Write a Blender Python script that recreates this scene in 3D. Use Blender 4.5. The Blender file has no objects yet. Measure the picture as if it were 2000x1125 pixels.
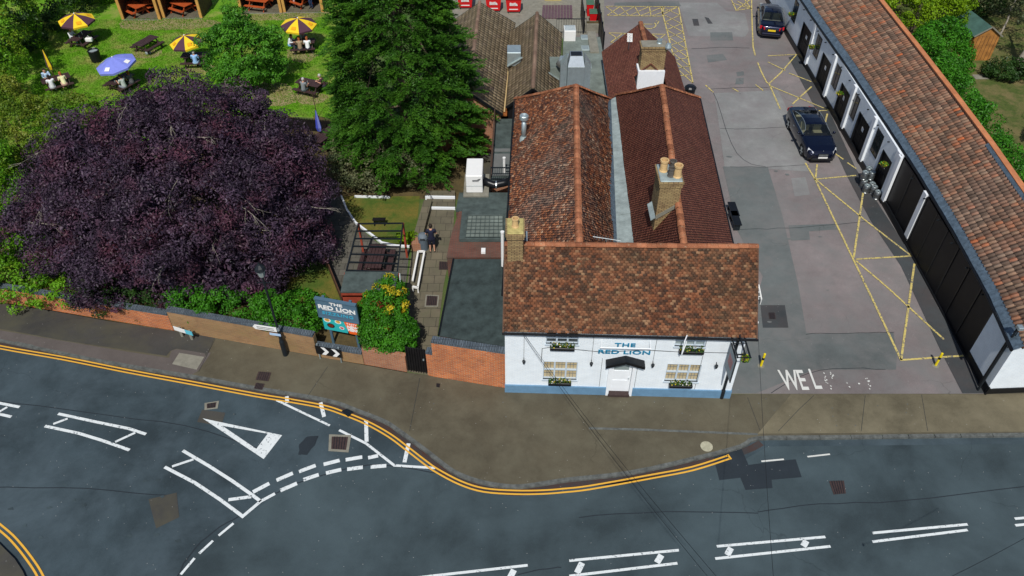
import bpy, bmesh, math, random
import numpy as np
from mathutils import Vector, Matrix, Quaternion
R = math.radians
random.seed(7); rng = np.random.default_rng(7)
C = bpy.context.scene.collection

# ------------------------------------------------------------------ camera, world, sun, exposure
CAM_H, PITCH, FPX = 26.0, R(43), 1500.0
cam = bpy.data.objects.new('camera', bpy.data.cameras.new('camera')); C.objects.link(cam)
cam.location = (0, 0, CAM_H); cam.rotation_euler = (R(90) - PITCH, 0, 0)
cam.data.sensor_width = 36; cam.data.lens = 36 * FPX / 2000; cam.data.clip_end = 2000; cam.data.clip_start = .5
bpy.context.scene.camera = cam
SUN_EL, SUN_AZ = R(53), R(187)            # azimuth from +Y clockwise: behind the camera, a little left
w = bpy.data.worlds.new("World"); bpy.context.scene.world = w; w.use_nodes = True
nt = w.node_tree; sky = nt.nodes.new('ShaderNodeTexSky'); sky.sky_type = 'NISHITA'; sky.sun_disc = False
sky.sun_elevation = SUN_EL; sky.sun_rotation = SUN_AZ
nt.links.new(sky.outputs[0], nt.nodes['Background'].inputs[0]); nt.nodes['Background'].inputs[1].default_value = .085
sl = bpy.data.lights.new('sun', 'SUN'); sl.energy = 3.7; sl.angle = R(.6); sl.color = (1, .965, .9)
so = bpy.data.objects.new('sun', sl); C.objects.link(so)
to_sun = Vector((math.sin(SUN_AZ) * math.cos(SUN_EL), math.cos(SUN_AZ) * math.cos(SUN_EL), math.sin(SUN_EL)))
so.rotation_euler = (-to_sun).to_track_quat('-Z', 'Y').to_euler(); so.location = (0, 0, 60)
vs = bpy.context.scene.view_settings; vs.view_transform = 'Standard'; vs.look = 'None'; vs.gamma = 1; vs.exposure = 0

# ------------------------------------------------------------------ survey: where a bearing from the drone meets a level
cp, sp_ = math.cos(PITCH), math.sin(PITCH)
def G(px, py, z=0.0):
    u = (px - 1000) / FPX; v = (562.5 - py) / FPX
    dy = cp + v * sp_; dz = -sp_ + v * cp; t = (z - CAM_H) / dz
    return Vector((u * t, dy * t, z))
def PJ(p):
    zz = p[2] - CAM_H; dep = p[1] * cp - zz * sp_; up = p[1] * sp_ + zz * cp
    return 1000 + FPX * p[0] / dep, 562.5 - FPX * up / dep
def HG(px, py, ty):
    g = G(px, py); lo, hi = 0, 25
    for _ in range(40):
        m = (lo + hi) / 2
        if PJ((g.x, g.y, m))[1] > ty: lo = m
        else: hi = m
    return lo
def L(a, b, t): return a + (b - a) * t

# ------------------------------------------------------------------ object helpers
ORG = {}
def tag(o, label=None, cat=None, group=None, kind=None):
    if label: o['label'] = label
    if cat: o['category'] = cat
    if group: o['group'] = group
    if kind: o['kind'] = kind
    return o
def thing(name, label, cat, loc=(0, 0, 0), group=None, world=True):
    o = bpy.data.objects.new(name, None); C.objects.link(o); o.location = loc
    ORG[o.name] = Vector(loc) if world else Vector((0, 0, 0))
    o.empty_display_size = .3
    return tag(o, label, cat, group)
def kids(o): return [c for c in C.objects if c.parent == o]
def copy_tree(o, parent=None):
    c = o.copy(); C.objects.link(c); c.parent = parent
    for ch in kids(o): copy_tree(ch, c)
    return c
def autouv(me):
    uvl = me.uv_layers.new(name='UVMap'); n = len(me.loops)
    co = np.empty(len(me.vertices) * 3); me.vertices.foreach_get('co', co); co = co.reshape(-1, 3)
    vi = np.empty(n, dtype=np.int32); me.loops.foreach_get('vertex_index', vi)
    nf = len(me.polygons); nr = np.empty(nf * 3); me.polygons.foreach_get('normal', nr); nr = nr.reshape(-1, 3)
    ls = np.empty(nf, dtype=np.int32); me.polygons.foreach_get('loop_total', ls)
    N = np.repeat(nr, ls, axis=0)
    T = np.stack([-N[:, 1], N[:, 0], np.zeros(n)], 1); l = np.linalg.norm(T, axis=1)
    flat = l < .05; T[flat] = (1, 0, 0); l[flat] = 1; T /= l[:, None]
    B = np.cross(N, T); P = co[vi]
    uv = np.stack([(P * T).sum(1), (P * B).sum(1)], 1)
    uvl.data.foreach_set('uv', uv.ravel())
class MB:
    def __init__(s): s.v = []; s.f = []
    def add(s, vs, fs):
        k = len(s.v); s.v += [tuple(p) for p in vs]; s.f += [[i + k for i in f] for f in fs]; return s
    def poly(s, pts): return s.add(pts, [list(range(len(pts)))])
    def box(s, x0, x1, y0, y1, z0, z1):
        return s.add([(x, y, z) for z in (z0, z1) for y in (y0, y1) for x in (x0, x1)],
                     [[0, 2, 3, 1], [4, 5, 7, 6], [0, 1, 5, 4], [2, 6, 7, 3], [0, 4, 6, 2], [1, 3, 7, 5]])
    def bar(s, a, b, wd, ht, up=(0, 0, 1)):      # square bar from a to b
        a, b = Vector(a), Vector(b); d = (b - a).normalized(); up = Vector(up)
        if abs(d.dot(up)) > .99: up = Vector((1, 0, 0))
        t = d.cross(up).normalized() * wd / 2; n = t.cross(d).normalized() * ht / 2
        vs = [a - t - n, a + t - n, a + t + n, a - t + n, b - t - n, b + t - n, b + t + n, b - t + n]
        return s.add(vs, [[0, 1, 2, 3], [7, 6, 5, 4], [0, 4, 5, 1], [1, 5, 6, 2], [2, 6, 7, 3], [3, 7, 4, 0]])
    def prism(s, base, h):                        # base: list of 3D points, h: up vector or height
        h = Vector((0, 0, h)) if not isinstance(h, Vector) else h
        n = len(base); vs = [Vector(p) for p in base]; vs += [p + h for p in vs[:n]]
        return s.add(vs, [list(range(n))[::-1], list(range(n, 2 * n))] + [[i, (i + 1) % n, n + (i + 1) % n, n + i] for i in range(n)])
    def slab(s, top, th):                         # a thick sheet below given (possibly sloping) corners
        return s.prism([Vector(p) - Vector((0, 0, th)) for p in top], th)
    def tube(s, path, r, n=8, cap=True):
        path = [Vector(p) for p in path]; rs = r if isinstance(r, (list, tuple)) else [r] * len(path)
        k = len(s.v); ref = Vector((0, 0, 1))
        for i, p in enumerate(path):
            d = (path[min(i + 1, len(path) - 1)] - path[max(i - 1, 0)]).normalized()
            rf = ref if abs(d.dot(ref)) < .95 else Vector((1, 0, 0))
            t = d.cross(rf).normalized(); b = d.cross(t)
            for j in range(n):
                a = 2 * math.pi * j / n; s.v.append(tuple(p + (t * math.cos(a) + b * math.sin(a)) * rs[i]))
        for i in range(len(path) - 1):
            for j in range(n):
                s.f.append([k + i * n + j, k + i * n + (j + 1) % n, k + (i + 1) * n + (j + 1) % n, k + (i + 1) * n + j])
        if cap:
            s.f.append([k + j for j in range(n)][::-1]); s.f.append([k + (len(path) - 1) * n + j for j in range(n)])
        return s
    def lathe(s, c, prof, n=16, sx=1, sy=1):      # prof: (r, z)
        k = len(s.v); m = len(prof)
        for r, z in prof:
            for j in range(n):
                a = 2 * math.pi * j / n; s.v.append((c[0] + r * math.cos(a) * sx, c[1] + r * math.sin(a) * sy, c[2] + z))
        for i in range(m - 1):
            for j in range(n): s.f.append([k + i * n + j, k + i * n + (j + 1) % n, k + (i + 1) * n + (j + 1) % n, k + (i + 1) * n + j])
        if prof[0][0] > 1e-4: s.f.append([k + j for j in range(n)][::-1])
        if prof[-1][0] > 1e-4: s.f.append([k + (m - 1) * n + j for j in range(n)])
        return s
    def ball(s, c, r, n=10, m=6):
        return s.lathe(c, [(max(1e-5, math.sin(math.pi * i / m)) * r, -math.cos(math.pi * i / m) * r) for i in range(m + 1)], n)
    def build(s, name, mat, parent=None, smooth=False, bevel=0, org=None):
        me = bpy.data.meshes.new(name)
        o3 = ORG.get(parent.name, Vector((0, 0, 0))) if parent else (Vector(org) if org else Vector((0, 0, 0)))
        me.from_pydata([(p[0] - o3[0], p[1] - o3[1], p[2] - o3[2]) for p in s.v], [], s.f)
        bm = bmesh.new(); bm.from_mesh(me)
        if bevel:
            bmesh.ops.remove_doubles(bm, verts=bm.verts, dist=1e-5)
        bmesh.ops.recalc_face_normals(bm, faces=bm.faces)
        if bevel: bmesh.ops.bevel(bm, geom=[e for e in bm.edges if e.is_manifold and e.calc_face_angle(0) > .5], offset=bevel, segments=1, affect='EDGES')
        bm.to_mesh(me); bm.free()
        return link(name, me, mat, parent, smooth, o3 if parent is None else None)
def link(name, me, mat, parent=None, smooth=False, loc=None):
    if not me.uv_layers: autouv(me)
    for m in (mat if isinstance(mat, list) else [mat]): me.materials.append(m)
    if smooth: me.polygons.foreach_set('use_smooth', [True] * len(me.polygons))
    ob = bpy.data.objects.new(name, me); C.objects.link(ob)
    if parent: ob.parent = parent; ORG[ob.name] = ORG.get(parent.name, Vector((0, 0, 0)))
    elif loc is not None: ob.location = loc
    return ob
def struct(name, mb, mat, **k): return tag(mb.build(name, mat, **k), kind='structure')
def fast_mesh(name, V, F4, attrs={}):           # numpy quads
    me = bpy.data.meshes.new(name); nv, nf = len(V), len(F4)
    me.vertices.add(nv); me.vertices.foreach_set('co', np.asarray(V, dtype=np.float32).ravel())
    me.loops.add(nf * 4); me.loops.foreach_set('vertex_index', np.asarray(F4, dtype=np.int32).ravel())
    me.polygons.add(nf); me.polygons.foreach_set('loop_start', np.arange(nf, dtype=np.int32) * 4)
    try: me.polygons.foreach_set('loop_total', np.full(nf, 4, dtype=np.int32))
    except Exception: pass
    me.update(calc_edges=True)
    for k, a in attrs.items():
        at = me.attributes.new(k, 'FLOAT', 'POINT'); at.data.foreach_set('value', np.asarray(a, dtype=np.float32))
    return me
def text_part(name, s, size, mat, parent, origin, ux, uy, ext=.008, sx=1.0, align='CENTER', bold=0.0, sp=1.0):
    cu = bpy.data.curves.new(name, 'FONT'); cu.body = s; cu.size = size; cu.extrude = ext; cu.align_x = align; cu.align_y = 'CENTER'; cu.offset = bold
    cu.space_character = sp; cu.resolution_u = 3
    t = bpy.data.objects.new(name, cu); C.objects.link(t); dg = bpy.context.evaluated_depsgraph_get()
    me = bpy.data.meshes.new_from_object(t.evaluated_get(dg)); bpy.data.objects.remove(t); me.name = name
    ux, uy = Vector(ux).normalized(), Vector(uy).normalized(); uz = ux.cross(uy)
    o3 = ORG.get(parent.name, Vector((0, 0, 0))) if parent else Vector((0, 0, 0))
    M4 = Matrix(((ux.x * sx, uy.x, uz.x, origin[0] - o3[0]), (ux.y * sx, uy.y, uz.y, origin[1] - o3[1]), (ux.z * sx, uy.z, uz.z, origin[2] - o3[2]), (0, 0, 0, 1)))
    me.transform(M4); me.materials.clear()
    for u in list(me.uv_layers): me.uv_layers.remove(u)
    return link(name, me, mat, parent)

# ------------------------------------------------------------------ materials
class NT:
    def __init__(s, name):
        s.m = bpy.data.materials.new(name); s.m.use_nodes = True; s.t = s.m.node_tree; s.b = s.t.nodes['Principled BSDF']
        s.b.inputs['Specular IOR Level'].default_value = .25
    def n(s, typ, **k):
        o = s.t.nodes.new('ShaderNode' + typ)
        for a, b in k.items(): setattr(o, a, b)
        return o
    def l(s, a, b): s.t.links.new(a, b)
    def set(s, inp, v):
        if hasattr(v, 'is_output') or hasattr(v, 'links'): s.l(v, inp)
        else: inp.default_value = v
    def coord(s, kind='Object'):
        if kind == 'UV': return s.n('TexCoord').outputs['UV']
        return s.n('TexCoord').outputs['Object'] if kind == 'Object' else s.n('NewGeometry').outputs['Position']
    def noise(s, scale, detail=4, rough=.6, co=None, dist=0):
        o = s.n('TexNoise'); o.inputs['Scale'].default_value = scale; o.inputs['Detail'].default_value = detail
        o.inputs['Roughness'].default_value = rough; o.inputs['Distortion'].default_value = dist
        s.l(co if co is not None else s.coord('Geo'), o.inputs['Vector']); return o.outputs['Fac']
    def ramp(s, fac, stops, interp='LINEAR'):
        o = s.n('ValToRGB'); cr = o.color_ramp; cr.interpolation = interp
        while len(cr.elements) < len(stops): cr.elements.new(.5)
        for e, (p, c) in zip(cr.elements, stops):
            e.position = p; e.color = (*c, 1) if not isinstance(c, (int, float)) else (c, c, c, 1)
        s.l(fac, o.inputs['Fac']); return o.outputs['Color']
    def mix(s, f, a, b, mode='MIX'):
        o = s.n('Mix', data_type='RGBA', blend_type=mode)
        s.set(o.inputs[0], f); 
        for i, v in ((6, a), (7, b)):
            if isinstance(v, tuple): v = (*v[:3], 1)
            s.set(o.inputs[i], v)
        return o.outputs[2]
    def math(s, op, a, b=0.0):
        o = s.n('Math', operation=op); s.set(o.inputs[0], a); s.set(o.inputs[1], b); return o.outputs[0]
    def bump(s, h, strength=.4, dist=.02):
        o = s.n('Bump'); o.inputs['Strength'].default_value = strength; o.inputs['Distance'].default_value = dist
        s.l(h, o.inputs['Height']); s.l(o.outputs[0], s.b.inputs['Normal']); return o
    def out(s, col, rough=.85, **k):
        s.set(s.b.inputs['Base Color'], (*col, 1) if isinstance(col, tuple) else col); s.set(s.b.inputs['Roughness'], rough)
        for a, v in k.items(): s.b.inputs[a.replace('_', ' ')].default_value = v
        return s.m
def plain(name, c, rough=.6, var=.12, scale=6, metal=0, spec=.3, bump=0):
    t = NT(name); f = t.noise(scale, 5, .65)
    lo = tuple(x * (1 - var) for x in c); hi = tuple(min(1, x * (1 + var)) for x in c)
    col = t.ramp(f, [(.25, lo), (.75, hi)])
    if bump: t.bump(t.noise(scale * 6, 4), bump)
    t.b.inputs['Metallic'].default_value = metal; t.b.inputs['Specular IOR Level'].default_value = spec
    return t.out(col, rough)
def asphalt(name, base, blotch=.35, speck=.5, tint=None, cracks=True, tint_s=.35):
    t = NT(name); co = t.coord('Geo')
    big = t.ramp(t.noise(.16, 4, .6, co, .1), [(.3, 1 - blotch), (.7, 1 + blotch * .6)])
    mid = t.ramp(t.noise(1.3, 6, .7, co), [(.25, .84), (.75, 1.14)])
    fine = t.ramp(t.noise(55, 3, .8, co), [(.25, 1 - speck * .6), (.75, 1 + speck * .6)])
    col = t.mix(1.0, base, big, 'MULTIPLY'); col = t.mix(1.0, col, mid, 'MULTIPLY'); col = t.mix(1.0, col, fine, 'MULTIPLY')
    if tint: col = t.mix(t.ramp(t.noise(tint_s, 6, .7, co, .2), [(.42, 0.0), (.7, .8)]), col, tint)
    if cracks:
        v = t.n('TexVoronoi', feature='DISTANCE_TO_EDGE'); v.inputs['Scale'].default_value = .22
        cc = t.n('VectorMath', operation='ADD'); nz = t.n('TexNoise'); nz.inputs['Scale'].default_value = .8; nz.inputs['Detail'].default_value = 6
        t.l(co, nz.inputs['Vector']); t.l(co, cc.inputs[0]); t.l(nz.outputs['Color'], cc.inputs[1]); t.l(cc.outputs[0], v.inputs['Vector'])
        k = t.ramp(v.outputs['Distance'], [(0.0, .72), (.004, 1.0)]); m = t.ramp(t.noise(.3, 2, .5, co), [(.54, 0.0), (.6, 1.0)])
        col = t.mix(m, col, t.mix(1.0, col, k, 'MULTIPLY'))
    wv = t.n('TexVoronoi'); wv.inputs['Scale'].default_value = 3.2; t.l(co, wv.inputs['Vector'])
    sp = t.math('LESS_THAN', wv.outputs['Distance'], .045); col = t.mix(t.math('MULTIPLY', sp, .5), col, (.5, .5, .48))
    t.bump(t.noise(70, 3, .8, co), .5, .006)
    return t.out(col, .82)
def brick(name, c1, c2, mortar, bw=.225, bh=.075, stain=None, rough=.85, var=.28):
    t = NT(name); b = t.n('TexBrick'); t.l(t.coord('UV'), b.inputs['Vector'])
    b.inputs['Color1'].default_value = (*c1, 1); b.inputs['Color2'].default_value = (*c2, 1); b.inputs['Mortar'].default_value = (*mortar, 1)
    b.inputs['Scale'].default_value = 1; b.inputs['Brick Width'].default_value = bw; b.inputs['Row Height'].default_value = bh
    b.inputs['Mortar Size'].default_value = .012; b.inputs['Mortar Smooth'].default_value = .2; b.inputs['Bias'].default_value = -.1
    col = b.outputs['Color']; col = t.mix(1.0, col, t.ramp(t.noise(2.2, 5), [(.25, 1 - var), (.75, 1 + var * .8)]), 'MULTIPLY')
    if stain: col = t.mix(t.ramp(t.noise(1.1, 6, .7), [(.45, 0.0), (.7, .75)]), col, stain)
    inv = t.math('SUBTRACT', 1.0, b.outputs['Fac']); t.bump(inv, .6, .012)
    return t.out(col, rough)
def paint(name, c, under, wear=.5, rough=.6, lo=.5):
    t = NT(name); f = t.noise(9, 8, .75)
    m = t.ramp(f, [(lo - .04 + (1 - wear) * .22, 0.0), (lo + .02 + (1 - wear) * .22, 1.0)])
    col = t.mix(t.ramp(t.noise(2, 4), [(.3, 0.0), (.8, .35)]), c, tuple(x * .7 for x in c))
    return t.out(t.mix(t.math('MULTIPLY', m, min(1, wear * 1.3)), col, under), rough)
def tiles(name, stops, lichen=None, moss=None, moss_amt=.55, rough=.85, spec=.2, lich_amt=.6, dirt=.35, weather=None, w_s=.32, w_lo=.44, w_amt=.7):
    t = NT(name); a = t.n('Attribute'); a.attribute_name = 'rv'
    col = t.ramp(a.outputs['Fac'], stops)
    col = t.mix(1.0, col, t.ramp(t.noise(1.1, 5, .7), [(.28, 1 - dirt), (.72, 1 + dirt)]), 'MULTIPLY')
    col = t.mix(1.0, col, t.ramp(t.noise(28, 4, .7), [(.3, .75), (.7, 1.25)]), 'MULTIPLY')
    if weather: col = t.mix(t.math('MULTIPLY', t.ramp(t.noise(w_s, 8, .78), [(w_lo, 0.0), (w_lo + .16, 1.0)]), w_amt), col, t.mix(1.0, weather, t.ramp(a.outputs['Fac'], [(0, .55), (1, 1.5)]), 'MULTIPLY'))
    if moss: col = t.mix(t.ramp(t.noise(.9, 8, .8), [(moss_amt, 0.0), (moss_amt + .12, .8)]), col, moss)
    if lichen: col = t.mix(t.ramp(t.noise(7, 6, .8), [(lich_amt, 0.0), (lich_amt + .08, .75)]), col, lichen)
    t.bump(t.noise(40, 4), .35, .01); t.b.inputs['Specular IOR Level'].default_value = spec
    return t.out(col, rough)
def leafmat(name, dark, light, hue2=None, trans=.25, scale=.5, hamt=.55, rough=.5):
    t = NT(name); a = t.n('Attribute'); a.attribute_name = 'rv'
    col = t.mix(a.outputs['Fac'], dark, light)
    if hue2: col = t.mix(t.ramp(t.noise(scale, 4, .6), [(hamt - .1, 0.0), (hamt + .1, .85)]), col, hue2)
    t.b.inputs['Specular IOR Level'].default_value = .25
    t.out(col, rough)
    tr = t.n('BsdfTranslucent'); t.l(col, tr.inputs['Color']); mx = t.n('MixShader'); mx.inputs[0].default_value = trans
    o = t.t.nodes['Material Output']; t.l(t.b.outputs[0], mx.inputs[1]); t.l(tr.outputs[0], mx.inputs[2]); t.l(mx.outputs[0], o.inputs[0])
    return t.m
def grassmat(name, a, b, dry, dry_lo=.55, s=.45):
    t = NT(name); co = t.coord('Geo')
    col = t.ramp(t.noise(3.5, 6, .75, co), [(.3, a), (.7, b)])
    col = t.mix(t.ramp(t.noise(s, 7, .72, co, .15), [(dry_lo - .08, 0.0), (dry_lo + .12, .9)]), col, dry)
    col = t.mix(1.0, col, t.ramp(t.noise(38, 5, .85, co), [(.3, .55), (.7, 1.45)]), 'MULTIPLY')
    t.bump(t.noise(45, 4, .8, co), .8, .03)
    return t.out(col, .95)
def glassmat(name, c, rough=.08, alpha=1.0):
    t = NT(name); t.out(c, rough); t.b.inputs['Specular IOR Level'].default_value = .8
    if alpha < 1:
        tr = t.n('BsdfTransparent'); mx = t.n('MixShader'); mx.inputs[0].default_value = alpha
        o = t.t.nodes['Material Output']; t.l(tr.outputs[0], mx.inputs[1]); t.l(t.b.outputs[0], mx.inputs[2]); t.l(mx.outputs[0], o.inputs[0])
    return t.m

M = {}
M['road'] = asphalt('road_asphalt', (.040, .060, .071), .5, .5, (.080, .112, .132), tint_s=.22)
M['road2'] = asphalt('road_asphalt_new', (.045, .066, .075), .45, .5, (.070, .10, .112), tint_s=.16)
M['patch'] = asphalt('patch_asphalt', (.022, .03, .038), .1, .4, cracks=False)
M['gutterdirt'] = asphalt('channel_dirt', (.05, .045, .045), .4, .4, (.07, .026, .016), tint_s=1.3)
M['pave'] = asphalt('pavement_asphalt', (.092, .080, .053), .28, .5, (.13, .118, .08), tint_s=.6)
M['pave_dark'] = asphalt('pavement_dark', (.058, .056, .052), .25, .35, (.085, .08, .05))
M['pave_pink'] = asphalt('pavement_strip', (.115, .098, .09), .2, .3)
M['apron'] = asphalt('concrete_apron', (.135, .117, .075), .3, .45, (.20, .175, .115), tint_s=.5)
M['park'] = asphalt('car_park_asphalt', (.215, .186, .182), .3, .45, (.17, .172, .168), tint_s=.5)
M['park_light'] = asphalt('car_park_light', (.23, .232, .225), .3, .4, (.195, .18, .18), tint_s=.6)
M['park_blue'] = asphalt('car_park_blue', (.13, .145, .143), .3, .4, (.17, .165, .16), tint_s=.5)
M['park_dark'] = asphalt('car_park_dark', (.055, .062, .066), .3, .35, (.075, .062, .06))
M['kerb'] = plain('kerb_stone', (.105, .112, .105), .9, .55, 4, bump=.3)
M['concrete'] = plain('concrete', (.22, .21, .17), .9, .25, 3, bump=.3)
M['white_line'] = paint('white_road_paint', (.72, .76, .76), (.10, .12, .135), .8, lo=.56)
M['white_worn'] = paint('worn_white_paint', (.66, .66, .62), (.12, .12, .12), .6, lo=.58)
M['yellow_line'] = paint('yellow_road_paint', (.78, .42, .05), (.1, .08, .06), .35, lo=.62)
M['yellow_park'] = paint('yellow_parking_paint', (.62, .50, .16), (.15, .14, .13), .85, lo=.52)
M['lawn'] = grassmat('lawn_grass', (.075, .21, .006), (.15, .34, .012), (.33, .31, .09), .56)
M['lawn2'] = grassmat('dark_olive_grass', (.045, .09, .01), (.09, .13, .02), (.19, .14, .03), .5)  # darker, browner grass for the lower lawn and the dry patch
M['rough'] = grassmat('dry_grass', (.04, .07, .014), (.10, .13, .028), (.19, .15, .065), .5, .6)
M['worn'] = grassmat('worn_grass', (.17, .17, .04), (.27, .24, .09), (.34, .27, .15), .46, 1.2)
M['soil'] = grassmat('soil', (.05, .04, .02), (.10, .08, .035), (.14, .1, .04), .5)
M['ground'] = grassmat('ground_far', (.05, .1, .02), (.08, .14, .03), (.1, .12, .04), .5)
M['slabs'] = brick('paving_slabs', (.135, .12, .085), (.17, .145, .10), (.05, .045, .035), .6, .6, (.1, .1, .06))
M['slabs_grey'] = brick('grey_slabs', (.10, .095, .08), (.14, .13, .11), (.045, .04, .035), .45, .45, (.07, .07, .045))
M['brick_o'] = brick('orange_brick', (.68, .17, .035), (.40, .085, .03), (.46, .34, .22), stain=(.22, .08, .04))
M['brick_d'] = brick('dark_red_brick', (.16, .06, .04), (.20, .075, .05), (.10, .08, .07), stain=(.07, .07, .055))
M['brick_r'] = brick('red_brick', (.36, .12, .06), (.48, .18, .08), (.36, .28, .2), stain=(.24, .13, .08))
M['brick_t'] = brick('tan_brick', (.38, .20, .09), (.28, .15, .07), (.30, .23, .14), stain=(.20, .15, .06))
M['brick_y'] = brick('stock_brick', (.42, .30, .14), (.30, .20, .10), (.09, .06, .04), .21, .07, stain=(.32, .25, .12))
M['brick_k'] = brick('blue_brick_coping', (.085, .11, .135), (.13, .16, .19), (.05, .06, .07), .075, .4)
M['white'] = brick('white_painted_brick', (.84, .89, .92), (.80, .86, .90), (.75, .82, .88), .225, .075, rough=.7, var=.07)
M['frame'] = plain('pale_grey_blue_frame', (.50, .58, .65), .55, .05, 4)
M['white2'] = plain('white_paint', (.80, .83, .86), .55, .05, 4)
M['blue_plinth'] = plain('blue_plinth_paint', (.13, .25, .38), .6, .15, 4)
M['blue_text'] = plain('blue_lettering', (.01, .19, .33), .5, .1)
M['black'] = plain('black_paint', (.008, .009, .011), .35, .3, 5)
M['black_wood'] = plain('black_boards', (.010, .009, .010), .5, .4, 3)
M['iron'] = plain('black_iron', (.012, .016, .02), .4, .3, 8)
M['lead'] = plain('lead_flashing', (.10, .14, .18), .5, .5, 5, metal=.2, bump=.3)
M['lead_l'] = plain('pale_lead', (.30, .36, .36), .6, .35, 2.2, metal=.1, bump=.2)
M['flat'] = plain('felt_roof', (.060, .080, .076), .9, .45, 2.5, bump=.3)
M['flat_g'] = plain('grey_felt_roof', (.16, .19, .17), .9, .4, 1.2, bump=.2)
M['felt_teal'] = plain('green_mineral_felt', (.034, .049, .048), .9, .5, 2.2, bump=.3)
M['wood'] = plain('pine_wood', (.55, .30, .08), .6, .25, 3)
M['wood_o'] = plain('stained_orange_wood', (.42, .08, .02), .6, .25, 3)
M['wood_d'] = plain('dark_table_wood', (.055, .030, .030), .55, .35, 4)
M['wood_b'] = plain('brown_wood', (.10, .05, .03), .7, .3, 4)
M['wood_r'] = plain('red_stained_wood', (.30, .055, .03), .6, .25, 4)
M['steel'] = plain('brushed_steel', (.55, .60, .62), .35, .12, 6, metal=.8)
M['keg'] = plain('dull_keg_steel', (.20, .215, .22), .38, .35, 7, metal=.85)
M['galv'] = plain('galvanised_steel', (.42, .50, .52), .4, .15, 4, metal=.6)
M['red'] = plain('red_plastic', (.62, .012, .015), .4, .08)
M['green_lid'] = plain('green_plastic', (.07, .14, .09), .5, .2)
M['rust'] = plain('rusty_iron', (.075, .045, .032), .8, .3, 8)
M['bark'] = plain('bark', (.13, .10, .07), .9, .35, 6, bump=.4)
M['bark_pale'] = plain('pale_bark', (.30, .27, .22), .8, .3, 6)
M['clay'] = plain('clay_pot', (.62, .42, .20), .7, .25, 5)
M['soot'] = plain('sooty_clay', (.10, .09, .08), .9, .4, 6)
M['grey_sign'] = plain('blue_grey_board', (.075, .14, .20), .5, .08)
M['teal'] = plain('teal_print', (.03, .42, .42), .5, .03)
M['orange'] = plain('orange_print', (.80, .13, .02), .5, .03)
M['cyan_text'] = plain('cyan_lettering', (.05, .36, .52), .5, .03)
M['sgreen'] = plain('shed_roof_felt', (.055, .12, .10), .9, .25, 2)
M['glass'] = glassmat('window_glass', (.02, .028, .03), .06)
M['glass_c'] = glassmat('window_glass_curtained', (.50, .40, .23), .15)
M['glass_b'] = glassmat('window_glass_blind', (.25, .30, .30), .12)
M['plate_w'] = plain('white_plate', (.8, .8, .78), .4, .03)
M['tyre'] = plain('tyre_rubber', (.015, .015, .016), .8, .2)
t = NT('dark_blue_car_paint'); t.b.inputs['Metallic'].default_value = .5; t.b.inputs['Coat Weight'].default_value = 1; t.b.inputs['Coat Roughness'].default_value = .04
M['car'] = t.out((.0025, .005, .022), .22)
M['car_glass'] = glassmat('car_glass', (.01, .013, .015), .03, .5)
M['cream'] = plain('cream_leather', (.55, .55, .33), .6, .1)
M['red_lamp'] = plain('red_lamp_lens', (.55, .01, .02), .2, .05)
M['clear_lamp'] = plain('clear_lamp_lens', (.65, .68, .72), .15, .1)
M['yplate'] = plain('yellow_plate', (.80, .58, .02), .4, .03)
M['grate'] = plain('cast_iron', (.05, .032, .03), .7, .3, 10)
M['par_y'] = plain('yellow_canopy', (.85, .58, .02), .8, .06)
M['par_m'] = plain('maroon_canopy', (.085, .035, .055), .8, .08)
M['par_b'] = plain('blue_canopy', (.20, .24, .68), .8, .08)
M['par_bd'] = plain('deep_blue_canopy', (.05, .07, .45), .8, .08)
M['skin'] = plain('skin', (.55, .30, .20), .55, .05)
M['water'] = plain('pale_stone', (.35, .42, .45), .7, .2, 3)
roofA = tiles('mottled_clay_tiles', [(0, (.10, .05, .04)), (.3, (.21, .08, .045)), (.6, (.32, .11, .05)), (.85, (.42, .16, .07)), (1, (.48, .31, .2))], lichen=(.42, .34, .25), moss=(.085, .06, .035), moss_amt=.54, lich_amt=.60, weather=(.22, .18, .15), w_s=.45, w_lo=.47, w_amt=.7)
roofF = tiles('brown_clay_tiles', [(0, (.06, .035, .025)), (.3, (.12, .052, .03)), (.65, (.20, .072, .034)), (.86, (.25, .105, .052)), (1, (.30, .18, .10))], lichen=(.23, .17, .105), moss=(.042, .032, .022), moss_amt=.525, lich_amt=.585, dirt=.4, weather=(.13, .085, .048), w_lo=.45, w_amt=.5)
roofR = tiles('dark_red_tiles', [(0, (.155, .055, .040)), (.5, (.195, .070, .048)), (1, (.23, .088, .058))], moss=(.18, .08, .048), moss_amt=.55, dirt=.18)
roofB = tiles('brown_concrete_tiles', [(0, (.17, .125, .075)), (.6, (.23, .175, .105)), (.93, (.28, .215, .14)), (1, (.12, .08, .06))], lichen=(.24, .22, .09), lich_amt=.58, dirt=.25)
roofP = tiles('clay_pantiles', [(0, (.13, .085, .06)), (.3, (.19, .115, .08)), (.55, (.27, .125, .075)), (.8, (.29, .19, .125)), (.94, (.34, .14, .075)), (1, (.46, .13, .05))], lichen=(.14, .08, .05), lich_amt=.64, dirt=.25, weather=(.19, .14, .11), w_s=.25, w_lo=.46, w_amt=.6)
M['ridge'] = tiles('ridge_tiles', [(0, (.22, .08, .04)), (1, (.40, .16, .08))], lichen=(.35, .30, .2), lich_amt=.58)
M['ridge_b'] = tiles('ridge_tiles_brown', [(0, (.16, .10, .07)), (1, (.22, .15, .11))])
M['brick_c'] = brick('parapet_brick', (.62, .22, .09), (.5, .17, .07), (.5, .25, .12), .11, .22, stain=(.35, .12, .05))

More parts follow.
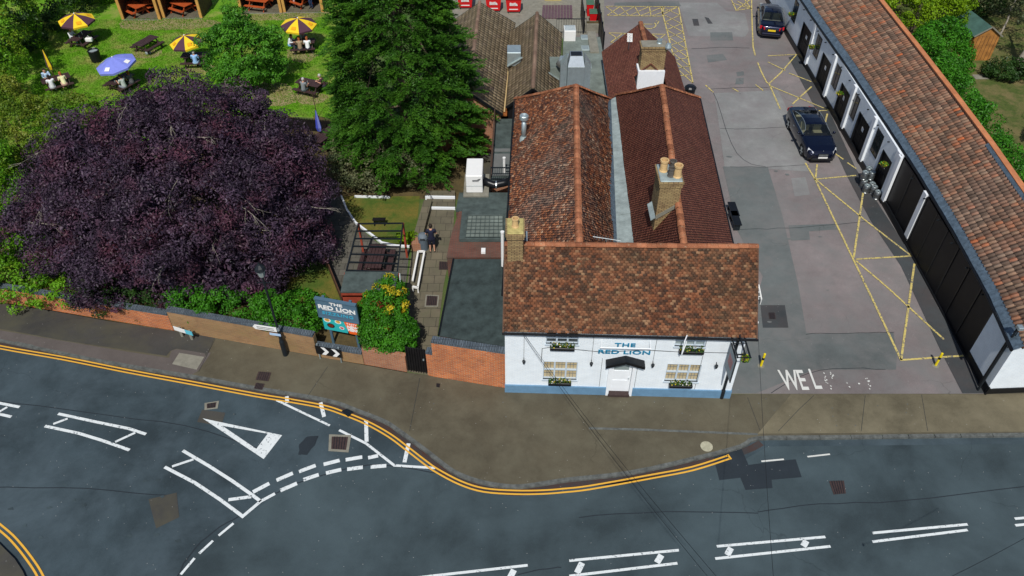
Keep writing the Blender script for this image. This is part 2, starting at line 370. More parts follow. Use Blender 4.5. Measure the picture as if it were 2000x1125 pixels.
# ------------------------------------------------------------------ ground, roads, markings
def pp(pts, z=0.0): return [G(x, y, z) for x, y in pts]
def smooth_line(P, k=4):
    if len(P) < 3: return P
    out = []
    for i in range(len(P) - 1):
        p0, p1, p2, p3 = P[max(i - 1, 0)], P[i], P[i + 1], P[min(i + 2, len(P) - 1)]
        for j in range(k):
            t = j / k
            out.append(.5 * ((2 * p1) + (p2 - p0) * t + (2 * p0 - 5 * p1 + 4 * p2 - p3) * t * t + (3 * p1 - p0 - 3 * p2 + p3) * t ** 3))
    return out + [P[-1]]
def offs(P, d):
    out = []
    for i, p in enumerate(P):
        a = (P[i] - P[i - 1]).normalized() if i else None; b = (P[i + 1] - P[i]).normalized() if i < len(P) - 1 else None
        t = ((a or b) + (b or a)).normalized(); n = Vector((-t.y, t.x, 0)); k = 1
        if a and b: k = 1 / max(.5, n.dot(Vector((-a.y, a.x, 0))))
        out.append(p + n * d * k)
    return out
def ribbon(mb, P, l, r):
    A, B = offs(P, l), offs(P, r)
    for i in range(len(P) - 1): mb.poly([A[i], A[i + 1], B[i + 1], B[i]])
kerb_px = [(-160, 628), (-60, 648), (0, 661), (100, 682), (187, 700), (280, 717), (372, 732), (500, 755), (560, 765), (625, 776), (665, 786), (696, 798), (750, 819), (776, 835), (831, 875), (883, 915), (915, 930), (945, 939), (980, 945),
           (1015, 947), (1060, 941), (1113, 933), (1230, 920), (1353, 893), (1445, 869), (1478, 853), (1600, 851), (2000, 846), (2150, 845)]
KP = smooth_line(pp(kerb_px), 3)
far = [Vector((180, KP[-1].y, 0)), Vector((180, 400, 0)), Vector((-180, 400, 0)), Vector((-180, KP[0].y + 20, 0))]
m = MB().poly(KP + far); struct('ground', m, M['ground'])
m = MB().poly([(-180, -60, -.1), (180, -60, -.1), (180, 45, -.1), (-180, 45, -.1)]); struct('road', m, M['road'])
m = MB(); KO = offs(KP, 0)
A, B = offs(KP, .02), offs(KP, -.14)
for i in range(len(KP) - 1):
    d = (KP[i + 1] - KP[i]); n = max(1, int(d.length / .9))
    for j in range(n):
        t0, t1 = j / n + .004, (j + 1) / n - .004; zz = Vector((0, 0, .006 + .004 * random.random())); dn = Vector((0, 0, .12))
        q = [A[i].lerp(A[i + 1], t0) + zz, A[i].lerp(A[i + 1], t1) + zz, B[i].lerp(B[i + 1], t1) + zz, B[i].lerp(B[i + 1], t0) + zz]
        m.prism([p - dn for p in q], .12)
struct('kerb', m, M['kerb'])
m = MB(); dd = Vector((0, 0, -.096)); K2 = [p + dd for p in smooth_line(pp(kerb_px[:-3]), 3)]
ribbon(m, K2, -.13, -.42); struct('gutter_channel', m, M['gutterdirt'])
m = MB().poly(pp([(850, 925), (905, 955), (1000, 975), (1440, 905), (1500, 872), (2100, 866), (2100, 1200), (345, 1200), (345, 1135), (385, 1080), (440, 1035), (480, 1010), (540, 966), (600, 937), (700, 915), (780, 912)], -.096))
struct('road_resurfacing', m, M['road2'])
for k, poly in enumerate([[(1393, 890), (1447, 873), (1462, 908), (1530, 899), (1554, 897), (1566, 932), (1507, 937), (1509, 953), (1456, 957), (1446, 933), (1405, 938)], [(290, 975), (345, 962), (350, 1010), (305, 1032)], [(395, 800), (440, 806), (432, 832), (385, 824)]]):
    struct('asphalt_patch', MB().poly(pp(poly, -.091)), M['patch'] if k == 0 else M['pave_dark'])
# pavements
PV = offs(KP, .02)
wall_base = [(-160, 563), (0, 591), (100, 606), (212, 626), (300, 640), (420, 657.5), (500, 670), (550, 682), (620, 696), (712, 712), (795, 727), (838, 733), (988, 757)]
i0 = next(i for i, p in enumerate(KP) if p.x > G(500, 760).x)
up = Vector((0, 0, .004))
left_end = [KP[i] + up for i in range(0, i0)]
struct('pavement', MB().poly([p + Vector((0, .02, .004)) for p in KP] + [G(2150, 760, .004), G(1425, 770, .004)] + pp(wall_base[::-1], .004)), M['pave'])
struct('pavement_strip', MB().poly([G(x, y + 2, .008) for x, y in [(-160, 611), (0, 643), (130, 665), (250, 685), (330, 697), (335, 683), (345, 680), (412, 687), (400, 705), (385, 724), (372, 731), (280, 714), (187, 698), (100, 680), (0, 660), (-160, 627)]]), M['pave_pink'])
struct('pavement_repair', MB().poly(pp([(-160, 565), (0, 592), (100, 607), (212, 627), (300, 641), (420, 659), (402, 696), (400, 690), (345, 681), (333, 685), (325, 695), (250, 684), (130, 666), (0, 642), (-160, 608)], .012)), M['pave_dark'])
struct('concrete_apron', MB().poly(pp([(1480, 847), (1545, 770), (1925, 770), (2150, 768), (2150, 841), (2000, 843)], .008)), M['apron'])
m = MB(); ribbon(m, pp([(1150, 836), (1260, 839), (1480, 848)], .010), .05, -.06); struct('kerb_channel', m, M['kerb'])
struct('concrete_cover_slab', MB().poly(pp([(350, 689), (399, 697), (384, 722), (336, 711)], .017)), M['concrete'])
struct('far_pavement', MB().prism(pp([(-120, 975), (0, 1063), (31, 1094), (46, 1117), (70, 1170), (-200, 1250)], -.1), .1), M['pave_dark'])
# markings
def line(px, wd, z=-.089, mb=None, sm=0):
    P = pp(px, z); P = smooth_line(P, sm) if sm else P; m = mb or MB(); ribbon(m, P, wd / 2, -wd / 2); return m
m = MB()
for q in [[(113.5, 808), (190, 824.5), (251.5, 837), (285, 848)], [(87.5, 832), (153, 846), (199, 860), (253, 879)], [(-60, 776), (0, 787.5), (38, 795)], [(-60, 797), (0, 809), (22, 814)],
          [(357, 880), (408, 910), (454, 939.5), (491, 965.5), (509, 979)], [(321.5, 912), (380, 942.5), (429, 975), (474, 1008.5), (509, 979), (537, 964)]]: line(q, .13, mb=m)
for q in [[(104, 828), (132, 817.5)], [(225, 863), (264, 845)], [(-5, 806), (14, 795)], [(336, 911), (378, 897)]]: line(q, .11, mb=m)
struct('hatch_marking', m, M['white_line'])
m = MB(); line([(446, 976), (491, 970)], .14, mb=m)
for q in [((494, 961), (526, 944)), ((540, 938), (572, 924)), ((584, 921), (616.5, 909)), ((632, 907), (663.5, 899)), ((675, 898), (707.5, 892.5)), ((719, 894), (738.5, 890)),
          ((547.5, 958), (580, 944)), ((592.5, 937), (622.5, 927)), ((636.5, 924), (666.5, 917)), ((678, 916.5), (708.5, 912.5)), ((724, 912), (754.5, 909.5))]: line(q, .17, mb=m)
struct('give_way_marking', m, M['white_line'])
m = MB(); line([(540, 781.5), (644, 831)], .10, mb=m); line([(662.5, 840), (715, 866), (770, 909), (850, 914)], .11, mb=m); struct('edge_line', m, M['white_line'])
m = MB()
for q in [[(626, 786), (633, 814)], [(715, 821), (716, 863)], [(798, 866), (790, 903)], [(560, 774), (561, 787)]]: line(q, .16, mb=m)
struct('loading_mark', m, M['white_line'])
O = pp([(395.7, 817), (551, 850), (515, 896.5)], -.089); I = pp([(434, 831.5), (523, 847), (500.6, 876.6)], -.089); m = MB()
for i in range(3): j = (i + 1) % 3; m.poly([O[i], O[j], I[j], I[i]])
struct('give_way_triangle', m, M['white_line'])
m = MB()
for q in [((456, 1022), (427, 1046)), ((416, 1056), (389, 1081)), ((380, 1090), (353, 1122)), ((345, 1133), (322, 1165))]: line(q, .10, mb=m)
struct('lane_marking', m, M['white_line'])
m = MB()
for q in [((842, 1125), (1030.6, 1104)), ((1112, 1095), (1326, 1074.5)), ((1112, 1125), (1323, 1100)), ((1400, 1067), (1612, 1048.5)), ((1397, 1091), (1622, 1067)), ((1704, 1041), (1890, 1024)), ((1704, 1058), (1890, 1035)), ((1982, 1013), (2100, 1003)), ((1983, 1026), (2100, 1015)), ((700, 1143), (842, 1125))]: line(q, .10, mb=m)
for q in [((1137, 1099), (1127, 1119)), ((1292, 1084), (1283, 1099)), ((1004, 1113), (995, 1130)), ((1428, 1070), (1420, 1084)), ((1575, 1056), (1569, 1067))]: line(q, .22, mb=m)
struct('centre_hatching', m, M['white_line'])
m = MB(); line([(1577, 892), (1621, 887)], .07, mb=m); line([(1487, 901), (1531, 897)], .07, mb=m); struct('faded_line', m, M['white_worn'])
yl = [(-100, 655), (0, 678), (125, 700), (250, 725), (375, 748), (500, 771.5), (565, 782), (632, 794.5), (668, 806), (715, 825), (760, 850), (797, 877.5), (830, 903), (853, 919), (899, 943), (945, 957), (1006, 961.5), (1060, 961), (1100, 958), (1153, 952), (1276, 930), (1353, 915), (1424, 892.5)]
P = smooth_line(pp(yl, -.085), 4); m = MB(); ribbon(m, P, .115, .045); ribbon(m, P, -.045, -.115); line([(1421, 887.5), (1428, 897)], .08, z=-.085, mb=m)
struct('double_yellow_lines', m, M['yellow_line'])
P = smooth_line(pp([(-90, 960), (0, 1030), (33, 1061), (64, 1101), (80, 1128), (100, 1170)], -.085), 4); m = MB(); ribbon(m, P, .115, .045); ribbon(m, P, -.045, -.115); struct('yellow_lines', m, M['yellow_line'])
def stain(name, px, z, mat, rag=.12):
    P = pp(px, z); Q = []
    for i in range(len(P)):
        a, b = P[i], P[(i + 1) % len(P)]
        for k in range(5): Q.append(a.lerp(b, k / 5) + Vector((random.uniform(-rag, rag), random.uniform(-rag, rag), 0)) * (b - a).length * .35)
    struct(name, MB().poly(Q), mat)
stain('oil_stain', [(585, 868), (600, 852), (622, 851), (614, 870), (600, 888), (583, 888)], -.0875, M['patch'])
for k, q in enumerate([[(345, 1128), (380, 1072), (430, 1030), (478, 1003), (520, 975), (590, 940), (700, 912), (760, 910), (860, 926)], [(0, 783), (170, 806), (360, 832), (520, 880)], [(-20, 952), (170, 955), (330, 968)], [(1012, 1122), (1060, 1112), (1095, 1108)], [(1480, 1000), (1600, 985), (1760, 978), (2010, 950)], [(1130, 1010), (1300, 1000), (1480, 1001)]]):
    P = smooth_line(pp(q, -.0915 if k not in (0,) else -.0945), 4); P = [p + Vector((random.uniform(-.03, .03), random.uniform(-.03, .03), 0)) for p in P]; m = MB(); ribbon(m, P, .02 + .012 * (k == 0), -.02); struct('tar_seam', m, M['patch'])
for k in range(14):
    c_ = G(random.uniform(20, 420), random.uniform(930, 1060), -.0868); n_ = 9; m = MB(); m.poly([c_ + Vector((math.cos(6.28 * i / n_) * random.uniform(.05, .14), math.sin(6.28 * i / n_) * random.uniform(.03, .08), 0)) for i in range(n_)]); struct('worn_asphalt_patch', m, M['road2'])
# car park
struct('car_park', MB().poly([G(1425, 769, .008), G(1925, 769, .008), G(2100, 700, .008), Vector((26, 50, .008)), Vector((27, 130, .008)), Vector((4, 130, .008)), Vector((4, 47, .008)), G(1425, 500, .008)]), M['park'])
for k, (poly, mt) in enumerate([
    ([(1325, 5), (1400, 5), (1420, 22), (1455, 25), (1463, 60), (1455, 72), (1345, 70), (1335, 40), (1328, 14)], 'park_light'),
    ([(1200, 5), (1325, 2), (1330, 12), (1200, 12)], 'park_blue'), ([(1387, 63), (1430, 63), (1432, 79), (1388, 79)], 'park_blue'),
    ([(1380, 108), (1412, 105), (1420, 117), (1383, 122)], 'park_blue'), ([(1438, 141), (1452, 139), (1454, 147), (1440, 149)], 'park_blue'), ([(1438, 153), (1453, 152), (1452, 164), (1436, 165)], 'park_blue'),
    ([(1395, 182), (1520, 176), (1560, 262), (1580, 335), (1415, 325), (1405, 250)], 'park_light'),
    ([(1412, 325), (1500, 327), (1528, 420), (1560, 560), (1575, 650), (1592, 652), (1745, 650), (1752, 692), (1750, 722), (1590, 722), (1478, 768), (1425, 768), (1490, 540), (1440, 450)], 'park_blue'),
    ([(1545, 348), (1573, 346), (1582, 380), (1552, 384)], 'park_light'), ([(1540, 440), (1632, 437), (1635, 448), (1580, 452), (1582, 468), (1545, 470)], 'park_blue'),
    ([(1352, 37), (1363, 37), (1366, 50), (1355, 50)], 'park_dark'), ([(1376, 33), (1384, 35), (1392, 46), (1383, 46)], 'park_dark'),
    ([(1485, 596), (1533, 596), (1540, 640), (1490, 640)], 'park_dark')]):
    struct('tarmac_repair', MB().poly(pp(poly, .012 + .0011 * k)), M[mt])
struct('dark_tarmac_strip', MB().poly(pp([(1556, 106), (1619, 215), (1672, 330), (1780, 498), (1884, 694), (1925, 768), (1880, 768), (1840, 690), (1760, 520), (1700, 430), (1655, 345), (1600, 225), (1540, 112)], .0275)), M['park_dark'])  # darker strip of tarmac along the foot of the stable block
m = MB()
for q in [[(1468, -20), (1468, 17), (1469.5, 58), (1471, 92), (1475, 108)], [(1480, 122), (1487, 140), (1497, 160), (1503, 165), (1524, 213)], [(1573, 318), (1592, 350), (1630, 430), (1667, 507), (1715, 607), (1760, 703), (1882, 694.5)],
          [(1596, 321), (1592.5, 350), (1672, 342.5)], [(1625, 295), (1647, 311)], [(1655, 317.5), (1672, 329)], [(1594, 351), (1690, 430), (1777, 497.5)], [(1686, 375), (1667.5, 503)], [(1672, 506), (1787, 499.5)], [(1786, 515), (1760, 703)],
          [(1670, 507.5), (1732, 560), (1844, 663)], [(1500, 109), (1556, 106), (1525, 142), (1502.5, 163)], [(1500, 121), (1534, 137.5)], [(1541, 142.5), (1585, 159.5)], [(1585, 169), (1548, 203)], [(1504, 167.5), (1619, 215), (1586, 217)], [(1616, 222), (1609, 250)],
          [(1378, 166), (1393, 180)], [(1431, 172), (1442, 178.5)], [(1476, 165), (1491, 177)], [(1425, -8), (1438, 20), (1467, 16), (1440, 2)], [(1430, 6), (1467, 17), (1452, -5)], [(1440, 18), (1468, -3)]]: line(q, .10, z=.034, mb=m)
struct('parking_bay_lines', m, M['yellow_park'])
m = MB()
LL = lambda a, b, t: (a[0] + (b[0] - a[0]) * t, a[1] + (b[1] - a[1]) * t)
def lattice(a0, a1, b0, b1, n, wd=.08):
    line([a0, a1], .1, z=.034, mb=m); line([b0, b1], .1, z=.034, mb=m)
    for i in range(n):
        line([LL(a0, a1, i / n), LL(b0, b1, (i + 1) / n)], wd, z=.034, mb=m); line([LL(b0, b1, i / n), LL(a0, a1, (i + 1) / n)], wd, z=.034, mb=m)
lattice((1183, 12), (1325, 13), (1186, 30), (1293, 31.5), 5)
lattice((1291, 13), (1325, 148), (1325, 13), (1353.5, 162), 9)
lattice((1189, 64), (1300, 67), (1192, 83), (1303, 86), 4)
P = [(1269 + 12 * math.cos(a), 49 + 7 * math.sin(a)) for a in [R(x) for x in range(-40, 215, 25)]]
line(P, .1, z=.034, mb=m); line([(1284, 47), (1287, 41), (1281, 41)], .08, z=.034, mb=m); line([(1255, 47), (1276, 47)], .08, z=.034, mb=m)
struct('disabled_bay_marking', m, M['yellow_park'])
# painted word at the entrance, half of it worn away
gx = (G(1620, 757) - G(1530, 757)).normalized(); gy = Vector((-gx.y, gx.x, 0))
for s, px, py in (('W', 1543, 744), ('E', 1567, 744), ('L', 1592, 742)):
    o = text_part('painted_letter', s, 1.62, M['white_worn'], None, G(px, py, .034), gx, gy, .0005, .46, bold=.02); tag(o, kind='structure')
m = MB()
for x, y in [(1611, 731), (1612, 738), (1615, 744), (1624, 731), (1627, 736), (1625, 755), (1657, 751), (1692, 740), (1694, 747), (1697, 755), (1680, 748)]: 
    for k in range(3):
        c_ = G(x + random.uniform(-3, 4), y + random.uniform(-4, 5), .034 + .0003 * k); m.poly([c_ + Vector((math.cos(6.28 * i / 7) * random.uniform(.01, .045), math.sin(6.28 * i / 7) * random.uniform(.01, .06), 0)) for i in range(7)])
struct('worn_paint_flecks', m, M['white_worn'])
for q in [[(1395, 182), (1440, 300), (1500, 327)], [(1425, 325), (1500, 326), (1580, 322)], [(1440, 448), (1520, 446), (1640, 438), (1700, 432)], [(1575, 652), (1660, 650), (1745, 649)], [(1505, 768), (1600, 722), (1730, 722)], [(1390, 174), (1440, 171), (1500, 170)], [(1405, 250), (1450, 252), (1540, 248)], [(1350, 95), (1420, 92), (1465, 94)]]:
    P = smooth_line(pp(q, .0295), 5); P = [p + Vector((random.uniform(-.04, .04), random.uniform(-.04, .04), 0)) for p in P]; m = MB(); ribbon(m, P, .014, -.014); struct('tar_seam', m, M['patch'])
for k in range(22):
    c_ = G(random.uniform(1400, 1640), random.uniform(60, 700), .0285 + .00004 * k); n_ = 11; sz = random.uniform(.05, .2); m = MB(); m.poly([c_ + Vector((math.cos(6.28 * i / n_) * sz * random.uniform(.5, 1.2), math.sin(6.28 * i / n_) * sz * .6 * random.uniform(.5, 1.2), 0)) for i in range(n_)]); struct('tarmac_stain', m, M['park_blue'])
for q in [[(1590, 772), (1560, 800), (1520, 842)], [(1690, 772), (1682, 842)], [(1800, 771), (1812, 842)], [(640, 716), (600, 775)], [(420, 662), (388, 726)], [(820, 738), (800, 842)], [(1460, 776), (1485, 842)]]:
    m = MB(); ribbon(m, pp(q, .0135), .008, -.008); struct('paving_joint', m, M['patch'])
for k in range(26):
    c_ = G(random.uniform(450, 1900), random.uniform(775, 840), .0138); m = MB(); m.poly([c_ + Vector((math.cos(6.28 * i / 6) * .03, math.sin(6.28 * i / 6) * .03, 0)) for i in range(6)]); struct('chewing_gum_spot', m, M['kerb'])
# garden surfaces
struct('lawn', MB().poly(pp([(-400, 240), (-200, -60), (640, -60), (700, 60), (700, 235), (520, 225), (330, 300), (0, 360)], .004)), M['lawn'])
for poly in ([(235, 41), (400, 37), (430, 50), (330, 58), (240, 56)], [(468, 28), (640, 24), (600, 36), (490, 40)], [(270, 96), (315, 98), (305, 112), (262, 112)], [(560, 96), (620, 104), (600, 122), (562, 116)], [(582, 176), (640, 186), (618, 204), (575, 196)], [(486, 160), (560, 165), (575, 200), (500, 205)], [(365, 126), (420, 128), (410, 140), (368, 140)]):
    P = pp(poly, .0065); P = smooth_line(P + [P[0]], 5)[:-1]; P = [p + Vector((random.uniform(-.12, .12), random.uniform(-.12, .12), 0)) for p in P]; struct('worn_grass', MB().poly(P), M['worn'])
struct('garden_bed', MB().poly(pp([(-160, 566), (0, 592), (212, 627), (420, 658), (550, 683), (712, 713), (795, 728), (800, 640), (790, 570), (640, 600), (560, 520), (600, 420), (640, 250), (560, 225), (330, 305), (-300, 400)], .004)), M['soil'])
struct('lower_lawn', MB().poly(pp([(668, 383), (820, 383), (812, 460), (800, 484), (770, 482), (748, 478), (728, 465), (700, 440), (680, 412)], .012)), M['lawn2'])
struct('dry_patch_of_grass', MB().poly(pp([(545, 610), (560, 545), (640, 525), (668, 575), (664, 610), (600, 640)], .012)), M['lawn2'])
struct('patio', MB().poly(pp([(610, 395), (666, 383), (680, 414), (700, 442), (728, 467), (748, 480), (800, 486), (792, 560), (786, 590), (668, 590), (640, 520), (600, 500)], .016)), M['slabs_grey'])
struct('bare_soil', MB().poly(pp([(612, 225), (700, 240), (960, 260), (970, 330), (900, 390), (668, 386), (610, 390)], .008)), M['soil'])
struct('garden_path', MB().poly(pp([(828, 405), (888, 405), (884, 470), (866, 560), (850, 690), (838, 733), (793, 725), (800, 640), (790, 590), (806, 480), (816, 478)], .020)), M['slabs'])
m = MB()
for q in [[(667, 385), (678, 412), (695, 437)], [(695, 437), (728, 462), (746, 476), (775, 482), (800, 483)], [(693, 385.5), (762, 387)]]:
    P = pp(q, 0); A, B = offs(P, .05), offs(P, -.05)
    for i in range(len(P) - 1): m.prism([A[i], A[i + 1], B[i + 1], B[i]], .12)
struct('white_edging', m, M['white2'])
m = MB()
for y0, y1, h in ((409, 392, .14), (391.5, 380, .28)):
    q = pp([(831, y0), (889, y0 + 1), (889, y1), (834, y1)], 0); m.prism(q, h)
struct('garden_steps', m, M['slabs'])
m = MB()
for y0, h in ((409, .145), (391.5, .285)):
    a, b = G(831, y0), G(889, y0 + 1); m.prism([a + Vector((0, -.02, 0)), b + Vector((0, -.02, 0)), b + Vector((0, .09, 0)), a + Vector((0, .09, 0))], h)
struct('white_step_nosing', m, M['white2'])
struct('yard', MB().poly(pp([(880, -40), (1180, -40), (1180, 60), (1100, 75), (960, 80), (885, 40)], .012)), M['concrete'])
struct('side_yard', MB().poly(pp([(950, 190), (1010, 190), (1000, 420), (890, 420), (930, 300)], .012)), M['pave_dark'])
struct('neighbour_garden', MB().poly([Vector((26.5, 28, .004)), Vector((60, 28, .004)), Vector((70, 100, .004)), Vector((27.5, 110, .004))]), M['rough'])
# manholes and drains
def cover(px, mat, ox=None, z=.02, fr=None, label='', name='manhole_cover'):
    c = G(*[sum(p[i] for p in px) / len(px) for i in (0, 1)], z)
    r = thing(name, label, 'manhole cover' if name == 'manhole_cover' else 'drain', c, 'iron covers in the ground'); q = pp(px, z)
    if fr: MB().prism([c + (p - c) * fr for p in q], .008).build('frame', M['concrete'], r)
    m = MB().prism([p + Vector((0, 0, .009)) for p in q], .008); m.build('lid', mat, r)
    m = MB()
    for k in range(1, 6):
        a, b = q[0].lerp(q[1], k / 6), q[3].lerp(q[2], k / 6); m.bar(a + Vector((0, 0, .02)), b + Vector((0, 0, .02)), .025, .012)
    m.build('ribs', M['iron'], r)
cover([(648, 853), (680, 854), (676, 879), (647, 877)], M['grate'], z=-.09, fr=1.35, label='square rusty manhole cover in a pale surround, beside the white triangle on the road')
cover([(404, 789), (423, 786), (421, 796), (404, 798)], M['grate'], z=-.09, fr=1.5, label='small rusty manhole cover in the road above the white triangle')
cover([(505, 726), (530, 728), (524, 745), (499, 742)], M['grate'], z=.01, label='brown square cover in the pavement below the fingerpost')
cover([(500, 748), (517, 750), (512, 762), (496, 759)], M['grate'], z=.01, label='brown cover at the kerb edge just below another square cover')
cover([(667, 803), (682, 797), (695, 801), (680, 815)], M['iron'], z=-.083, label='slotted black gully grate crossed by the double yellow lines', name='gully_grate')
cover([(834, 578), (855, 579), (853, 597), (832, 597)], M['grate'], z=.022, fr=1.25, label='brown square cover in the side path below the white rail')
cover([(1501, 611), (1513, 611), (1515, 623), (1503, 623)], M['grate'], z=.036, label='small square drain cover beside the pub in the car park')
cover([(1619, 940), (1648, 939), (1652, 964), (1628, 966)], M['grate'], z=-.09, label='dark square cover in the road at the lower right')
cover([(856, 510), (874, 511), (873, 527), (854, 527)], M['grate'], z=.022, label='dark cover in the path to the right of the standing man') if False else cover([(858, 511), (877, 512), (876, 527), (857, 527)], M['grate'], z=.022, label='dark cover in the path at the feet of the standing man')
cover([(852, 749), (860, 750), (859, 757), (852, 756)], M['grate'], z=.01, label='tiny square cover in the pavement near the gate')
c = G(1380, 872, .01); r = thing('manhole_cover', 'pale round cover in the brown pavement near the corner kerb', 'manhole cover', c, 'iron covers in the ground')
MB().lathe(c, [(.25, 0), (.25, .01), (.0001, .012)], 24).build('lid', plain('worn_concrete_lid', (.38, .36, .26), .9, .25, 8), r)

# ------------------------------------------------------------------ roofs
def GY(px, py, Y):
    u = (px - 1000) / FPX; v = (562.5 - py) / FPX; dy = cp + v * sp_; dz = -sp_ + v * cp; t = Y / dy
    return Vector((u * t, Y, CAM_H + dz * t))
def lin(a, b): a, b = np.array(a, float), np.array(b, float); return lambda u: a + (b - a) * u
def pline(P):
    P = [np.array(p, float) for p in P]; Lg = [0]
    for i in range(len(P) - 1): Lg.append(Lg[-1] + np.linalg.norm(P[i + 1] - P[i]))
    def f(u):
        d = u * Lg[-1]
        for i in range(len(P) - 1):
            if d <= Lg[i + 1] or i == len(P) - 2:
                return P[i] + (P[i + 1] - P[i]) * (d - Lg[i]) / (Lg[i + 1] - Lg[i])
    f.len = Lg[-1]; return f
def ruled_roof(name, ef, rf, tw, th, mat, parent, umin=(0, 0), umax=(1, 1), stag=True, lift=.022, jit=.008, pan=False, wave=.02, cols=1):
    """tiles laid in courses on the ruled surface between the eave ef(u) and the ridge rf(u)"""
    Lr = np.linalg.norm(ef(1.0) - ef(0.0)); H = np.linalg.norm(rf(.5) - ef(.5)); nr = max(2, round(H / th)); nc = max(2, round(Lr / tw))
    V = []; F = []; rv = []; ph = rng.random(4) * 6
    def S(u, v): return ef(u) * (1 - v) + rf(u) * v
    nrm = np.cross(ef(1.0) - ef(0.0), rf(.5) - ef(.5)); nrm /= np.linalg.norm(nrm)
    if nrm[2] < 0: nrm = -nrm
    for j in range(nr):
        v0, v1 = j / nr, min(1, (j + 1.12) / nr); o = .5 if (stag and j % 2) else 0; vm = (j + .5) / nr
        lo, hi = umin[0] + (umin[1] - umin[0]) * vm, umax[0] + (umax[1] - umax[0]) * vm
        for i in range(-1, nc + 1):
            a, b = (i + o) / nc, (i + o + 1) / nc
            if b < lo + .002 or a > hi - .002: continue
            a, b = max(a, lo), min(b, hi); g = .004 / Lr if not pan else 0
            k = len(V); r = rng.random(); l0 = lift + jit * rng.standard_normal(); tw_ = jit * rng.standard_normal()
            A, B, Cc, D = S(a + g, v0), S(b - g, v0), S(b - g, v1), S(a + g, v1)
            wv = wave * (math.sin(A[0] * .9 + ph[0]) * math.sin(A[1] * .8 + ph[1]) + .5 * math.sin(A[1] * 2.3 + ph[2]) * math.sin(A[0] * 1.9))
            if not pan:
                n0 = nrm * (l0 + wv); n1 = nrm * (l0 + tw_ + wv); n2 = nrm * (.002 + wv); dn = nrm * .03
                V += [A + n0, B + n1, Cc + n2, D + n2, A + n0 - dn, B + n1 - dn, Cc + n2 - dn, D + n2 - dn]
                F += [[k, k + 1, k + 2, k + 3], [k + 4, k + 5, k + 1, k], [k + 5, k + 6, k + 2, k + 1], [k + 7, k + 4, k, k + 3]]
                rv += [r] * 8
            else:
                m = 6
                for (v, ll) in ((v0, l0 + .012), (v1, .0)):
                    for q in range(m + 1):
                        t_ = q / m; p = S(a + (b - a) * t_, v); hgt = .06 * math.sin(math.pi * min(1, t_ * 1.35)) ** .8 if t_ < .74 else -.012
                        V.append(p + nrm * (ll + hgt + wv))
                for q in range(m + 1):
                    V.append(V[k + q] - nrm * .035)
                for q in range(m):
                    F.append([k + q, k + q + 1, k + m + 1 + q + 1, k + m + 1 + q]); F.append([k + 2 * (m + 1) + q, k + 2 * (m + 1) + q + 1, k + q + 1, k + q])
                rv += [r] * (3 * (m + 1))
    org = np.array(ORG.get(parent.name, Vector((0, 0, 0)))); V = np.array(V) - org
    # a boarded deck under the tiles
    k = len(V); D = []
    for (u, v) in ((umin[0], 0), (umax[0], 0), (umax[1], 1), (umin[1], 1)): D.append(S(u, v) - org - nrm * (.045 + wave * 1.6))
    if not hasattr(ef, 'len'):
        V = np.vstack([V, D]); F.append([k, k + 1, k + 2, k + 3]); rv += [0] * 4
    me = fast_mesh(name, V, F, {'rv': rv}); return link(name, me, mat, parent)
def ridge(parent, A, B, r=.13, seg=.38, mat=None, lift=.02, name='ridge_tiles', sag=.02):
    A, B = Vector(A), Vector(B); n = max(1, round((B - A).length / seg)); d = (B - A) / n; t = d.cross(Vector((0, 0, 1))).normalized(); up = t.cross(d).normalized()
    if up.z < 0: up = -up
    V = []; F = []; rv = []
    for i in range(n):
        k = len(V); rr = random.random(); off = up * (lift + random.uniform(-.008, .008)) + t * random.uniform(-.01, .01) - Vector((0, 0, sag * math.sin(math.pi * i / n)))
        for (e, rad) in ((0, r * 1.06), (.99, r * .96)):
            for q in range(7):
                a = math.pi * q / 6; V.append(tuple(A + d * (i + e) + off + t * math.cos(a) * rad + up * (math.sin(a) * rad * .8)))
        for q in range(6): F.append([k + q, k + q + 1, k + 8 + q, k + 7 + q])
        F.append([k, k + 6, k + 3, k + 1]); rv += [rr] * 14
    V = np.array(V) - np.array(ORG.get(parent.name, Vector((0, 0, 0))))
    return link(name, fast_mesh(name, V, F, {'rv': rv}), mat or M['ridge'], parent)
def chimney(parent, Yc, pl, pr, ptop, depth, zb, mat, pots=(), cap=.10, matcap=None, corb=True):
    a, b = GY(pl, ptop, Yc), GY(pr, ptop, Yc); zt = a.z; x0, x1 = a.x, b.x
    st = MB().box(x0, x1, Yc, Yc + depth, zb, zt - .25).build('chimney', mat, parent)
    if corb: MB().box(x0 - .04, x1 + .04, Yc - .04, Yc + depth + .04, zt - .25, zt - .08).box(x0 - .075, x1 + .075, Yc - .075, Yc + depth + .075, zt - .08, zt).build('corbel', mat, st)
    m = MB(); e = .02; m.prism([(x0 - e, Yc - e, zt), (x1 + e, Yc - e, zt), (x1 + e, Yc + depth + e, zt), (x0 - e, Yc + depth + e, zt)], .06); m.build('flaunching', matcap or M['concrete'], st, bevel=.03)
    for (fx, fy, r, h, mt) in pots:
        x, y = L(x0, x1, fx), Yc + depth * fy
        MB().lathe((x, y, zt + .04), [(r * 1.15, 0), (r * 1.1, .05), (r * .95, .08), (r * .88, h * .8), (r * 1.08, h * .84), (r * 1.1, h), (r * .8, h), (r * .75, h * .4)], 18).build('chimney_pot', mt, st, smooth=False)
    return st, x0, x1, zt
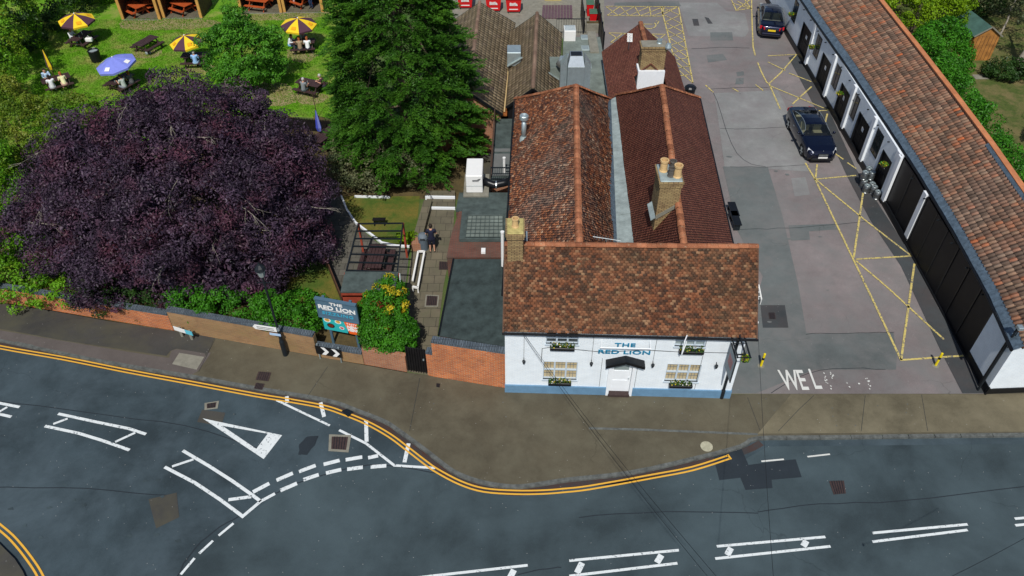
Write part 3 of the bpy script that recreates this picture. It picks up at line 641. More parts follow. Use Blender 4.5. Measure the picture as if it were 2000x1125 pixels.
# ------------------------------------------------------------------ the pub
Fl, Fr = G(987, 764), G(1424, 776)
pub = thing('public_house', 'white fronted old pub with mottled clay tile roofs, two long rear wings and blue plinth', 'pub', (4.5, 21.2, 0))
fd = (Fr - Fl).normalized(); fn = Vector((fd.y, -fd.x, 0))       # fn points at the street
def WP(px, py, out=0.0):
    o = Vector((0, 0, CAM_H)); u = (px - 1000) / FPX; v = (562.5 - py) / FPX; d = Vector((u, cp + v * sp_, -sp_ + v * cp))
    t_ = ((Fl + fn * out) - o).dot(fn) / d.dot(fn); p = o + d * t_
    return (p - Fl).dot(fd), p.z
def FW(s, z, out=0.0): return Fl + fd * s + fn * out + Vector((0, 0, z))
Wd = (Fr - Fl).length
def fbox(mb, s0, s1, z0, z1, o0, o1):
    mb.prism([FW(s0, z0, o0), FW(s1, z0, o0), FW(s1, z0, o1), FW(s0, z0, o1)], z1 - z0)
EZ = 3.9; BKD = 4.55
# wall openings
wins = []
for (l, t_, r, b) in ((1066, 645, 1132, 671), (1317, 651, 1383, 676), (1060, 708, 1129, 740), (1297, 713, 1371, 744)):
    s0, z0 = WP(l, b); s1, z1 = WP(r, t_); wins.append([s0, s1, z0, min(z1, 3.75)])
ds0, _ = WP(1188, 765); ds1, _ = WP(1228, 765); dz = 2.02
m = MB(); ops = [tuple(x) for x in wins] + [(ds0, ds1, 0, dz)]
xs = sorted({0, Wd} | {o[0] for o in ops} | {o[1] for o in ops})
for i in range(len(xs) - 1):
    a, b = xs[i], xs[i + 1]; cuts = sorted([(o[2], o[3]) for o in ops if o[0] <= a + 1e-4 and o[1] >= b - 1e-4]); z = 0
    for c0, c1 in cuts + [(3.88, 3.88)]:
        if c0 > z + .01: fbox(m, a, b, z, c0, -.22, 0)
        z = c1
m.build('front_wall', M['white'], pub)
m = MB(); q = [Fl + fn * -.22, Fr + fn * -.22, Fr - fn * BKD, Fl - fn * BKD]
for a, b in ((3, 0), (1, 2)):
    A, B = q[a], q[b]; mid = (A + B) / 2
    s_ = (Fr - Fl).normalized() * (.2 if a == 3 else -.2)
    prof = [A, B, B + Vector((0, 0, 3.85)), mid + Vector((0, 0, 6.25)), A + Vector((0, 0, 3.85))]; m.prism(prof, s_)
m.prism([q[2], q[3], q[3] + fn * .2, q[2] + fn * .2], 3.85); m.build('side_walls', M['white'], pub)
m = MB(); fbox(m, -.02, ds0 - .12, 0, .47, -.05, .07); fbox(m, ds1 + .12, Wd + .02, 0, .47, -.05, .07)
m.prism([Fr + fd * .05 + fn * -.05, Fr + fd * .05 - fn * BKD, Fr - fn * BKD, Fr + fn * -.05], .47)
m.build('plinth', M['blue_plinth'], pub)
# front roof
rz = 6.5; r0, r1 = G(998, 477, rz), G(1481, 482, rz); e0, e1 = FW(-.06, EZ, .16), FW(Wd + .32, EZ, .16)
r0.x = e0.x + .06
ruled_roof('front_roof', lin(e0, e1), lin(r0, r1), .165, .10, roofF, pub, wave=.03, jit=.011)
b0, b1 = Fl - fn * (BKD + .2) + Vector((-.06, 0, EZ)), Fr - fn * (BKD + .2) + Vector((.3, 0, EZ))
ruled_roof('rear_roof', lin(b1, b0), lin(r1, r0), .165, .12, roofF, pub)
ridge(pub, r0, r1, .13, .40)
m = MB(); m.tube([FW(-.1, EZ - .06, .22), FW(Wd + .36, EZ - .06, .22)], .055, 8); m.build('gutter', M['black'], pub)
m = MB(); m.bar(FW(0, EZ - .03, .03), FW(Wd, EZ - .03, .03), .05, .16); m.build('fascia', M['white2'], pub)
for (l, s) in ((1, .03), (0, -.03)): pass
m = MB()
for E_, R_ in ((e1, r1), (e0, r0), (b1, r1), (b0, r0)): MB().bar(E_ + Vector((0, 0, -.06)), R_ + Vector((0, 0, -.06)), .05, .12).build('verge_board', M['wood_b'], pub)

# left wing
yF = r0.y + .05
def extY(A, B, y): t_ = (y - A.y) / (B.y - A.y); return A + (B - A) * t_
wz = 3.7
LE = (G(990, 472, wz), G(1006, 200, wz)); LR = (G(1131, 478, 6.42), G(1125, 168, 6.5)); LV = (G(1199, 472, wz), G(1191, 187, wz))
RV = (G(1238, 472, wz + .05), G(1203, 188, wz + .05)); RR = (G(1336, 480, 6.32), G(1293, 168, 6.4)); RE = (G(1431, 479, 3.6), G(1366, 190, 3.6))
yH = (LE[1].y + LV[1].y) / 2; yR = LR[1].y; yH2 = (RV[1].y + RE[1].y) / 2
def wing(E, Rg, V_, yA, yE, yRd, matr, names, tw=.165, th=.11, **k):
    el = lin(extY(E[0], E[1], yA), extY(E[0], E[1], yE)); rl = lin(extY(Rg[0], Rg[1], yA), extY(Rg[0], Rg[1], yE)); vl = lin(extY(V_[0], V_[1], yA), extY(V_[0], V_[1], yE))
    u = (yRd - yA) / (yE - yA)
    ruled_roof(names, el, rl, tw, th, matr, pub, umax=(1, u), **k); ruled_roof(names, vl, rl, tw, th, matr, pub, umax=(1, u), **k)
    ap = rl(u); c0, c1 = el(1.0), vl(1.0); h = (c1 - c0) / 2
    ruled_roof('hip_end', lin(c0, c1), lin(ap - h, ap + h), tw, th, matr, pub, umin=(0, .5), umax=(1, .5), **k)
    ridge(pub, rl(0), ap, .15, .40); ridge(pub, ap, c0, .12, .36); ridge(pub, ap, c1, .12, .36)
    return el, rl, vl, ap
w1 = wing(LE, LR, LV, yF, yH, yR, roofA, 'left_wing_roof', wave=.035, jit=.013)
w2 = wing(RV, RR, RE, yF, yH2, RR[1].y, roofR, 'right_wing_roof', wave=.012, jit=.004, tw=.165, th=.105)
m = MB()   # lead valley gutter in lengths
n = 12
for i in range(n):
    a, b = i / n, (i + .985) / n; A0, A1 = Vector(w1[2](a)), Vector(w1[2](b)); B0, B1 = Vector(w2[0](a)), Vector(w2[0](b)); dz_ = Vector((0, 0, -.03 - .015 * (i % 2)))
    A0 = A0.lerp(B0, .12); A1 = A1.lerp(B1, .12); m.slab([A0 + dz_, B0 + dz_ + Vector((.1, 0, .04)), B1 + dz_ + Vector((.1, 0, .04)), A1 + dz_], .04)
m.build('valley_gutter', M['lead_l'], pub)
m = MB(); A0, A1, B0, B1 = Vector(w1[2](0)), Vector(w1[2](1)), Vector(w2[0](0)), Vector(w2[0](1)); z3 = Vector((0, 0, .05))
m.slab([A0 + z3 + Vector((-.22, 0, .2)), A0.lerp(B0, .16), A1.lerp(B1, .16), A1 + z3 + Vector((-.12, 0, .1))], .05); m.build('valley_flashing', M['lead'], pub)
m = MB(); a, b = Vector(w1[0](0)), Vector(w1[0](1)); c_, d_ = Vector(w2[2](1)), Vector(w2[2](0)); y1 = yH
gl = lambda p: Vector((p.x, p.y, 0))
m.prism([gl(a) + Vector((.12, 0, 0)), gl(d_) + Vector((-.15, 0, 0)), gl(c_) + Vector((-.15, -.15, 0)), gl(b) + Vector((.12, -.15, 0))], 3.6); m.build('wing_walls', M['white'], pub)
for P0, P1, sx_ in ((Vector(w2[2](0)), Vector(w2[2](1)), .06), (a, b, -.06)): MB().tube([P0 + Vector((sx_, 0, -.06)), P1 + Vector((sx_, 0, -.06))], .05, 6).build('wing_gutter', M['black'], pub)
# rear wing
ya = yH2 - 1.2; zr = 5.2; RF = G(1251, 45, zr); lf, rf_ = GY(1175, 101, RF.y), GY(1318, 111, RF.y)
ln, rn = G(1188, 185, lf.z), G(1339, 183, rf_.z); rl = (RF, Vector((RF.x - .1, ya, zr + .05)))
le = (lf, extY(lf, ln, ya)); re = (rf_, extY(rf_, rn, ya))
YC = 41.25; mixp = lambda a, b, t_: Vector(a).lerp(Vector(b), t_)
for ed, kk in ((le, .60), (re, .62)):
    e1_, r1_ = extY(ed[0], ed[1], YC), extY(rl[0], rl[1], YC)
    ruled_roof('back_wing_roof', lin(ed[0], e1_), lin(rl[0], r1_), .165, .11, roofR, pub, wave=.012, jit=.004)
    ruled_roof('back_wing_roof', lin(e1_, ed[1]), lin(mixp(e1_, r1_, kk), mixp(ed[1], rl[1], kk)), .165, .11, roofR, pub, wave=.012, jit=.004)
ridge(pub, rl[0], extY(rl[0], rl[1], 42.0), .15, .4)
m = MB(); B4 = [gl(lf) + Vector((.15, -.1, 0)), gl(rf_) + Vector((-.15, -.1, 0)), gl(re[1]) + Vector((-.15, 0, 0)), gl(le[1]) + Vector((.15, 0, 0))]; m.prism(B4, rf_.z - .05)
m.prism([lf + Vector((.15, -.1, -.5)), rf_ + Vector((-.15, -.1, -.3)), RF + Vector((0, -.1, -.1))], Vector((0, -.2, 0))); m.build('back_wing_walls', M['white'], pub)
# chimneys
st, x0, x1, zt = chimney(pub, 22.98, 991, 1022, 458, .95, 4.6, M['brick_y'], [(.5, .45, .13, .42, M['clay'])], matcap=plain('lichened_mortar', (.42, .36, .14), .9, .4, 6))
MB().poly([(x1 + .01, 22.96, 5.85), (x1 + .18, 22.96, 5.87), (x1 + .18, 23.9, 6.8), (x1 + .01, 23.9, 6.8)]).build('flashing', M['lead'], st)
st, x0, x1, zt = chimney(pub, 26.3, 1291, 1333, 356, 1.25, 4.6, M['brick_y'], [(.22, .62, .17, .55, M['clay']), (.50, .30, .13, .42, M['soot']), (.80, .28, .17, .58, M['clay']), (.68, .75, .14, .4, M['soot'])], matcap=M['lead_l'])
m = MB(); zl = lambda x: 6.36 - (7.0 - x) * .86 if x < 7.0 else 6.36
m.slab([(x0 - .22, 26.15, zl(x0 - .2) + .12), (x0 - .03, 26.15, zl(x0) + .1), (x0 - .03, 27.3, zl(x0) + .1), (x0 - .22, 27.3, zl(x0 - .2) + .12)], .04)
m.build('flashing', M['lead_l'], st); m = MB(); m.prism([(x0, 26.28, zl(x0) - .1), (x0, 26.28, zl(x0) + .10), (x1, 26.28, zl(x1) + .08), (x1, 26.28, zl(x1) - .1)], Vector((0, -.04, 0))); m.build('mortar_fillet', M['concrete'], st)
st, x0, x1, zt = chimney(pub, 41.3, 1255, 1303, 92, .75, 3.0, M['brick_y'], [(.72, .5, .14, .25, M['galv'])], matcap=M['concrete'], corb=True)
MB().box(x0 - .1, x1 + .05, 41.12, 41.3, 3.2, GY(1256, 139, 41.15).z).box(x0 - .1, x0, 41.3, 42.1, 3.2, GY(1256, 139, 41.15).z).build('painted_base', M['white2'], st)
MB().lathe((x1 + .05, 41.2, zt - .05), [(.16, 0), (.2, .1), (.12, .3), (.02, .32)], 12).build('cowl', M['galv'], st)
# flue pipe on the left wing
p = Vector((.62, 34.9, 4.1)); fl = MB().tube([p, p + Vector((0, 0, 1.25))], .13, 14).build('flue', M['galv'], pub, smooth=True)
MB().lathe(p + Vector((0, 0, 1.2)), [(.17, 0), (.24, .08), (.24, .26), (.2, .3), (.08, .22)], 16).build('flue_cap', M['galv'], fl)
MB().lathe(p + Vector((0, 0, .15)), [(.25, -.25), (.2, .0), (.14, .12)], 14).build('flue_collar', M['lead_l'], fl)
# windows
for wi, (s0, s1, z0, z1) in enumerate(wins):
    g = MB(); fbox(g, s0, s1, z0, z1, -.16, -.13); upper = wi < 2
    wf = MB(); fbox(wf, s0 - .04, s1 + .04, z0 - .07, z0, -.12, .06)
    fw = MB()
    for i in range(4):
        s = L(s0, s1, i / 3); fbox(fw, s - .035, s + .035, z0, z1, -.12, -.05)
    for k in ((0, .45, 1) if upper else (0, .5, 1)):
        z = L(z0, z1, k); fbox(fw, s0 + .04, s1 - .04, z - .03, z + .03, -.121, -.052)
    f = fw.build('window', M['frame'], pub); wf.build('sill', M['frame'], f)
    g.build('pane', M['glass'] if wi == 0 else M['glass_b'] if wi == 1 else M['glass_c'], f)
    if not upper:
        mb_ = MB()
        for i in range(3):
            for k in range(2):
                a, b = L(s0, s1, i / 3) + .04, L(s0, s1, (i + 1) / 3) - .04; c0, c1 = L(z0, z1, k / 2) + .03, L(z0, z1, (k + 1) / 2) - .03
                for q in (1 / 3, 2 / 3): fbox(mb_, L(a, b, q) - .008, L(a, b, q) + .008, c0, c1, -.135, -.12)
                for q in (.5,): fbox(mb_, a, b, L(c0, c1, q) - .008, L(c0, c1, q) + .008, -.136, -.119)
        mb_.build('glazing_bars', M['lead'], f)
    if wi == 1:   # casement standing open
        sm = L(s0, s1, .37); h = MB()
        A = FW(sm, z0 + .04, -.04); d2 = (fn * .52 - fd * .22)
        for (u, v, u2, v2) in ((0, 0, 1, 0), (0, 1, 1, 1), (0, 0, 0, 1), (1, 0, 1, 1)):
            h.bar(A + d2 * u + Vector((0, 0, v * .75)), A + d2 * u2 + Vector((0, 0, v2 * .75)), .04, .04)
        h.build('open_casement', M['white2'], f)
# door, hood, step
m = MB(); fbox(m, ds0, ds1, .12, dz - .02, -.14, -.09); d = m.build('door', M['white2'], pub)
m = MB()
for (a, b, c0, c1) in ((.14, .86, .25, .85), (.14, .86, 1.0, 1.45)): fbox(m, L(ds0, ds1, a), L(ds0, ds1, b), c0, c1, -.09, -.075)
m.build('door_panel', M['white2'], d); m = MB(); fbox(m, L(ds0, ds1, .14), L(ds0, ds1, .86), 1.52, 1.9, -.089, -.078); m.build('door_glass', M['glass_b'], d)
MB().ball(FW(L(ds0, ds1, .9), 1.0, -.05), .035).build('handle', M['steel'], d)
m = MB(); fbox(m, ds0 - .12, ds0, 0, dz, -.1, .09); fbox(m, ds1, ds1 + .12, 0, dz, -.1, .09); fbox(m, ds0 - .12, ds1 + .12, dz, dz + .12, -.1, .09); m.build('door_surround', M['white2'], pub)
m = MB(); fbox(m, ds0 - .02, ds1 + .02, 0, .12, -.14, .16); m.build('door_step', M['grate'], pub)
sc_ = (ds0 + ds1) / 2 + .08; m = MB()
for s in (-1, 1):
    a, b = FW(sc_, 2.50, 0), FW(sc_ + s * .80, 2.22, 0); o = fn * .34; m.slab([a, b, b + o, a + o], .06)
    m.prism([a + o, b + o, b + o - Vector((0, 0, .16)), a + o - Vector((0, 0, .15))], fn * .03)
m.build('door_hood', M['black'], pub)
for s in (-1, 1): MB().bar(FW(sc_ + s * .72, 2.15, .28), FW(sc_ + s * .72, 1.85, .02), .05, .05).build('hood_bracket', M['white2'], pub)
# lettering on the front
s_, z_ = WP(1221, 674); text_part('lettering', 'THE', .30, M['blue_text'], pub, FW(s_, z_, .012), fd, (0, 0, 1), .012, 1.45, bold=.008, sp=1.1)
s_, z_ = WP(1219, 688); text_part('lettering', 'RED LION', .30, M['blue_text'], pub, FW(s_, z_, .012), fd, (0, 0, 1), .012, 1.55, bold=.008, sp=1.05)
s_, z_ = WP(1221, 682, .25); m = MB(); m.bar(FW(s_ - 1.0, z_ + .0, .2), FW(s_ + 1.05, z_ + .0, .2), .05, .035)
for k in (-.95, 1.0): m.bar(FW(s_ + k, z_ + .02, .2), FW(s_ + k, z_ + .35, .01), .02, .02)
m.build('sign_light_bar', M['white2'], pub)
m = MB()
for px, z0_, z1_ in ((1023, 2.0, 3.8), (1155, 2.0, 3.8), (1275, 2.0, 3.8), (1370, .5, 3.8), (1176, .5, 2.3), (1247, .5, 2.3)):
    s_, _ = WP(px, 706); m.bar(FW(s_, z0_, .012), FW(s_, z1_, .012), .012, .012)
m.tube([FW(WP(x, y)[0], WP(x, y)[1], .02) for x, y in [(1057, 706), (1059, 680), (1072, 678), (1125, 682), (1175, 687), (1260, 683), (1330, 687), (1440, 689)]], .012, 5)
m.build('cable', M['iron'], pub)
for px, py in ((1023, 707), (1155, 711), (1275, 714), (1399, 716)):
    s_, z_ = WP(px, py, .12); q = FW(s_, z_, .14); l_ = MB().lathe(q, [(.03, -.1), (.06, .0), (.07, .08), (.03, .12), (.01, .16)], 10).bar(q + Vector((0, 0, .1)), FW(s_, z_ + .14, .0), .025, .025).build('wall_lamp', M['iron'], pub)
    MB().lathe(q, [(.045, -.02), (.055, .06)], 10).build('lamp_glass', M['glass_b'], l_)
# aerial and dish
def aerial(p, d, n, label, L_=1.0, tilt=0):
    r = thing('television_aerial', label, 'aerial', p, 'television aerials'); d = Vector(d).normalized(); t = d.cross(Vector((0, 0, 1))).normalized(); m = MB(); m.tube([p, p + d * L_], .014, 5); q = MB()
    for i in range(n): c = p + d * (L_ * (i + .5) / n); q.tube([c - t * .16, c + t * .16], .007, 4)
    m.build('boom', M['steel'], r); q.build('elements', M['steel'], r); MB().tube([p + d * .5 * L_, p + d * .5 * L_ - Vector((0, 0, .75))], .018, 6).build('mast', M['galv'], r)
aerial(G(1158, 462, 6.0), (1, -.12, -.1), 10, 'thin television aerial lying low behind the ridge of the front roof', 1.15)
aerial(G(1230, 82, 5.4), (.12, 1, .02), 11, 'small television aerial above the dark tiles of the back wing', 1.15)

# ------------------------------------------------------------------ stable block on the right
stb = thing('stable_block', 'long low white and black stable building with pantile roof along the car park', 'outbuilding', (21, 35, 0))
SX = lambda y: float(np.interp(y, [21.2, 30, 48.9, 70], [20.47, 20.78, 21.05, 21.1]))
def YB(px, py): return G(px, py).y
ezz = 3.3
ep = [G(1977, 689, ezz), G(1920, 550, ezz), G(1860, 445, ezz), G(1800, 345, ezz), G(1750, 270, ezz), G(1700, 190, ezz), G(1606, 60, ezz)]; ep.append(Vector((21.1, 68, ezz)))
ep[0] = Vector((20.02, 20.75, ezz))
tp = [Vector((23.1, 20.6, 5)), Vector((23.45, 28.5, 5)), Vector((23.8, 33.1, 5)), Vector((24.15, 40.4, 5)), Vector((24.45, 50.8, 5)), Vector((24.7, 68, 5))]
ep = [Vector((float(np.interp(y, [p.y for p in ep], [p.x for p in ep])), y, ezz)) for y in [20.75, 24, 28.5, 33, 38, 44, 52, 60, 68]]
tp = [Vector((float(np.interp(y, [p.y for p in tp], [p.x for p in tp])), y, 5)) for y in [20.75, 24, 28.5, 33, 38, 44, 52, 60, 68]]
EF = [e.lerp(t_, .11) for e, t_ in zip(ep, tp)]
ruled_roof('pantile_roof', pline(EF), pline(tp), .235, .34, roofP, stb, stag=False, pan=True, lift=.02, jit=.005, wave=.02)
m = MB()
for i in range(len(ep) - 1):
    for k in range(6):
        a, b = k / 6, (k + .97) / 6; o = Vector((0, 0, .012 * (k % 2)))
        m.slab([ep[i].lerp(ep[i + 1], a) + o, ep[i].lerp(ep[i + 1], b) + o, EF[i].lerp(EF[i + 1], b) + Vector((0, 0, .05)) + o, EF[i].lerp(EF[i + 1], a) + Vector((0, 0, .05)) + o], .04)
m.build('eaves_flashing', M['lead'], stb)
MB().tube([p + Vector((-.05, 0, -.07)) for p in ep], .06, 8).build('gutter', M['black'], stb)
m = MB()
for i in range(len(tp) - 1):
    o = Vector((0, 0, -.2)); m.slab([EF[i] - Vector((0, 0, .12)), EF[i + 1] - Vector((0, 0, .12)), tp[i + 1] - Vector((0, 0, .12)), tp[i] - Vector((0, 0, .12))], .06)
m.build('roof_deck', M['wood_b'], stb)
m = MB(); c = MB()
for i in range(len(tp) - 1):
    a, b = tp[i], tp[i + 1]; q = [Vector((a.x + .03, a.y, 0)), Vector((b.x + .03, b.y, 0)), Vector((b.x + .26, b.y, 0)), Vector((a.x + .26, a.y, 0))]
    m.prism(q, 5.12); c.prism([p + Vector((0, 0, 5.12)) for p in [q[0] + Vector((-.02, 0, 0)), q[1] + Vector((-.02, 0, 0)), q[2] + Vector((.05, 0, 0)), q[3] + Vector((.05, 0, 0))]], .06)
m.build('back_wall', M['brick_r'], stb); c.build('parapet', M['brick_c'], stb)
m = MB()     # lead upstand with a few rough repairs against the parapet
for i in range(len(tp) - 1):
    if i in (1, 2): m.slab([EF[i].lerp(tp[i], .955) + Vector((0, 0, .08)), EF[i + 1].lerp(tp[i + 1], .955) + Vector((0, 0, .08)), tp[i + 1] + Vector((0, 0, .14)), tp[i] + Vector((0, 0, .14))], .03)
m.build('lead_upstand', M['lead'], stb)
def face(mb, y0, y1, z0, z1, o0, o1):
    n_ = max(1, int((y1 - y0) / 3))
    for k in range(n_):
        a, b = L(y0, y1, k / n_), L(y0, y1, (k + 1) / n_); mb.prism([(SX(a) - o1, a, z0), (SX(b) - o1, b, z0), (SX(b) - o0, b, z0), (SX(a) - o0, a, z0)], z1 - z0)
runs = [  # kind, y at the near end, y at the far end (read on the foot of the wall)
    ('w', (1925, 768), (1886, 699)), ('d', (1886, 699), (1774, 477)), ('p', (1774, 477), (1769, 468)), ('d', (1769, 468), (1736, 399)), ('p', (1736, 399), (1728, 386)), ('b', (1728, 386), (1712, 358)),
    ('w', (1712, 358), (1686, 317)), ('b', (1686, 317), (1667, 282)), ('w', (1667, 282), (1647, 250)), ('b', (1647, 250), (1633, 224)), ('w', (1633, 224), (1613, 190)), ('b', (1613, 190), (1600, 163)),
    ('w', (1600, 163), (1580, 130)), ('b', (1580, 130), (1565, 101)), ('w', (1565, 101), (1530, -20))]
for kind, a, b in runs:
    y0, y1 = YB(*a), YB(*b)
    if a == (1925, 768): y0 = 21.2
    m = MB()
    if kind == 'w':
        face(m, y0, y1, 0, 3.2, -.2, .02); m.build('white_wall', M['white'], stb)
    elif kind == 'p':
        face(m, y0, y1, 0.25, 3.2, -.15, .06); m.build('white_post', M['white2'], stb)
    elif kind == 'd':
        face(m, y0, y1, .05, 3.1, -.2, -.02); dr = m.build('large_doors', M['black_wood'], stb); k = MB(); n_ = int((y1 - y0) / 1.2)
        for j in range(n_ + 1): yy = L(y0 + .05, y1 - .05, j / max(1, n_)); face(k, yy - .04, yy + .04, .05, 3.1, -.02, .015)
        k.build('door_battens', M['black'], dr)
    else:
        face(m, y0 + .05, y1 - .05, .02, 2.25, -.2, -.04); dr = m.build('stable_door', M['black_wood'], stb); k = MB(); face(k, y0 + .05, y1 - .05, 1.15, 1.19, -.04, -.02)
        for j in (.25, .5, .75): yy = L(y0, y1, j); face(k, yy - .01, yy + .01, .02, 2.25, -.04, -.03)
        k.build('door_battens', M['black'], dr); k = MB(); face(k, y0 - .02, y0 + .06, 0, 2.3, -.1, .05); k.build('door_post', M['black'], stb); k = MB(); face(k, y1 - .06, y1 + .02, 0, 2.3, -.1, .05); k.build('door_post', M['black'], stb)
        m = MB(); face(m, y0, y1, 2.3, 3.2, -.2, .02); m.build('white_wall', M['white'], stb)
        k = MB(); face(k, L(y0, y1, .45), L(y0, y1, .6), 1.5, 1.75, -.02, -.01); k.build('door_sign', M['plate_w'], dr)
# pilasters beside the doors, small high windows, strap brackets
for a in [(1722, 375), (1676, 300), (1640, 238), (1606, 178), (1572, 117)]:
    y = YB(*a); m = MB(); face(m, y - 1.35, y - 1.0, .3, 3.2, .02, .16); m.build('pilaster', M['white2'], stb)
for y in [YB(1700, 340), YB(1656, 266), YB(1623, 207), YB(1590, 146), YB(1555, 75)]:
    m = MB(); face(m, y - .5, y + .5, 1.35, 2.85, -.02, .035); wdw = m.build('window', M['black'], stb); g = MB(); face(g, y - .4, y + .4, 1.45, 2.75, .036, .045); g.build('pane', M['glass'], wdw)
    g = MB(); face(g, y - .02, y + .02, 1.45, 2.75, .045, .06); g.build('glazing_bars', M['black'], wdw)
m = MB(); face(m, 21.1, YB(1774, 477), 0, .12, .0, .07); face(m, YB(1774, 477) + .0, 66, 0, .38, .02, .10); face(m, 21.1, YB(1886, 699), .12, .45, -.01, .05); m.prism([(20.40, 21.15, 0), (30, 21.6, 0), (30, 21.75, 0), (20.45, 21.3, 0)], .32); m.build('plinth', M['black'], stb)
m = MB(); m.prism([(SX(21.2) - .02, 21.2, 0), (23.3, 21.34, 0), (30, 21.65, 0), (30, 21.85, 0), (SX(21.4), 21.4, 0)], 3.2)
m.prism([(SX(21.2), 21.2, 3.2), (23.3, 21.34, 3.2), (23.3, 21.34, 4.75)], Vector((0, .2, 0))); m.build('end_wall', M['white'], stb)
m = MB(); yy = YB(1905, 735)
# ventilation brackets along the eaves
for i in range(22): m = MB(); y = 22.5 + i * 1.75; face(m, y, y + .05, 2.95, 3.0, .02, .14); m.build('gutter_bracket', M['iron'], stb)
MB().tube([Vector((SX(21.6) - .12, 21.6, .05)), Vector((SX(21.6) - .12, 21.6, 2.9)), Vector((SX(21.6) - .35, 21.5, 3.15))], .05, 8).build('downpipe', M['black'], stb)
# tall black bracket lamp at the corner
p = G(1909, 763); r = thing('lamp_bracket', 'tall black pole with small floodlight fixed at the near corner of the stable block', 'lamp', p)
hh = HG(1909, 763, 640); MB().tube([p, p + Vector((0, 0, hh))], .045, 8).build('pole', M['iron'], r)
m = MB(); m.bar(p + Vector((0, 0, hh * .75)), p + Vector((.45, .15, hh * .75)), .04, .04); m.bar(p + Vector((0, 0, hh * .9)), p + Vector((.4, .1, hh * .8)), .03, .03); m.bar(p + Vector((.1, 0, hh * .7)), p + Vector((.1, 0, hh * .95)), .03, .03); m.build('bracket', M['iron'], r)
MB().box(p.x - .1, p.x + .12, p.y - .2, p.y + .04, hh, hh + .16).build('floodlight', M['galv'], r, bevel=.02)

# ------------------------------------------------------------------ low buildings behind and beside the pub
def gable_house(label, rA, rB, eLa, eLb, eRa, eRb, mat, ridge_mat, wallm, tw=.32, th=.30, name='annexe', **k):
    r = thing(name, label, 'outbuilding', ((rA.x + rB.x) / 2, (rA.y + rB.y) / 2, 0))
    ruled_roof('roof', lin(eLa, eLb), lin(rA, rB), tw, th, mat, r, stag=False, **k); ruled_roof('roof', lin(eRb, eRa), lin(rB, rA), tw, th, mat, r, stag=False, **k)
    ridge(r, rA, rB, .12, .45, ridge_mat); z = min(eLa.z, eRa.z, eLb.z, eRb.z) - .08; d = Vector((0, .15, 0))
    m = MB(); m.prism([gl(eLa) + Vector((.12, .2, 0)), gl(eRa) + Vector((-.12, .2, 0)), gl(eRb) + Vector((-.12, -.15, 0)), gl(eLb) + Vector((.12, -.15, 0))], z)
    for (e1_, e2_, rr, s) in ((eLa, eRa, rA, 1), (eLb, eRb, rB, -1)):
        m.prism([Vector((e1_.x + .12, e1_.y + .2 * s, z)), Vector((e2_.x - .12, e2_.y + .2 * s, z)), Vector((e2_.x - .12, e2_.y + .2 * s, e2_.z - .08)), Vector((rr.x, rr.y + .2 * s, rr.z - .1)), Vector((e1_.x + .12, e1_.y + .2 * s, e1_.z - .08))], Vector((0, .1 * s, 0)))
    m.build('walls', wallm, r); m = MB()
    for s, (a, b) in ((1, (eLa, rA)), (1, (eRa, rA))): m.bar(a + Vector((0, -.02, -.06)), b + Vector((0, -.02, -.06)), .05, .15)
    m.build('barge_boards', M['black'], r); return r
a2n, a2f = GY(1041, 172, 40.3), G(1049, 25, 4.2)
an2 = gable_house('brown tiled gabled kitchen annexe with two metal roof vents behind the pub', a2n, a2f, Vector((-.35, 40.3, 3.0)), Vector((.0, a2f.y, 2.95)), Vector((2.75, 40.3, 2.85)), Vector((3.45, a2f.y, 2.75)), roofB, M['ridge_b'], M['black_wood'], wave=.015, jit=.003)
a1f = G(937, 4, 4.2); a1n = Vector((-2.5, 39.9, 4.2))
an1 = gable_house('brown tiled gabled annexe half hidden by the tall conifer', a1n, a1f, Vector((-4.7, 39.9, 2.6)), Vector((-4.6, a1f.y, 2.6)), Vector((-.55, 39.9, 2.75)), Vector((.25, a1f.y, 2.7)), roofB, M['ridge_b'], M['brick_r'], wave=.015, jit=.003)
m = MB(); m.slab([Vector((-.62, 40, 2.62)), Vector((-.3, 40, 2.62)), Vector((.12, 51, 2.62)), Vector((.0, 51, 2.62))], .08); m.build('leaf_filled_gutter', plain('rust_leaves', (.28, .09, .02), .9, .5, 6), an2)
m = MB(); m.tube([Vector((-.45, 40.2, 2.75)), Vector((-.05, 50.5, 2.72)), Vector((.15, 50.5, 2.72))], .05, 8); m.build('gutter_pipe', plain('cream_pipe', (.62, .45, .22), .6), an2)
def saddle(c, w_, d_, h_, out, parent, mt=None, bk=None):
    m = MB(); x, y, z = c; m.prism([(x, y - w_ / 2, z - .9), (x, y + w_ / 2, z - .9), (x, y + w_ / 2, z), (x, y - w_ / 2, z)], Vector((out * d_, 0, 0)))
    o = m.build('roof_vent', mt or M['galv'], parent, bevel=.015)
    MB().prism([(x - out * .1, y - w_ / 2 - .12, z - .3), (x + out * d_, y - w_ / 2 - .12, z - .9), (x + out * d_, y - w_ / 2, z - .9), (x - out * .1, y - w_ / 2, z - .3)], .06).build('vent_flashing', M['lead_l'], o)
saddle((.55, 45.4, 4.15), 1.1, .85, 1, -1, an2); saddle((2.35, 44.4, 3.75), 1.5, .75, 1, 1, an2, mt=M['flat_g'])
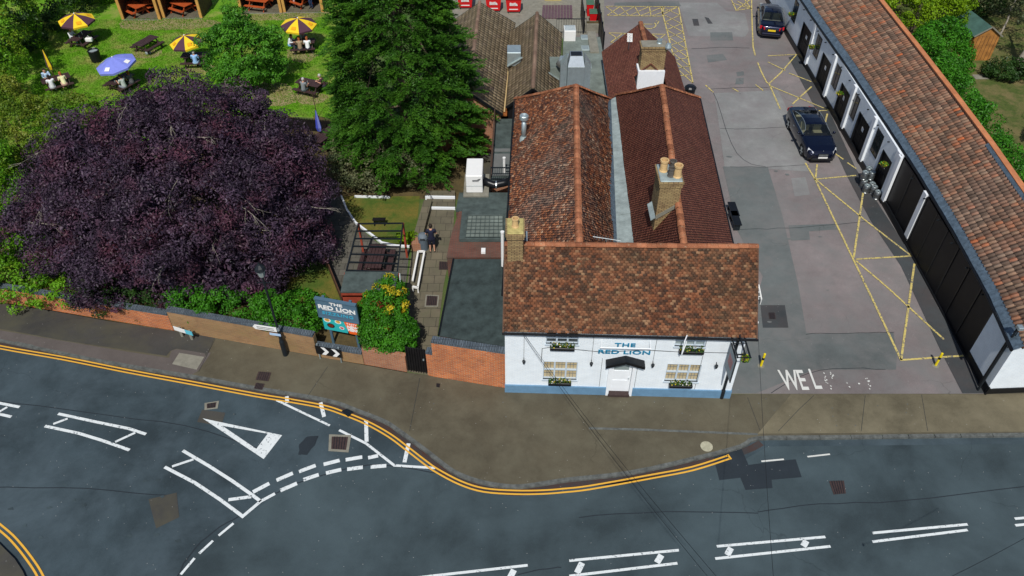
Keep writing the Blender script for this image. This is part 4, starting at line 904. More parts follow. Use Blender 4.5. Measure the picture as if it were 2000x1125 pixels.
# flat roofed kitchen with extract plant
zf = 2.35; fq = [G(x, y, zf) for x, y in [(1100, 72), (1172, 72), (1178, 105), (1190, 190), (1098, 190)]]
kf = thing('flat_roofed_kitchen', 'grey felt flat roof between the brown annexe and the dark red back wing', 'outbuilding', (4.4, 43, 0))
MB().prism([gl(p) for p in fq], zf - .12).build('walls', M['brick_r'], kf); MB().slab(fq, .12).build('flat_roof', M['flat_g'], kf)
for x, y in [(1142, 74), (1143, 95), (1147, 130)]:
    g = G(x, y, zf + .02); f_ = MB().box(g.x - .28, g.x + .28, g.y - .35, g.y + .35, zf, zf + .10).build('rooflight', M['lead_l'], kf, bevel=.02); MB().box(g.x - .2, g.x + .2, g.y - .27, g.y + .27, zf + .1, zf + .115).build('pane', M['glass_b'], f_)
g = G(1158, 82, zf); MB().prism([(g.x - .32, g.y - 1.7, zf), (g.x + .28, g.y - 1.7, zf), (g.x + .28, g.y + 1.4, zf), (g.x - .32, g.y + 1.4, zf)], .12).build('walkway_slab', M['concrete'], kf)
# the extract duct
p = GY(1126, 150, 41.3); x0, x1 = GY(1107, 170, 41.3).x, GY(1139, 170, 41.3).x; r = thing('extract_duct', 'large galvanised kitchen extract duct with square cowl on the flat roof', 'duct', ((x0 + x1) / 2, 41.6, zf))
zt1, zt2 = GY(1126, 131, 41.2).z, GY(1126, 119, 41.2).z
m = MB(); m.box(x0, x1, 41.2, 42.1, zf, zt1); m.prism([(x0, 41.2, zt1), (x1, 41.2, zt1), (x1, 42.1, zt1), (x0, 42.1, zt1)], .0) if 0 else None; m.build('duct_body', M['galv'], r, bevel=.01)
m = MB(); xm = (x0 + x1) / 2; m.add([(x0, 41.2, zt1), (x1, 41.2, zt1), (x1, 42.1, zt1), (x0, 42.1, zt1), (xm - .36, 41.45, zt1 + .55), (xm + .36, 41.45, zt1 + .55), (xm + .36, 42.1, zt1 + .55), (xm - .36, 42.1, zt1 + .55)], [[0, 1, 5, 4], [1, 2, 6, 5], [2, 3, 7, 6], [3, 0, 4, 7], [4, 5, 6, 7]]); m.build('cowl', M['steel'], r)
MB().box(xm - .32, xm + .32, 41.5, 42.0, zt1 + .555, zt1 + .575).build('cowl_opening', M['black'], r)
m = MB()
for s, xx in ((-1, x0 - .02), (1, x1 + .02)): m.prism([(xx, 41.5, zf), (xx + s * .38, 41.5, zf), (xx + s * .38, 41.5, zt1 - .1), (xx, 41.5, zt1 + .5)], Vector((0, .6, 0)))
m.build('side_duct', M['galv'], r); q = [Vector((2.95, 43.6, 3.9)), Vector((3.15, 43.6, 4.25)), Vector((3.5, 43.5, 4.4)), Vector((3.9, 43.3, 4.4)), Vector((4.15, 42.9, 4.2)), Vector((4.25, 42.0, 3.9))]
MB().tube(q, .32, 18).build('bent_duct', M['steel'], r, smooth=True); m = MB()
for i in range(1, 5): d_ = (q[i + 1] - q[i - 1]).normalized(); m.tube([q[i] - d_ * .04, q[i] + d_ * .04], .345, 18)
m.build('duct_seams', M['galv'], r)
g = G(1112, 76, zf); r = thing('air_conditioner', 'pale slatted air conditioning unit on the flat roof by the railing', 'air conditioner', (g.x, g.y, zf))
MB().box(g.x - .4, g.x + .4, g.y - .4, g.y + .55, zf, zf + .75).build('case', M['plate_w'], r, bevel=.02); m = MB()
for i in range(5): m.box(g.x - .36, g.x + .36, g.y - .3 + i * .17, g.y - .22 + i * .17, zf + .751, zf + .775)
m.build('slats', M['galv'], r)
def railing(pts, h, n, label, cat='railing', mt=None, name='railing', r_=.018):
    P = [Vector(p) for p in pts]; r = thing(name, label, cat, P[0]); a = MB(); b = MB(); U = Vector((0, 0, h))
    for i in range(len(P) - 1):
        a.bar(P[i] + U, P[i + 1] + U, .05, .05); a.bar(P[i] + U * .12, P[i + 1] + U * .12, .04, .04)
        for k in range(n + 1): c = P[i].lerp(P[i + 1], k / n); b.bar(c, c + U, r_, r_)
    a.build('rails', mt or M['iron'], r); b.build('balusters', mt or M['iron'], r); return r
railing([G(1086, 66, zf - .6), G(1144, 66, zf - .6)], 1.1, 12, 'black metal railing beside the steps behind the brown gable')
MB_ = MB()
# fence beside the red bins
p0, p1 = G(1162, 20), G(1176, 112); r = thing('board_fence', 'tall black board fence between the bin yard and the car park', 'fence', p0)
MB().bar(p0 + Vector((0, 0, .9)), p1 + Vector((0, 0, .9)), .08, 1.8).build('boards', M['black_wood'], r)
for k in range(6): c = p0.lerp(p1, k / 5); MB().bar(c, c + Vector((0, 0, 1.95)), .12, .12).build('fence_post', M['black'], r)
p0, p1 = G(1134, 30), G(1139, 66); r = thing('gate_screen', 'narrow black screen to the left of the small red bins', 'fence', p0); MB().bar(p0 + Vector((0, 0, .8)), p1 + Vector((0, 0, .8)), .06, 1.6).build('boards', M['black_wood'], r)
m = MB(); m.bar(p1, p1 + Vector((0, 0, 1.8)), .1, .1); m.build('post', M['black'], r)
g = G(1157, 62); r = thing('wooden_planter', 'long pale timber box at the foot of the red bins', 'planter', g); MB().box(g.x - .62, g.x + .62, g.y - .3, g.y + .3, 0, .75).build('box', M['concrete'], r, bevel=.02); MB().box(g.x - .5, g.x + .5, g.y - .2, g.y + .2, .751, .76).build('soil', M['soil'], r)
r = thing('slatted_deck', 'dark purple corrugated panel lying in the bin yard', 'deck', G(1088, 24, .02)); m = MB(); A, B, Cq, D = pp([(1060, 12), (1118, 12), (1119, 37), (1058, 37)], .03)
for i in range(10): m.prism([A.lerp(B, i / 10), A.lerp(B, (i + .85) / 10), D.lerp(Cq, (i + .85) / 10), D.lerp(Cq, i / 10)], .09)
m.build('boards', plain('purple_boards', (.12, .07, .085), .7, .3), r)
# flat roofs to the left of the pub
def flatb(label, px, z, matr, wallm, name='flat_roofed_building', kerb=None, cat='outbuilding'):
    q = [G(x, y, z) for x, y in px]; c = sum(q, Vector()) / len(q); r = thing(name, label, cat, (c.x, c.y, 0)); MB().prism([gl(p) for p in [c + (p - c) * .985 for p in q]], z - .1).build('walls', wallm, r); MB().slab(q, .1).build('flat_roof', matr, r)
    if kerb:
        m = MB(); n = len(q)
        for i in range(n): a, b = q[i], q[(i + 1) % n]; m.bar(a + Vector((0, 0, .05)), b + Vector((0, 0, .05)), .22, .14)
        m.build('parapet', kerb, r)
    return r, q
fr, q = flatb('green felt flat roof with a white air handling unit beside the pub', [(897, 376), (1000, 376), (996, 411), (890, 411)], 2.55, M['flat'], M['brick_d'])
sk, q = flatb('brick edged flat roof with a large square rooflight beside the pub chimney', [(897, 412), (996, 412), (992, 502), (872, 502), (882, 455)], 2.5, M['brick_d'], M['brick_d'])
s1_, s2_ = G(906, 414, 2.75), G(984, 468, 2.75); rl_ = MB().prism([G(903, 414, 2.5), G(990, 414, 2.5), G(990, 473, 2.5), G(897, 473, 2.5)], .22).build('rooflight_kerb', M['flat'], sk, bevel=.02)
MB().prism([G(914, 421, 2.74), G(982, 421, 2.74), G(982, 463, 2.74), G(909, 463, 2.74)], .04).build('rooflight_glass', M['flat_g'], sk); m = MB(); A, B, Cq, D = [G(x, y, 2.80) for x, y in ((914, 421), (982, 421), (982, 463), (909, 463))]
for i in range(9): m.bar(A.lerp(B, i / 8), D.lerp(Cq, i / 8), .03, .03)
for i in range(7): m.bar(A.lerp(D, i / 6), B.lerp(Cq, i / 6), .03, .03)
m.build('rooflight_bars', M['flat'], sk)
g = G(944, 490, 2.56); MB().box(g.x - .1, g.x + .1, g.y - .15, g.y + .15, 2.5, 2.62).build('vent_tile', M['plate_w'], sk)
# sloping lean-to
q = [G(886, 506, 2.45), G(990, 506, 2.62), G(989, 676, 2.3), G(857, 655, 2.1)]; r = thing('lean_to', 'dark green felt lean-to roof between the path and the white pub wall', 'outbuilding', ((q[0].x + q[1].x) / 2, (q[0].y + q[2].y) / 2, 0))
m = MB(); n = 9
for i in range(n):
    a, b = i / n, (i + 1.03) / n; b = min(b, 1); o = Vector((0, 0, .012 * (n - i))); m.slab([q[0].lerp(q[3], a) + o * 0, q[1].lerp(q[2], a), q[1].lerp(q[2], b) + Vector((0, 0, -.022)), q[0].lerp(q[3], b) + Vector((0, 0, -.022))], .03)
m.build('felt_roof', M['felt_teal'], r); MB().prism([gl(p) for p in q], 2.0).build('walls', M['brick_d'], r); m = MB(); m.bar(q[0], q[3], .08, .12); m.build('edge_board', M['black'], r)
# further flat roofs with railing
f2, q = flatb('low green flat roof with a brown stained puddle beside the left wing', [(967, 232), (1006, 232), (999, 352), (958, 352)], 2.3, M['flat'], M['brick_r'])
m = MB(); m.slab([G(966, 290, 2.33), G(1003, 290, 2.33), G(1002, 296, 2.33), G(965, 296, 2.33)], .02); m.slab([G(965, 300, 2.335), G(1002, 300, 2.335), G(1000, 343, 2.335), G(960, 343, 2.335)], .012); m.build('roof_repair', M['park_blue'], f2)
railing([G(959, 352, 2.3), G(996, 352, 2.3)], .8, 9, 'black railing above the big black duct'); railing([G(967, 235, 2.3), G(959, 350, 2.3)], .8, 2, 'thin rusty handrail along the edge of the low flat roof', mt=M['rust'])
# white air handling unit
A = [G(909, 377, 2.65), G(945, 377, 2.65)]; w_ = A[1].x - A[0].x; x0, y0 = A[0].x, A[0].y; h_ = HG(927, 376, 345) * .8; h_ = 1.05
r = thing('air_handling_unit', 'big white boxed air handling unit under the edge of the conifer', 'air conditioner', (x0 + w_ / 2, y0, 2.6))
MB().box(x0 + .05, x0 + w_ - .05, y0, y0 + 1.6, 2.66, 2.66 + h_).build('case', M['plate_w'], r, bevel=.03); m = MB(); m.box(x0 + .06, x0 + w_ - .06, y0 - .012, y0, 2.66 + .42, 2.66 + .44); m.build('panel_seam', M['galv'], r)
m = MB(); m.bar(Vector((x0 + .38, y0 - .02, 3.44)), Vector((x0 + .75, y0 - .02, 3.46)), .01, .03); m.bar(Vector((x0 + .62, y0 - .02, 3.46)), Vector((x0 + .8, y0 - .02, 3.54)), .01, .03); m.bar(Vector((x0 + .38, y0 - .02, 3.38)), Vector((x0 + .7, y0 - .02, 3.38)), .01, .015); m.build('maker_mark', M['iron'], r)
MB().box(x0 - .1, x0 + w_ + .25, y0 - .25, y0 + 1.7, 2.56, 2.65).build('base_slab', M['concrete'], r)
q = [Vector((x0 + w_ - .05, y0 + .7, 2.95)), Vector((x0 + w_ + .25, y0 + .6, 2.85)), Vector((x0 + w_ + .5, y0 + .5, 2.8)), Vector((-.45, y0 + .6, 2.85)), Vector((-.1, y0 + .7, 2.9))]
d_ = thing('black_duct', 'fat black flexible duct from the white unit to the pub wall', 'duct', q[0]); MB().tube(q, .2, 14).build('hose', M['black'], d_, smooth=True); MB().tube([q[2] + Vector((.1, 0, .01)), q[2] + Vector((.16, 0, .01))], .21, 14).build('strap', M['steel'], d_)
for (px, lab) in (((993, 310, 3.2), 'white vertical pipe on the left wall of the pub above the duct'), ((988, 455, 5.0), 'white vertical pipe beside the short pub chimney')):
    p = G(px[0], px[1], px[2]); p.x = -.42; r = thing('flue_pipe', lab, 'pipe', p, 'white pipes on the pub wall'); MB().tube([p - Vector((0, 0, 1.9)), p], .07, 10).build('pipe', M['plate_w'], r); MB().tube([p, p + Vector((0, 0, .08))], .085, 10).build('cap', M['plate_w'], r)
    m = MB(); [m.bar(p - Vector((0, 0, 1.6 - k * .4)), p + Vector((.3, 0, -1.6 + k * .4)), .03, .03) for k in range(4)]; m.build('brackets', M['iron'], r)
g = G(968, 220, 1.4); r = thing('water_butt', 'rounded grey tank half under the conifer branches', 'tank', (g.x, g.y, 0)); MB().lathe((g.x, g.y, 0), [(.5, 0), (.52, 1.3), (.45, 1.55), (.2, 1.68), (.01, 1.7)], 18).build('tank', M['kerb'], r, smooth=True); MB().lathe((g.x, g.y, 1.25), [(.54, 0), (.54, .06)], 18).build('rim', M['iron'], r)
for px, lab in (((980, 196), 'black bin at the end of the brown annexe'), ((1345, 193), 'small black bin standing at the right side of the pub roof')):
    g = G(*px); r = thing('black_bin', lab, 'bin', g); MB().lathe(g, [(.3, 0), (.36, .8), (.38, .85), (.3, .95), (.01, .98)], 12).build('tub', M['black'], r); MB().lathe(g, [(.4, .8), (.4, .86)], 12).build('rim', M['iron'], r)

# ------------------------------------------------------------------ vegetation
def unit(a): return a / np.linalg.norm(a, axis=-1, keepdims=True)
def leaf_quads(P, Nn, size, asp=.5, rv=None, T=None):
    n = len(P); s = size * (.7 + .6 * rng.random(n))[:, None]
    if T is None: T = unit(np.cross(Nn, unit(rng.standard_normal((n, 3)))))
    B = unit(np.cross(Nn, T)); fold = Nn * s * .12
    V = np.stack([P - T * s * .5, P - B * s * asp * .5 + fold, P + T * s * .5, P + B * s * asp * .5 + fold], 1).reshape(-1, 3)
    F = np.arange(n * 4).reshape(-1, 4); r = rng.random(n) if rv is None else rv
    return V, F, np.repeat(r, 4)
def shell_points(ells, n, zmin=.1, up=0.0):
    """points on the outer skin of a union of ellipsoids (x,y,z,rx,ry,rz)"""
    E = np.array(ells, float); A = (E[:, 3] * E[:, 4] * E[:, 5]) ** (2 / 3); out = []; nn = []; tot = 0
    while tot < n:
        k = rng.choice(len(E), n, p=A / A.sum()); d = unit(rng.standard_normal((n, 3))); d[:, 2] += up; d = unit(d); e = E[k]
        p = e[:, :3] + d * e[:, 3:]; ok = p[:, 2] > zmin
        for q in E: ok &= (((p - q[:3]) / q[3:]) ** 2).sum(1) > .93
        p, nr = p[ok], unit(d[ok] / e[ok, 3:]); out.append(p); nn.append(nr); tot += len(p)
    return np.vstack(out)[:n], np.vstack(nn)[:n]
def foliage(name, parent, mat, ells, nclump, nleaf, rc, size, depth=.5, flat=.7, droop=.0, zmin=.15, asp=.5, core=True, up=.0, jn=.7):
    P, N = shell_points(ells, nclump, zmin, up)
    P = P - N * (rng.random((nclump, 1)) ** 1.5 * depth) + rng.standard_normal((nclump, 3)) * depth * .12
    rcl = rc * (.55 + .9 * rng.random(nclump)); cr = rng.random(nclump)
    k = np.repeat(np.arange(nclump), nleaf); d = unit(rng.standard_normal((len(k), 3))); d = unit(d + N[k] * .55); rr = (.55 + .45 * rng.random(len(k)) ** .5)
    off = d * (rcl[k] * rr)[:, None]; off[:, 2] *= flat; p = P[k] + off; p[:, 2] -= droop * (off[:, :2] ** 2).sum(1)
    nrm = unit(d + rng.standard_normal(d.shape) * jn + np.array([0, 0, .35])); p[:, 2] = np.maximum(p[:, 2], .05)
    V, F, rv = leaf_quads(p, nrm, size, asp, np.clip(.65 * cr[k] + .35 * rng.random(len(k)), 0, 1))
    V = V - np.array(ORG.get(parent.name, Vector((0, 0, 0)))) if parent else V
    return link(name, fast_mesh(name, V, F, {'rv': rv}), mat, parent)
def trunk(parent, base, top, r, mat=None, limbs=(), name='trunk'):
    b, t_ = Vector(base), Vector(top); m = MB(); n = 6
    m.tube([b.lerp(t_, i / n) + Vector((random.uniform(-.08, .08), random.uniform(-.08, .08), 0)) * (i > 0) for i in range(n + 1)], [r * (1.35 if i == 0 else 1 - .75 * i / n) for i in range(n + 1)], 10); o = m.build(name, mat or M['bark'], parent, smooth=True)
    if limbs:
        m = MB()
        for (h, e, rr) in limbs:
            a = b.lerp(t_, h); e = Vector(e); md = a.lerp(e, .5) + Vector((0, 0, -.15 + .4 * random.random())); m.tube([a, md, e], [rr, rr * .65, rr * .2], 7)
        m.build('limbs', mat or M['bark'], parent, smooth=True)
    return o
def limbset(c, n, rx, rz, z0): return [(random.uniform(.35, .95), (c[0] + rx * math.cos(a), c[1] + rx * math.sin(a), z0 + rz * random.random()), .07) for a in [2 * math.pi * i / n + random.random() for i in range(n)]]
Mb = leafmat('copper_beech_leaves', (.010, .007, .014), (.095, .060, .100), (.115, .034, .055), .12, .55, .60)
Mc = leafmat('cypress_leaves', (.010, .045, .006), (.065, .195, .016), (.095, .24, .018), .2, .8, .6)
Mg = leafmat('bright_green_leaves', (.025, .12, .008), (.13, .38, .03), None, .25)
Mh = leafmat('hedge_leaves', (.04, .14, .005), (.17, .40, .015), (.30, .32, .03), .25, .6, .62)
Mo = leafmat('olive_green_leaves', (.035, .09, .008), (.16, .28, .015), (.24, .26, .03), .22, .5, .55)
Md = leafmat('dark_green_leaves', (.012, .035, .008), (.04, .10, .015), None, .12)
Mi = leafmat('ivy_leaves', (.02, .10, .005), (.07, .27, .012), None, .2)
My = leafmat('lime_leaves', (.09, .20, .005), (.26, .42, .01), None, .3)
Mk = leafmat('grey_green_leaves', (.03, .05, .02), (.10, .13, .05), (.16, .16, .08), .15, .8, .5)
Myf = leafmat('yellow_shrub_leaves', (.35, .30, .01), (.70, .55, .03), None, .25)
# copper beech
bx, by = -15.95, 30.9
r = thing('copper_beech', 'huge domed purple copper beech with bare twigs, beside the road wall', 'tree', (bx, by, 0))
ells = [(bx, by, 2.9, 6.9, 5.9, 5.0), (bx - 4.0, by + .4, 2.6, 4.3, 4.0, 3.2), (bx + 3.2, by - .6, 2.3, 4.2, 4.6, 3.4), (bx - 1.0, by - 3.0, 2.0, 4.6, 3.1, 2.6), (bx + 1.0, by + 2.5, 3.3, 4.5, 3.4, 4.0), (bx - 6.3, by - .6, 2.0, 2.9, 3.2, 2.3), (bx + 4.2, by - 2.2, 1.8, 2.7, 3.0, 2.5)]
ells += [(bx + 6.2 * math.cos(a) * f, by + 5.2 * math.sin(a) * f, 2.9 + 4.6 * math.sqrt(max(0, 1 - f * f)), 1.0 + .9 * ((i * 13) % 7) / 7, 1.0 + .9 * ((i * 5) % 7) / 7, 1.0 + .5 * ((i * 3) % 5) / 5) for i, (a, f) in enumerate([(i * 2.4, .2 + .8 * ((i * 7) % 11) / 11) for i in range(38)])]
sx2 = lambda e: .97 if e[0] < bx else (.84 if e[1] > by + .3 else .90)
ells = [(bx + (e[0] - bx) * sx2(e), by + (e[1] - by) * .92 + .15, e[2] * .98, e[3] * (.92 if e[0] <= bx else .88), e[4] * .89, e[5] * 1.03) for e in ells]
ells0 = [(e[0], e[1], e[2], e[3] * .93, e[4] * .93, e[5] * .93) for e in ells]; BP, BN = shell_points(ells0, 95, .8, .15)
ells = ells0 + [(p[0] + n_[0] * .15, p[1] + n_[1] * .15, p[2] + n_[2] * .1 - .1, random.uniform(.55, 1.15), random.uniform(.55, 1.15), random.uniform(.45, .95)) for p, n_ in zip(BP, BN)]
foliage('crown', r, Mb, ells, 1350, 150, .66, .145, depth=1.3, flat=.5, droop=.42, zmin=.5, asp=.40, jn=.6)
foliage('inner_foliage', r, Mb, [(bx, by, 2.6, 5.6, 4.6, 4.2), (bx - 3, by, 2.2, 3.5, 3.2, 2.8)], 500, 70, .8, .24, depth=.8)
trunk(r, (bx, by, 0), (bx, by, 5.0), .45, limbs=[(random.uniform(.3, .9), (bx + 4.2 * math.cos(a), by + 3.4 * math.sin(a), random.uniform(2.5, 3.6)), .10) for a in [i * .63 for i in range(10)]])
P_, N_ = shell_points(ells, 300, 2.5, .4); k_ = 0
def twig(m, p, d, l_, r_, dep):
    q = [p]; dd = Vector(d)
    for i in range(3): dd = (dd + Vector((random.uniform(-.3, .3), random.uniform(-.3, .3), random.uniform(-.28, .08)))).normalized(); q.append(q[-1] + dd * l_ / 3)
    m.tube(q, [r_, r_ * .8, r_ * .55, r_ * .25], 4, cap=False)
    if dep:
        for i in range(4 if dep == 2 else 2):
            j = random.randint(1, 3); sd = Vector((random.uniform(-1, 1), random.uniform(-1, 1), random.uniform(-.2, .3))); twig(m, q[j].copy(), (dd + sd * .9).normalized(), l_ * random.uniform(.35, .6), r_ * .55, dep - 1)
for p, n_ in zip(P_, N_):
    if n_[1] > .45 or abs(n_[0]) > .75 or k_ >= 30: continue
    k_ += 1; n3 = Vector(n_); p = Vector(p) - n3 * .45; ax = Vector((random.uniform(-1, 1), random.uniform(-1, .6), random.uniform(-.2, .3))); ax = (ax - n3 * ax.dot(n3)).normalized(); m = MB(); twig(m, p, (ax + n3 * .35).normalized(), random.uniform(.8, 1.5), .017, 2); m.build('bare_branch', M['bark_pale'], r)
# leyland cypress: feathery sprays
def conifer(parent, c, h, r0, n, mat, ns=15, per=26):
    zz = np.sort((rng.random(n) ** 1.2) * .97); ang = (np.arange(n) * 2.39996 + rng.standard_normal(n) * .25); lay = .5 + .5 * np.sin(zz * 60 + 2 * np.sin(ang * 2)); rad = r0 * np.clip(1 - zz ** 1.6 * .90, .05, 1) * (.62 + .16 * lay + .20 * rng.random(n)) * (1 + .08 * np.sin(ang * 3 + zz * 7))
    O = np.stack([c[0] + rad * .78 * np.cos(ang), c[1] + rad * .78 * np.sin(ang), .9 + zz * h], 1); A = unit(np.stack([np.cos(ang), np.sin(ang), .35 + .2 * rng.standard_normal(n)], 1)); S = unit(np.cross(A, np.array([0, 0, 1.0]))); ln = (.85 + .65 * rng.random(n)) * (1.05 - .3 * zz)
    b = np.repeat(np.arange(n), ns); t_ = np.tile(np.linspace(.05, 1, ns), n); sg = np.where(np.arange(len(b)) % 2, 1, -1) * (1 - t_ * .75); Ps = O[b] + A[b] * (t_ * ln[b])[:, None]; Ps[:, 2] -= .30 * (t_ * ln[b]) ** 2
    D = unit(A[b] + S[b] * (sg * 1.25)[:, None] + np.array([0, 0, -.15]) + rng.standard_normal((len(b), 3)) * .16); sl = ln[b] * (.50 - .22 * t_) * (.8 + .4 * rng.random(len(b))); U = unit(np.cross(D, np.cross(np.array([0, 0, 1.0]), D))); W = np.cross(D, U)
    k = np.repeat(np.arange(len(b)), per); q = rng.random(len(k)); sd = np.where(rng.random(len(k)) < .5, -1, 1); p = Ps[k] + D[k] * (q * sl[k])[:, None] + W[k] * (sd * .075 * (1.1 - q))[:, None] + rng.standard_normal((len(k), 3)) * .018; p[:, 2] -= .35 * (q * sl[k]) ** 2
    T = unit(D[k] + W[k] * (sd * .65)[:, None] + rng.standard_normal((len(k), 3)) * .15); Nn = unit(np.cross(T, unit(np.cross(U[k] + rng.standard_normal((len(k), 3)) * .4, T))))
    V, F, rv = leaf_quads(p, Nn, .115, .36, np.clip(.25 * rng.random(n)[b][k] + .35 * t_[k] + .4 * q, 0, 1), T); V = V - np.array(ORG.get(parent.name, Vector((0, 0, 0))))
    return link('crown', fast_mesh('crown', V, F, {'rv': rv}), mat, parent)
cx, cy = -6.2, 39.7
r = thing('leyland_cypress', 'towering dark green conifer with feathery sprays between the garden and the brown annexes', 'tree', (cx, cy, 0))
conifer(r, (cx, cy), 14.8, 5.15, 1250, Mc); trunk(r, (cx, cy, 0), (cx, cy, 13.5), .38, limbs=[(.1 + .8 * random.random(), (cx + 3.2 * math.cos(a), cy + 3.2 * math.sin(a), random.uniform(1.5, 8)), .07) for a in [i * .4 for i in range(16)]])
# inner dense body of the conifer
foliage('inner_foliage', r, Mc, [(cx, cy, 5.2, 3.4, 3.4, 4.6), (cx, cy, 9.5, 2.5, 2.5, 4.4)], 620, 80, .5, .13, depth=.6, asp=.35)
# round green garden tree
g = G(492, 168); gx_, gy_ = g.x, g.y - .2
r = thing('garden_tree', 'bushy bright green young tree standing on the lawn', 'tree', (gx_, gy_, 0))
lobes = [(gx_ + 1.9 * math.cos(i * 2.4), gy_ + 1.8 * math.sin(i * 2.4), 1.6 + 2.6 * ((i * 5) % 7) / 7, .75, .75, .6) for i in range(11)]
foliage('crown', r, Mg, lobes + [(gx_, gy_, 2.7, 1.7, 1.7, 2.1), (gx_ - .4, gy_, 2.0, 1.8, 1.7, 1.3), (gx_ + .8, gy_, 1.9, 1.5, 1.5, 1.3), (gx_, gy_, 4.3, .75, .75, 1.5)], 330, 80, .46, .16, depth=1.0, flat=.5, zmin=.5, asp=.5, up=.1)
trunk(r, (gx_, gy_, 0), (gx_, gy_, 4.2), .14, limbs=limbset((gx_, gy_), 7, 1.4, 2, 2))
# left edge: tall hedge trees, olive shrub, hedge behind the wall
def bush(name, label, cat, px, h, rx, ry, mat, ncl, nlf, rc, size, group=None, trk=True, depth=.5, extra=(), z0=None, **k):
    c = G(*px); r = thing(name, label, cat, c, group); z = z0 if z0 is not None else h * .5
    foliage('foliage' if name != 'tree' else 'crown', r, mat, [(c.x, c.y, z, rx, ry, h - z)] + [(c.x + e[0], c.y + e[1], e[2], e[3], e[4], e[5]) for e in extra], ncl, nlf, rc, size, depth=depth, **k)
    if trk: trunk(r, c, c + Vector((0, 0, h * .7)), .12 + h * .012)
    return r
bush('tree', 'tall dense dark green tree at the top left corner of the lawn', 'tree', (5, 115), 6.3, 2.9, 3.4, Md, 300, 80, .6, .2, extra=[(.6, 3, 2.6, 2.0, 3, 3.0), (1.6, 7, 2.6, 2.0, 3.2, 3.2)])
bush('tree', 'bright green tree on the left edge above the olive shrub', 'tree', (-15, 175), 5.8, 3.0, 3.2, Mh, 300, 80, .55, .18, extra=[(1.3, -2.3, 2.2, 2.0, 1.9, 2.2), (-2, 5, 3.5, 3.5, 3.5, 3.4)])
bush('tree', 'dark green tree along the far top left edge', 'tree', (40, -25), 5.0, 2.6, 2.8, Md, 200, 80, .6, .2, extra=[(3.4, 3.5, 1.6, 2.2, 1.8, 1.8)])
bush('shrub', 'low flowering shrubs by the first open garden booth', 'shrub', (190, 2), 1.0, 2.2, .7, Mh, 80, 60, .35, .14, trk=False)
bush('shrub', 'olive green shrub between the copper beech and the lawn', 'shrub', (45, 300), 3.4, 3.3, 2.6, Mo, 330, 80, .45, .15, extra=[(2.6, 1.6, 1.7, 2.3, 1.5, 1.3), (-2.5, 2, 2, 2.5, 2.5, 1.8)])
bush('tree', 'grey green arching tree between the conifer and the small lawn', 'tree', (728, 355), 2.6, 2.1, 1.8, Mk, 170, 60, .45, .15, extra=[(2.0, -.5, 1.3, 1.5, 1.0, 1.0), (-.6, 1.3, 1.4, 1.6, 1.6, 1.1)])
c_ = G(728, 350); r = thing('tangled_branches', 'bare tangled dead branches beside the conifer', 'branches', c_); m = MB()
for i in range(46):
    a = random.uniform(0, 6.28); s = c_ + Vector((random.uniform(-1.6, 1.2), random.uniform(-.6, 1.8), random.uniform(1.5, 2.6))); d = Vector((math.cos(a), math.sin(a), random.uniform(-.3, .5))); l_ = random.uniform(.5, 1.5); m.tube([s, s + d * l_ * .5 + Vector((0, 0, .12)), s + d * l_], [.022, .016, .006], 4)
m.build('dead_twigs', M['bark'], r); trunk(r, c_, c_ + Vector((0, 0, 2.3)), .1)
hb = [(-30, 470), (35, 520), (30, 400), (-40, 380)]
c = G(20, 540); r = thing('hedge', 'bright green leafy hedge filling the corner left of the copper beech', 'hedge', c)
foliage('foliage', r, Mh, [(G(x, y).x, G(x, y).y, z, rx, ry, z * .9) for x, y, z, rx, ry in [(-30, 560, 1.2, 2.6, 1.4), (60, 585, .95, 2.1, 1.1), (130, 592, .85, 1.7, .9), (5, 505, 1.6, 2.5, 1.8), (-50, 450, 1.7, 2.8, 2.4), (15, 440, 1.4, 1.9, 2.0), (70, 540, 1.2, 1.8, 1.4), (-60, 380, 2, 3, 2.6)]], 620, 80, .42, .15, depth=.45)
m = MB(); [m.tube([G(x, y), G(x, y, 1.2)], [.06, .03], 6) for x, y in [(0, 520), (60, 560), (130, 590), (-30, 450)]]; m.build('stems', M['bark'], r)
wallbush = [('dark green bush spilling over the low wall left of the double signpost', (215, 604), 1.75, 1.5, .8, Md, 90, [(1.6, -.3, .8, 1.2, .6, .7)]),
            ('glossy green bush behind the wall below the lamp post arm', (445, 628), 1.9, 1.9, .85, Mi, 150, [(1.3, -.2, 1, 1.1, .6, .8), (-1.3, .3, 1.1, 1.2, .7, .9)]),
            ('green shrub between the lamp post and the big pub sign', (575, 650), 2.1, 1.3, .9, Mi, 140, [(-.9, .3, 1.2, .9, .7, .9), (.6, .5, 1.1, .9, .6, .9)])]
for lb, px, h, rx, ry, mt, nc, ex in wallbush: bush('shrub', lb, 'shrub', px, h, rx, ry, mt, nc, 75, .32, .12, extra=ex, depth=.35, trk=False)
c = G(760, 690); r = thing('hedge', 'clipped green hedge with yellow tips over the wall beside the black gate', 'hedge', c)
foliage('foliage', r, Mi, [(c.x + .05, c.y + .1, 1.3, 1.15, .85, .95), (c.x - .3, c.y + 1.2, 1.5, 1.0, 1.0, 1.0), (c.x - .2, c.y + 2.2, 1.4, .85, .8, .9), (c.x + .5, c.y - .1, 1.2, .8, .7, .85)], 330, 85, .26, .10, depth=.22)
foliage('yellow_tips', r, Myf, [(c.x - .3, c.y + 1.3, 1.6, .95, .95, 1.0), (c.x - .1, c.y + 2.2, 1.55, .7, .8, .9), (c.x + .25, c.y + 1.2, 1.55, .55, .9, .95)], 34, 45, .2, .11, depth=.1)
bush('shrub', 'small lime green shrub by the red pergola post', 'shrub', (797, 478), .9, .5, .45, My, 26, 55, .2, .11, trk=False)
bush('shrub', 'yellow green shrub beside the grey tank under the conifer', 'shrub', (952, 232), 1.6, .6, .5, My, 30, 55, .24, .12, trk=False)
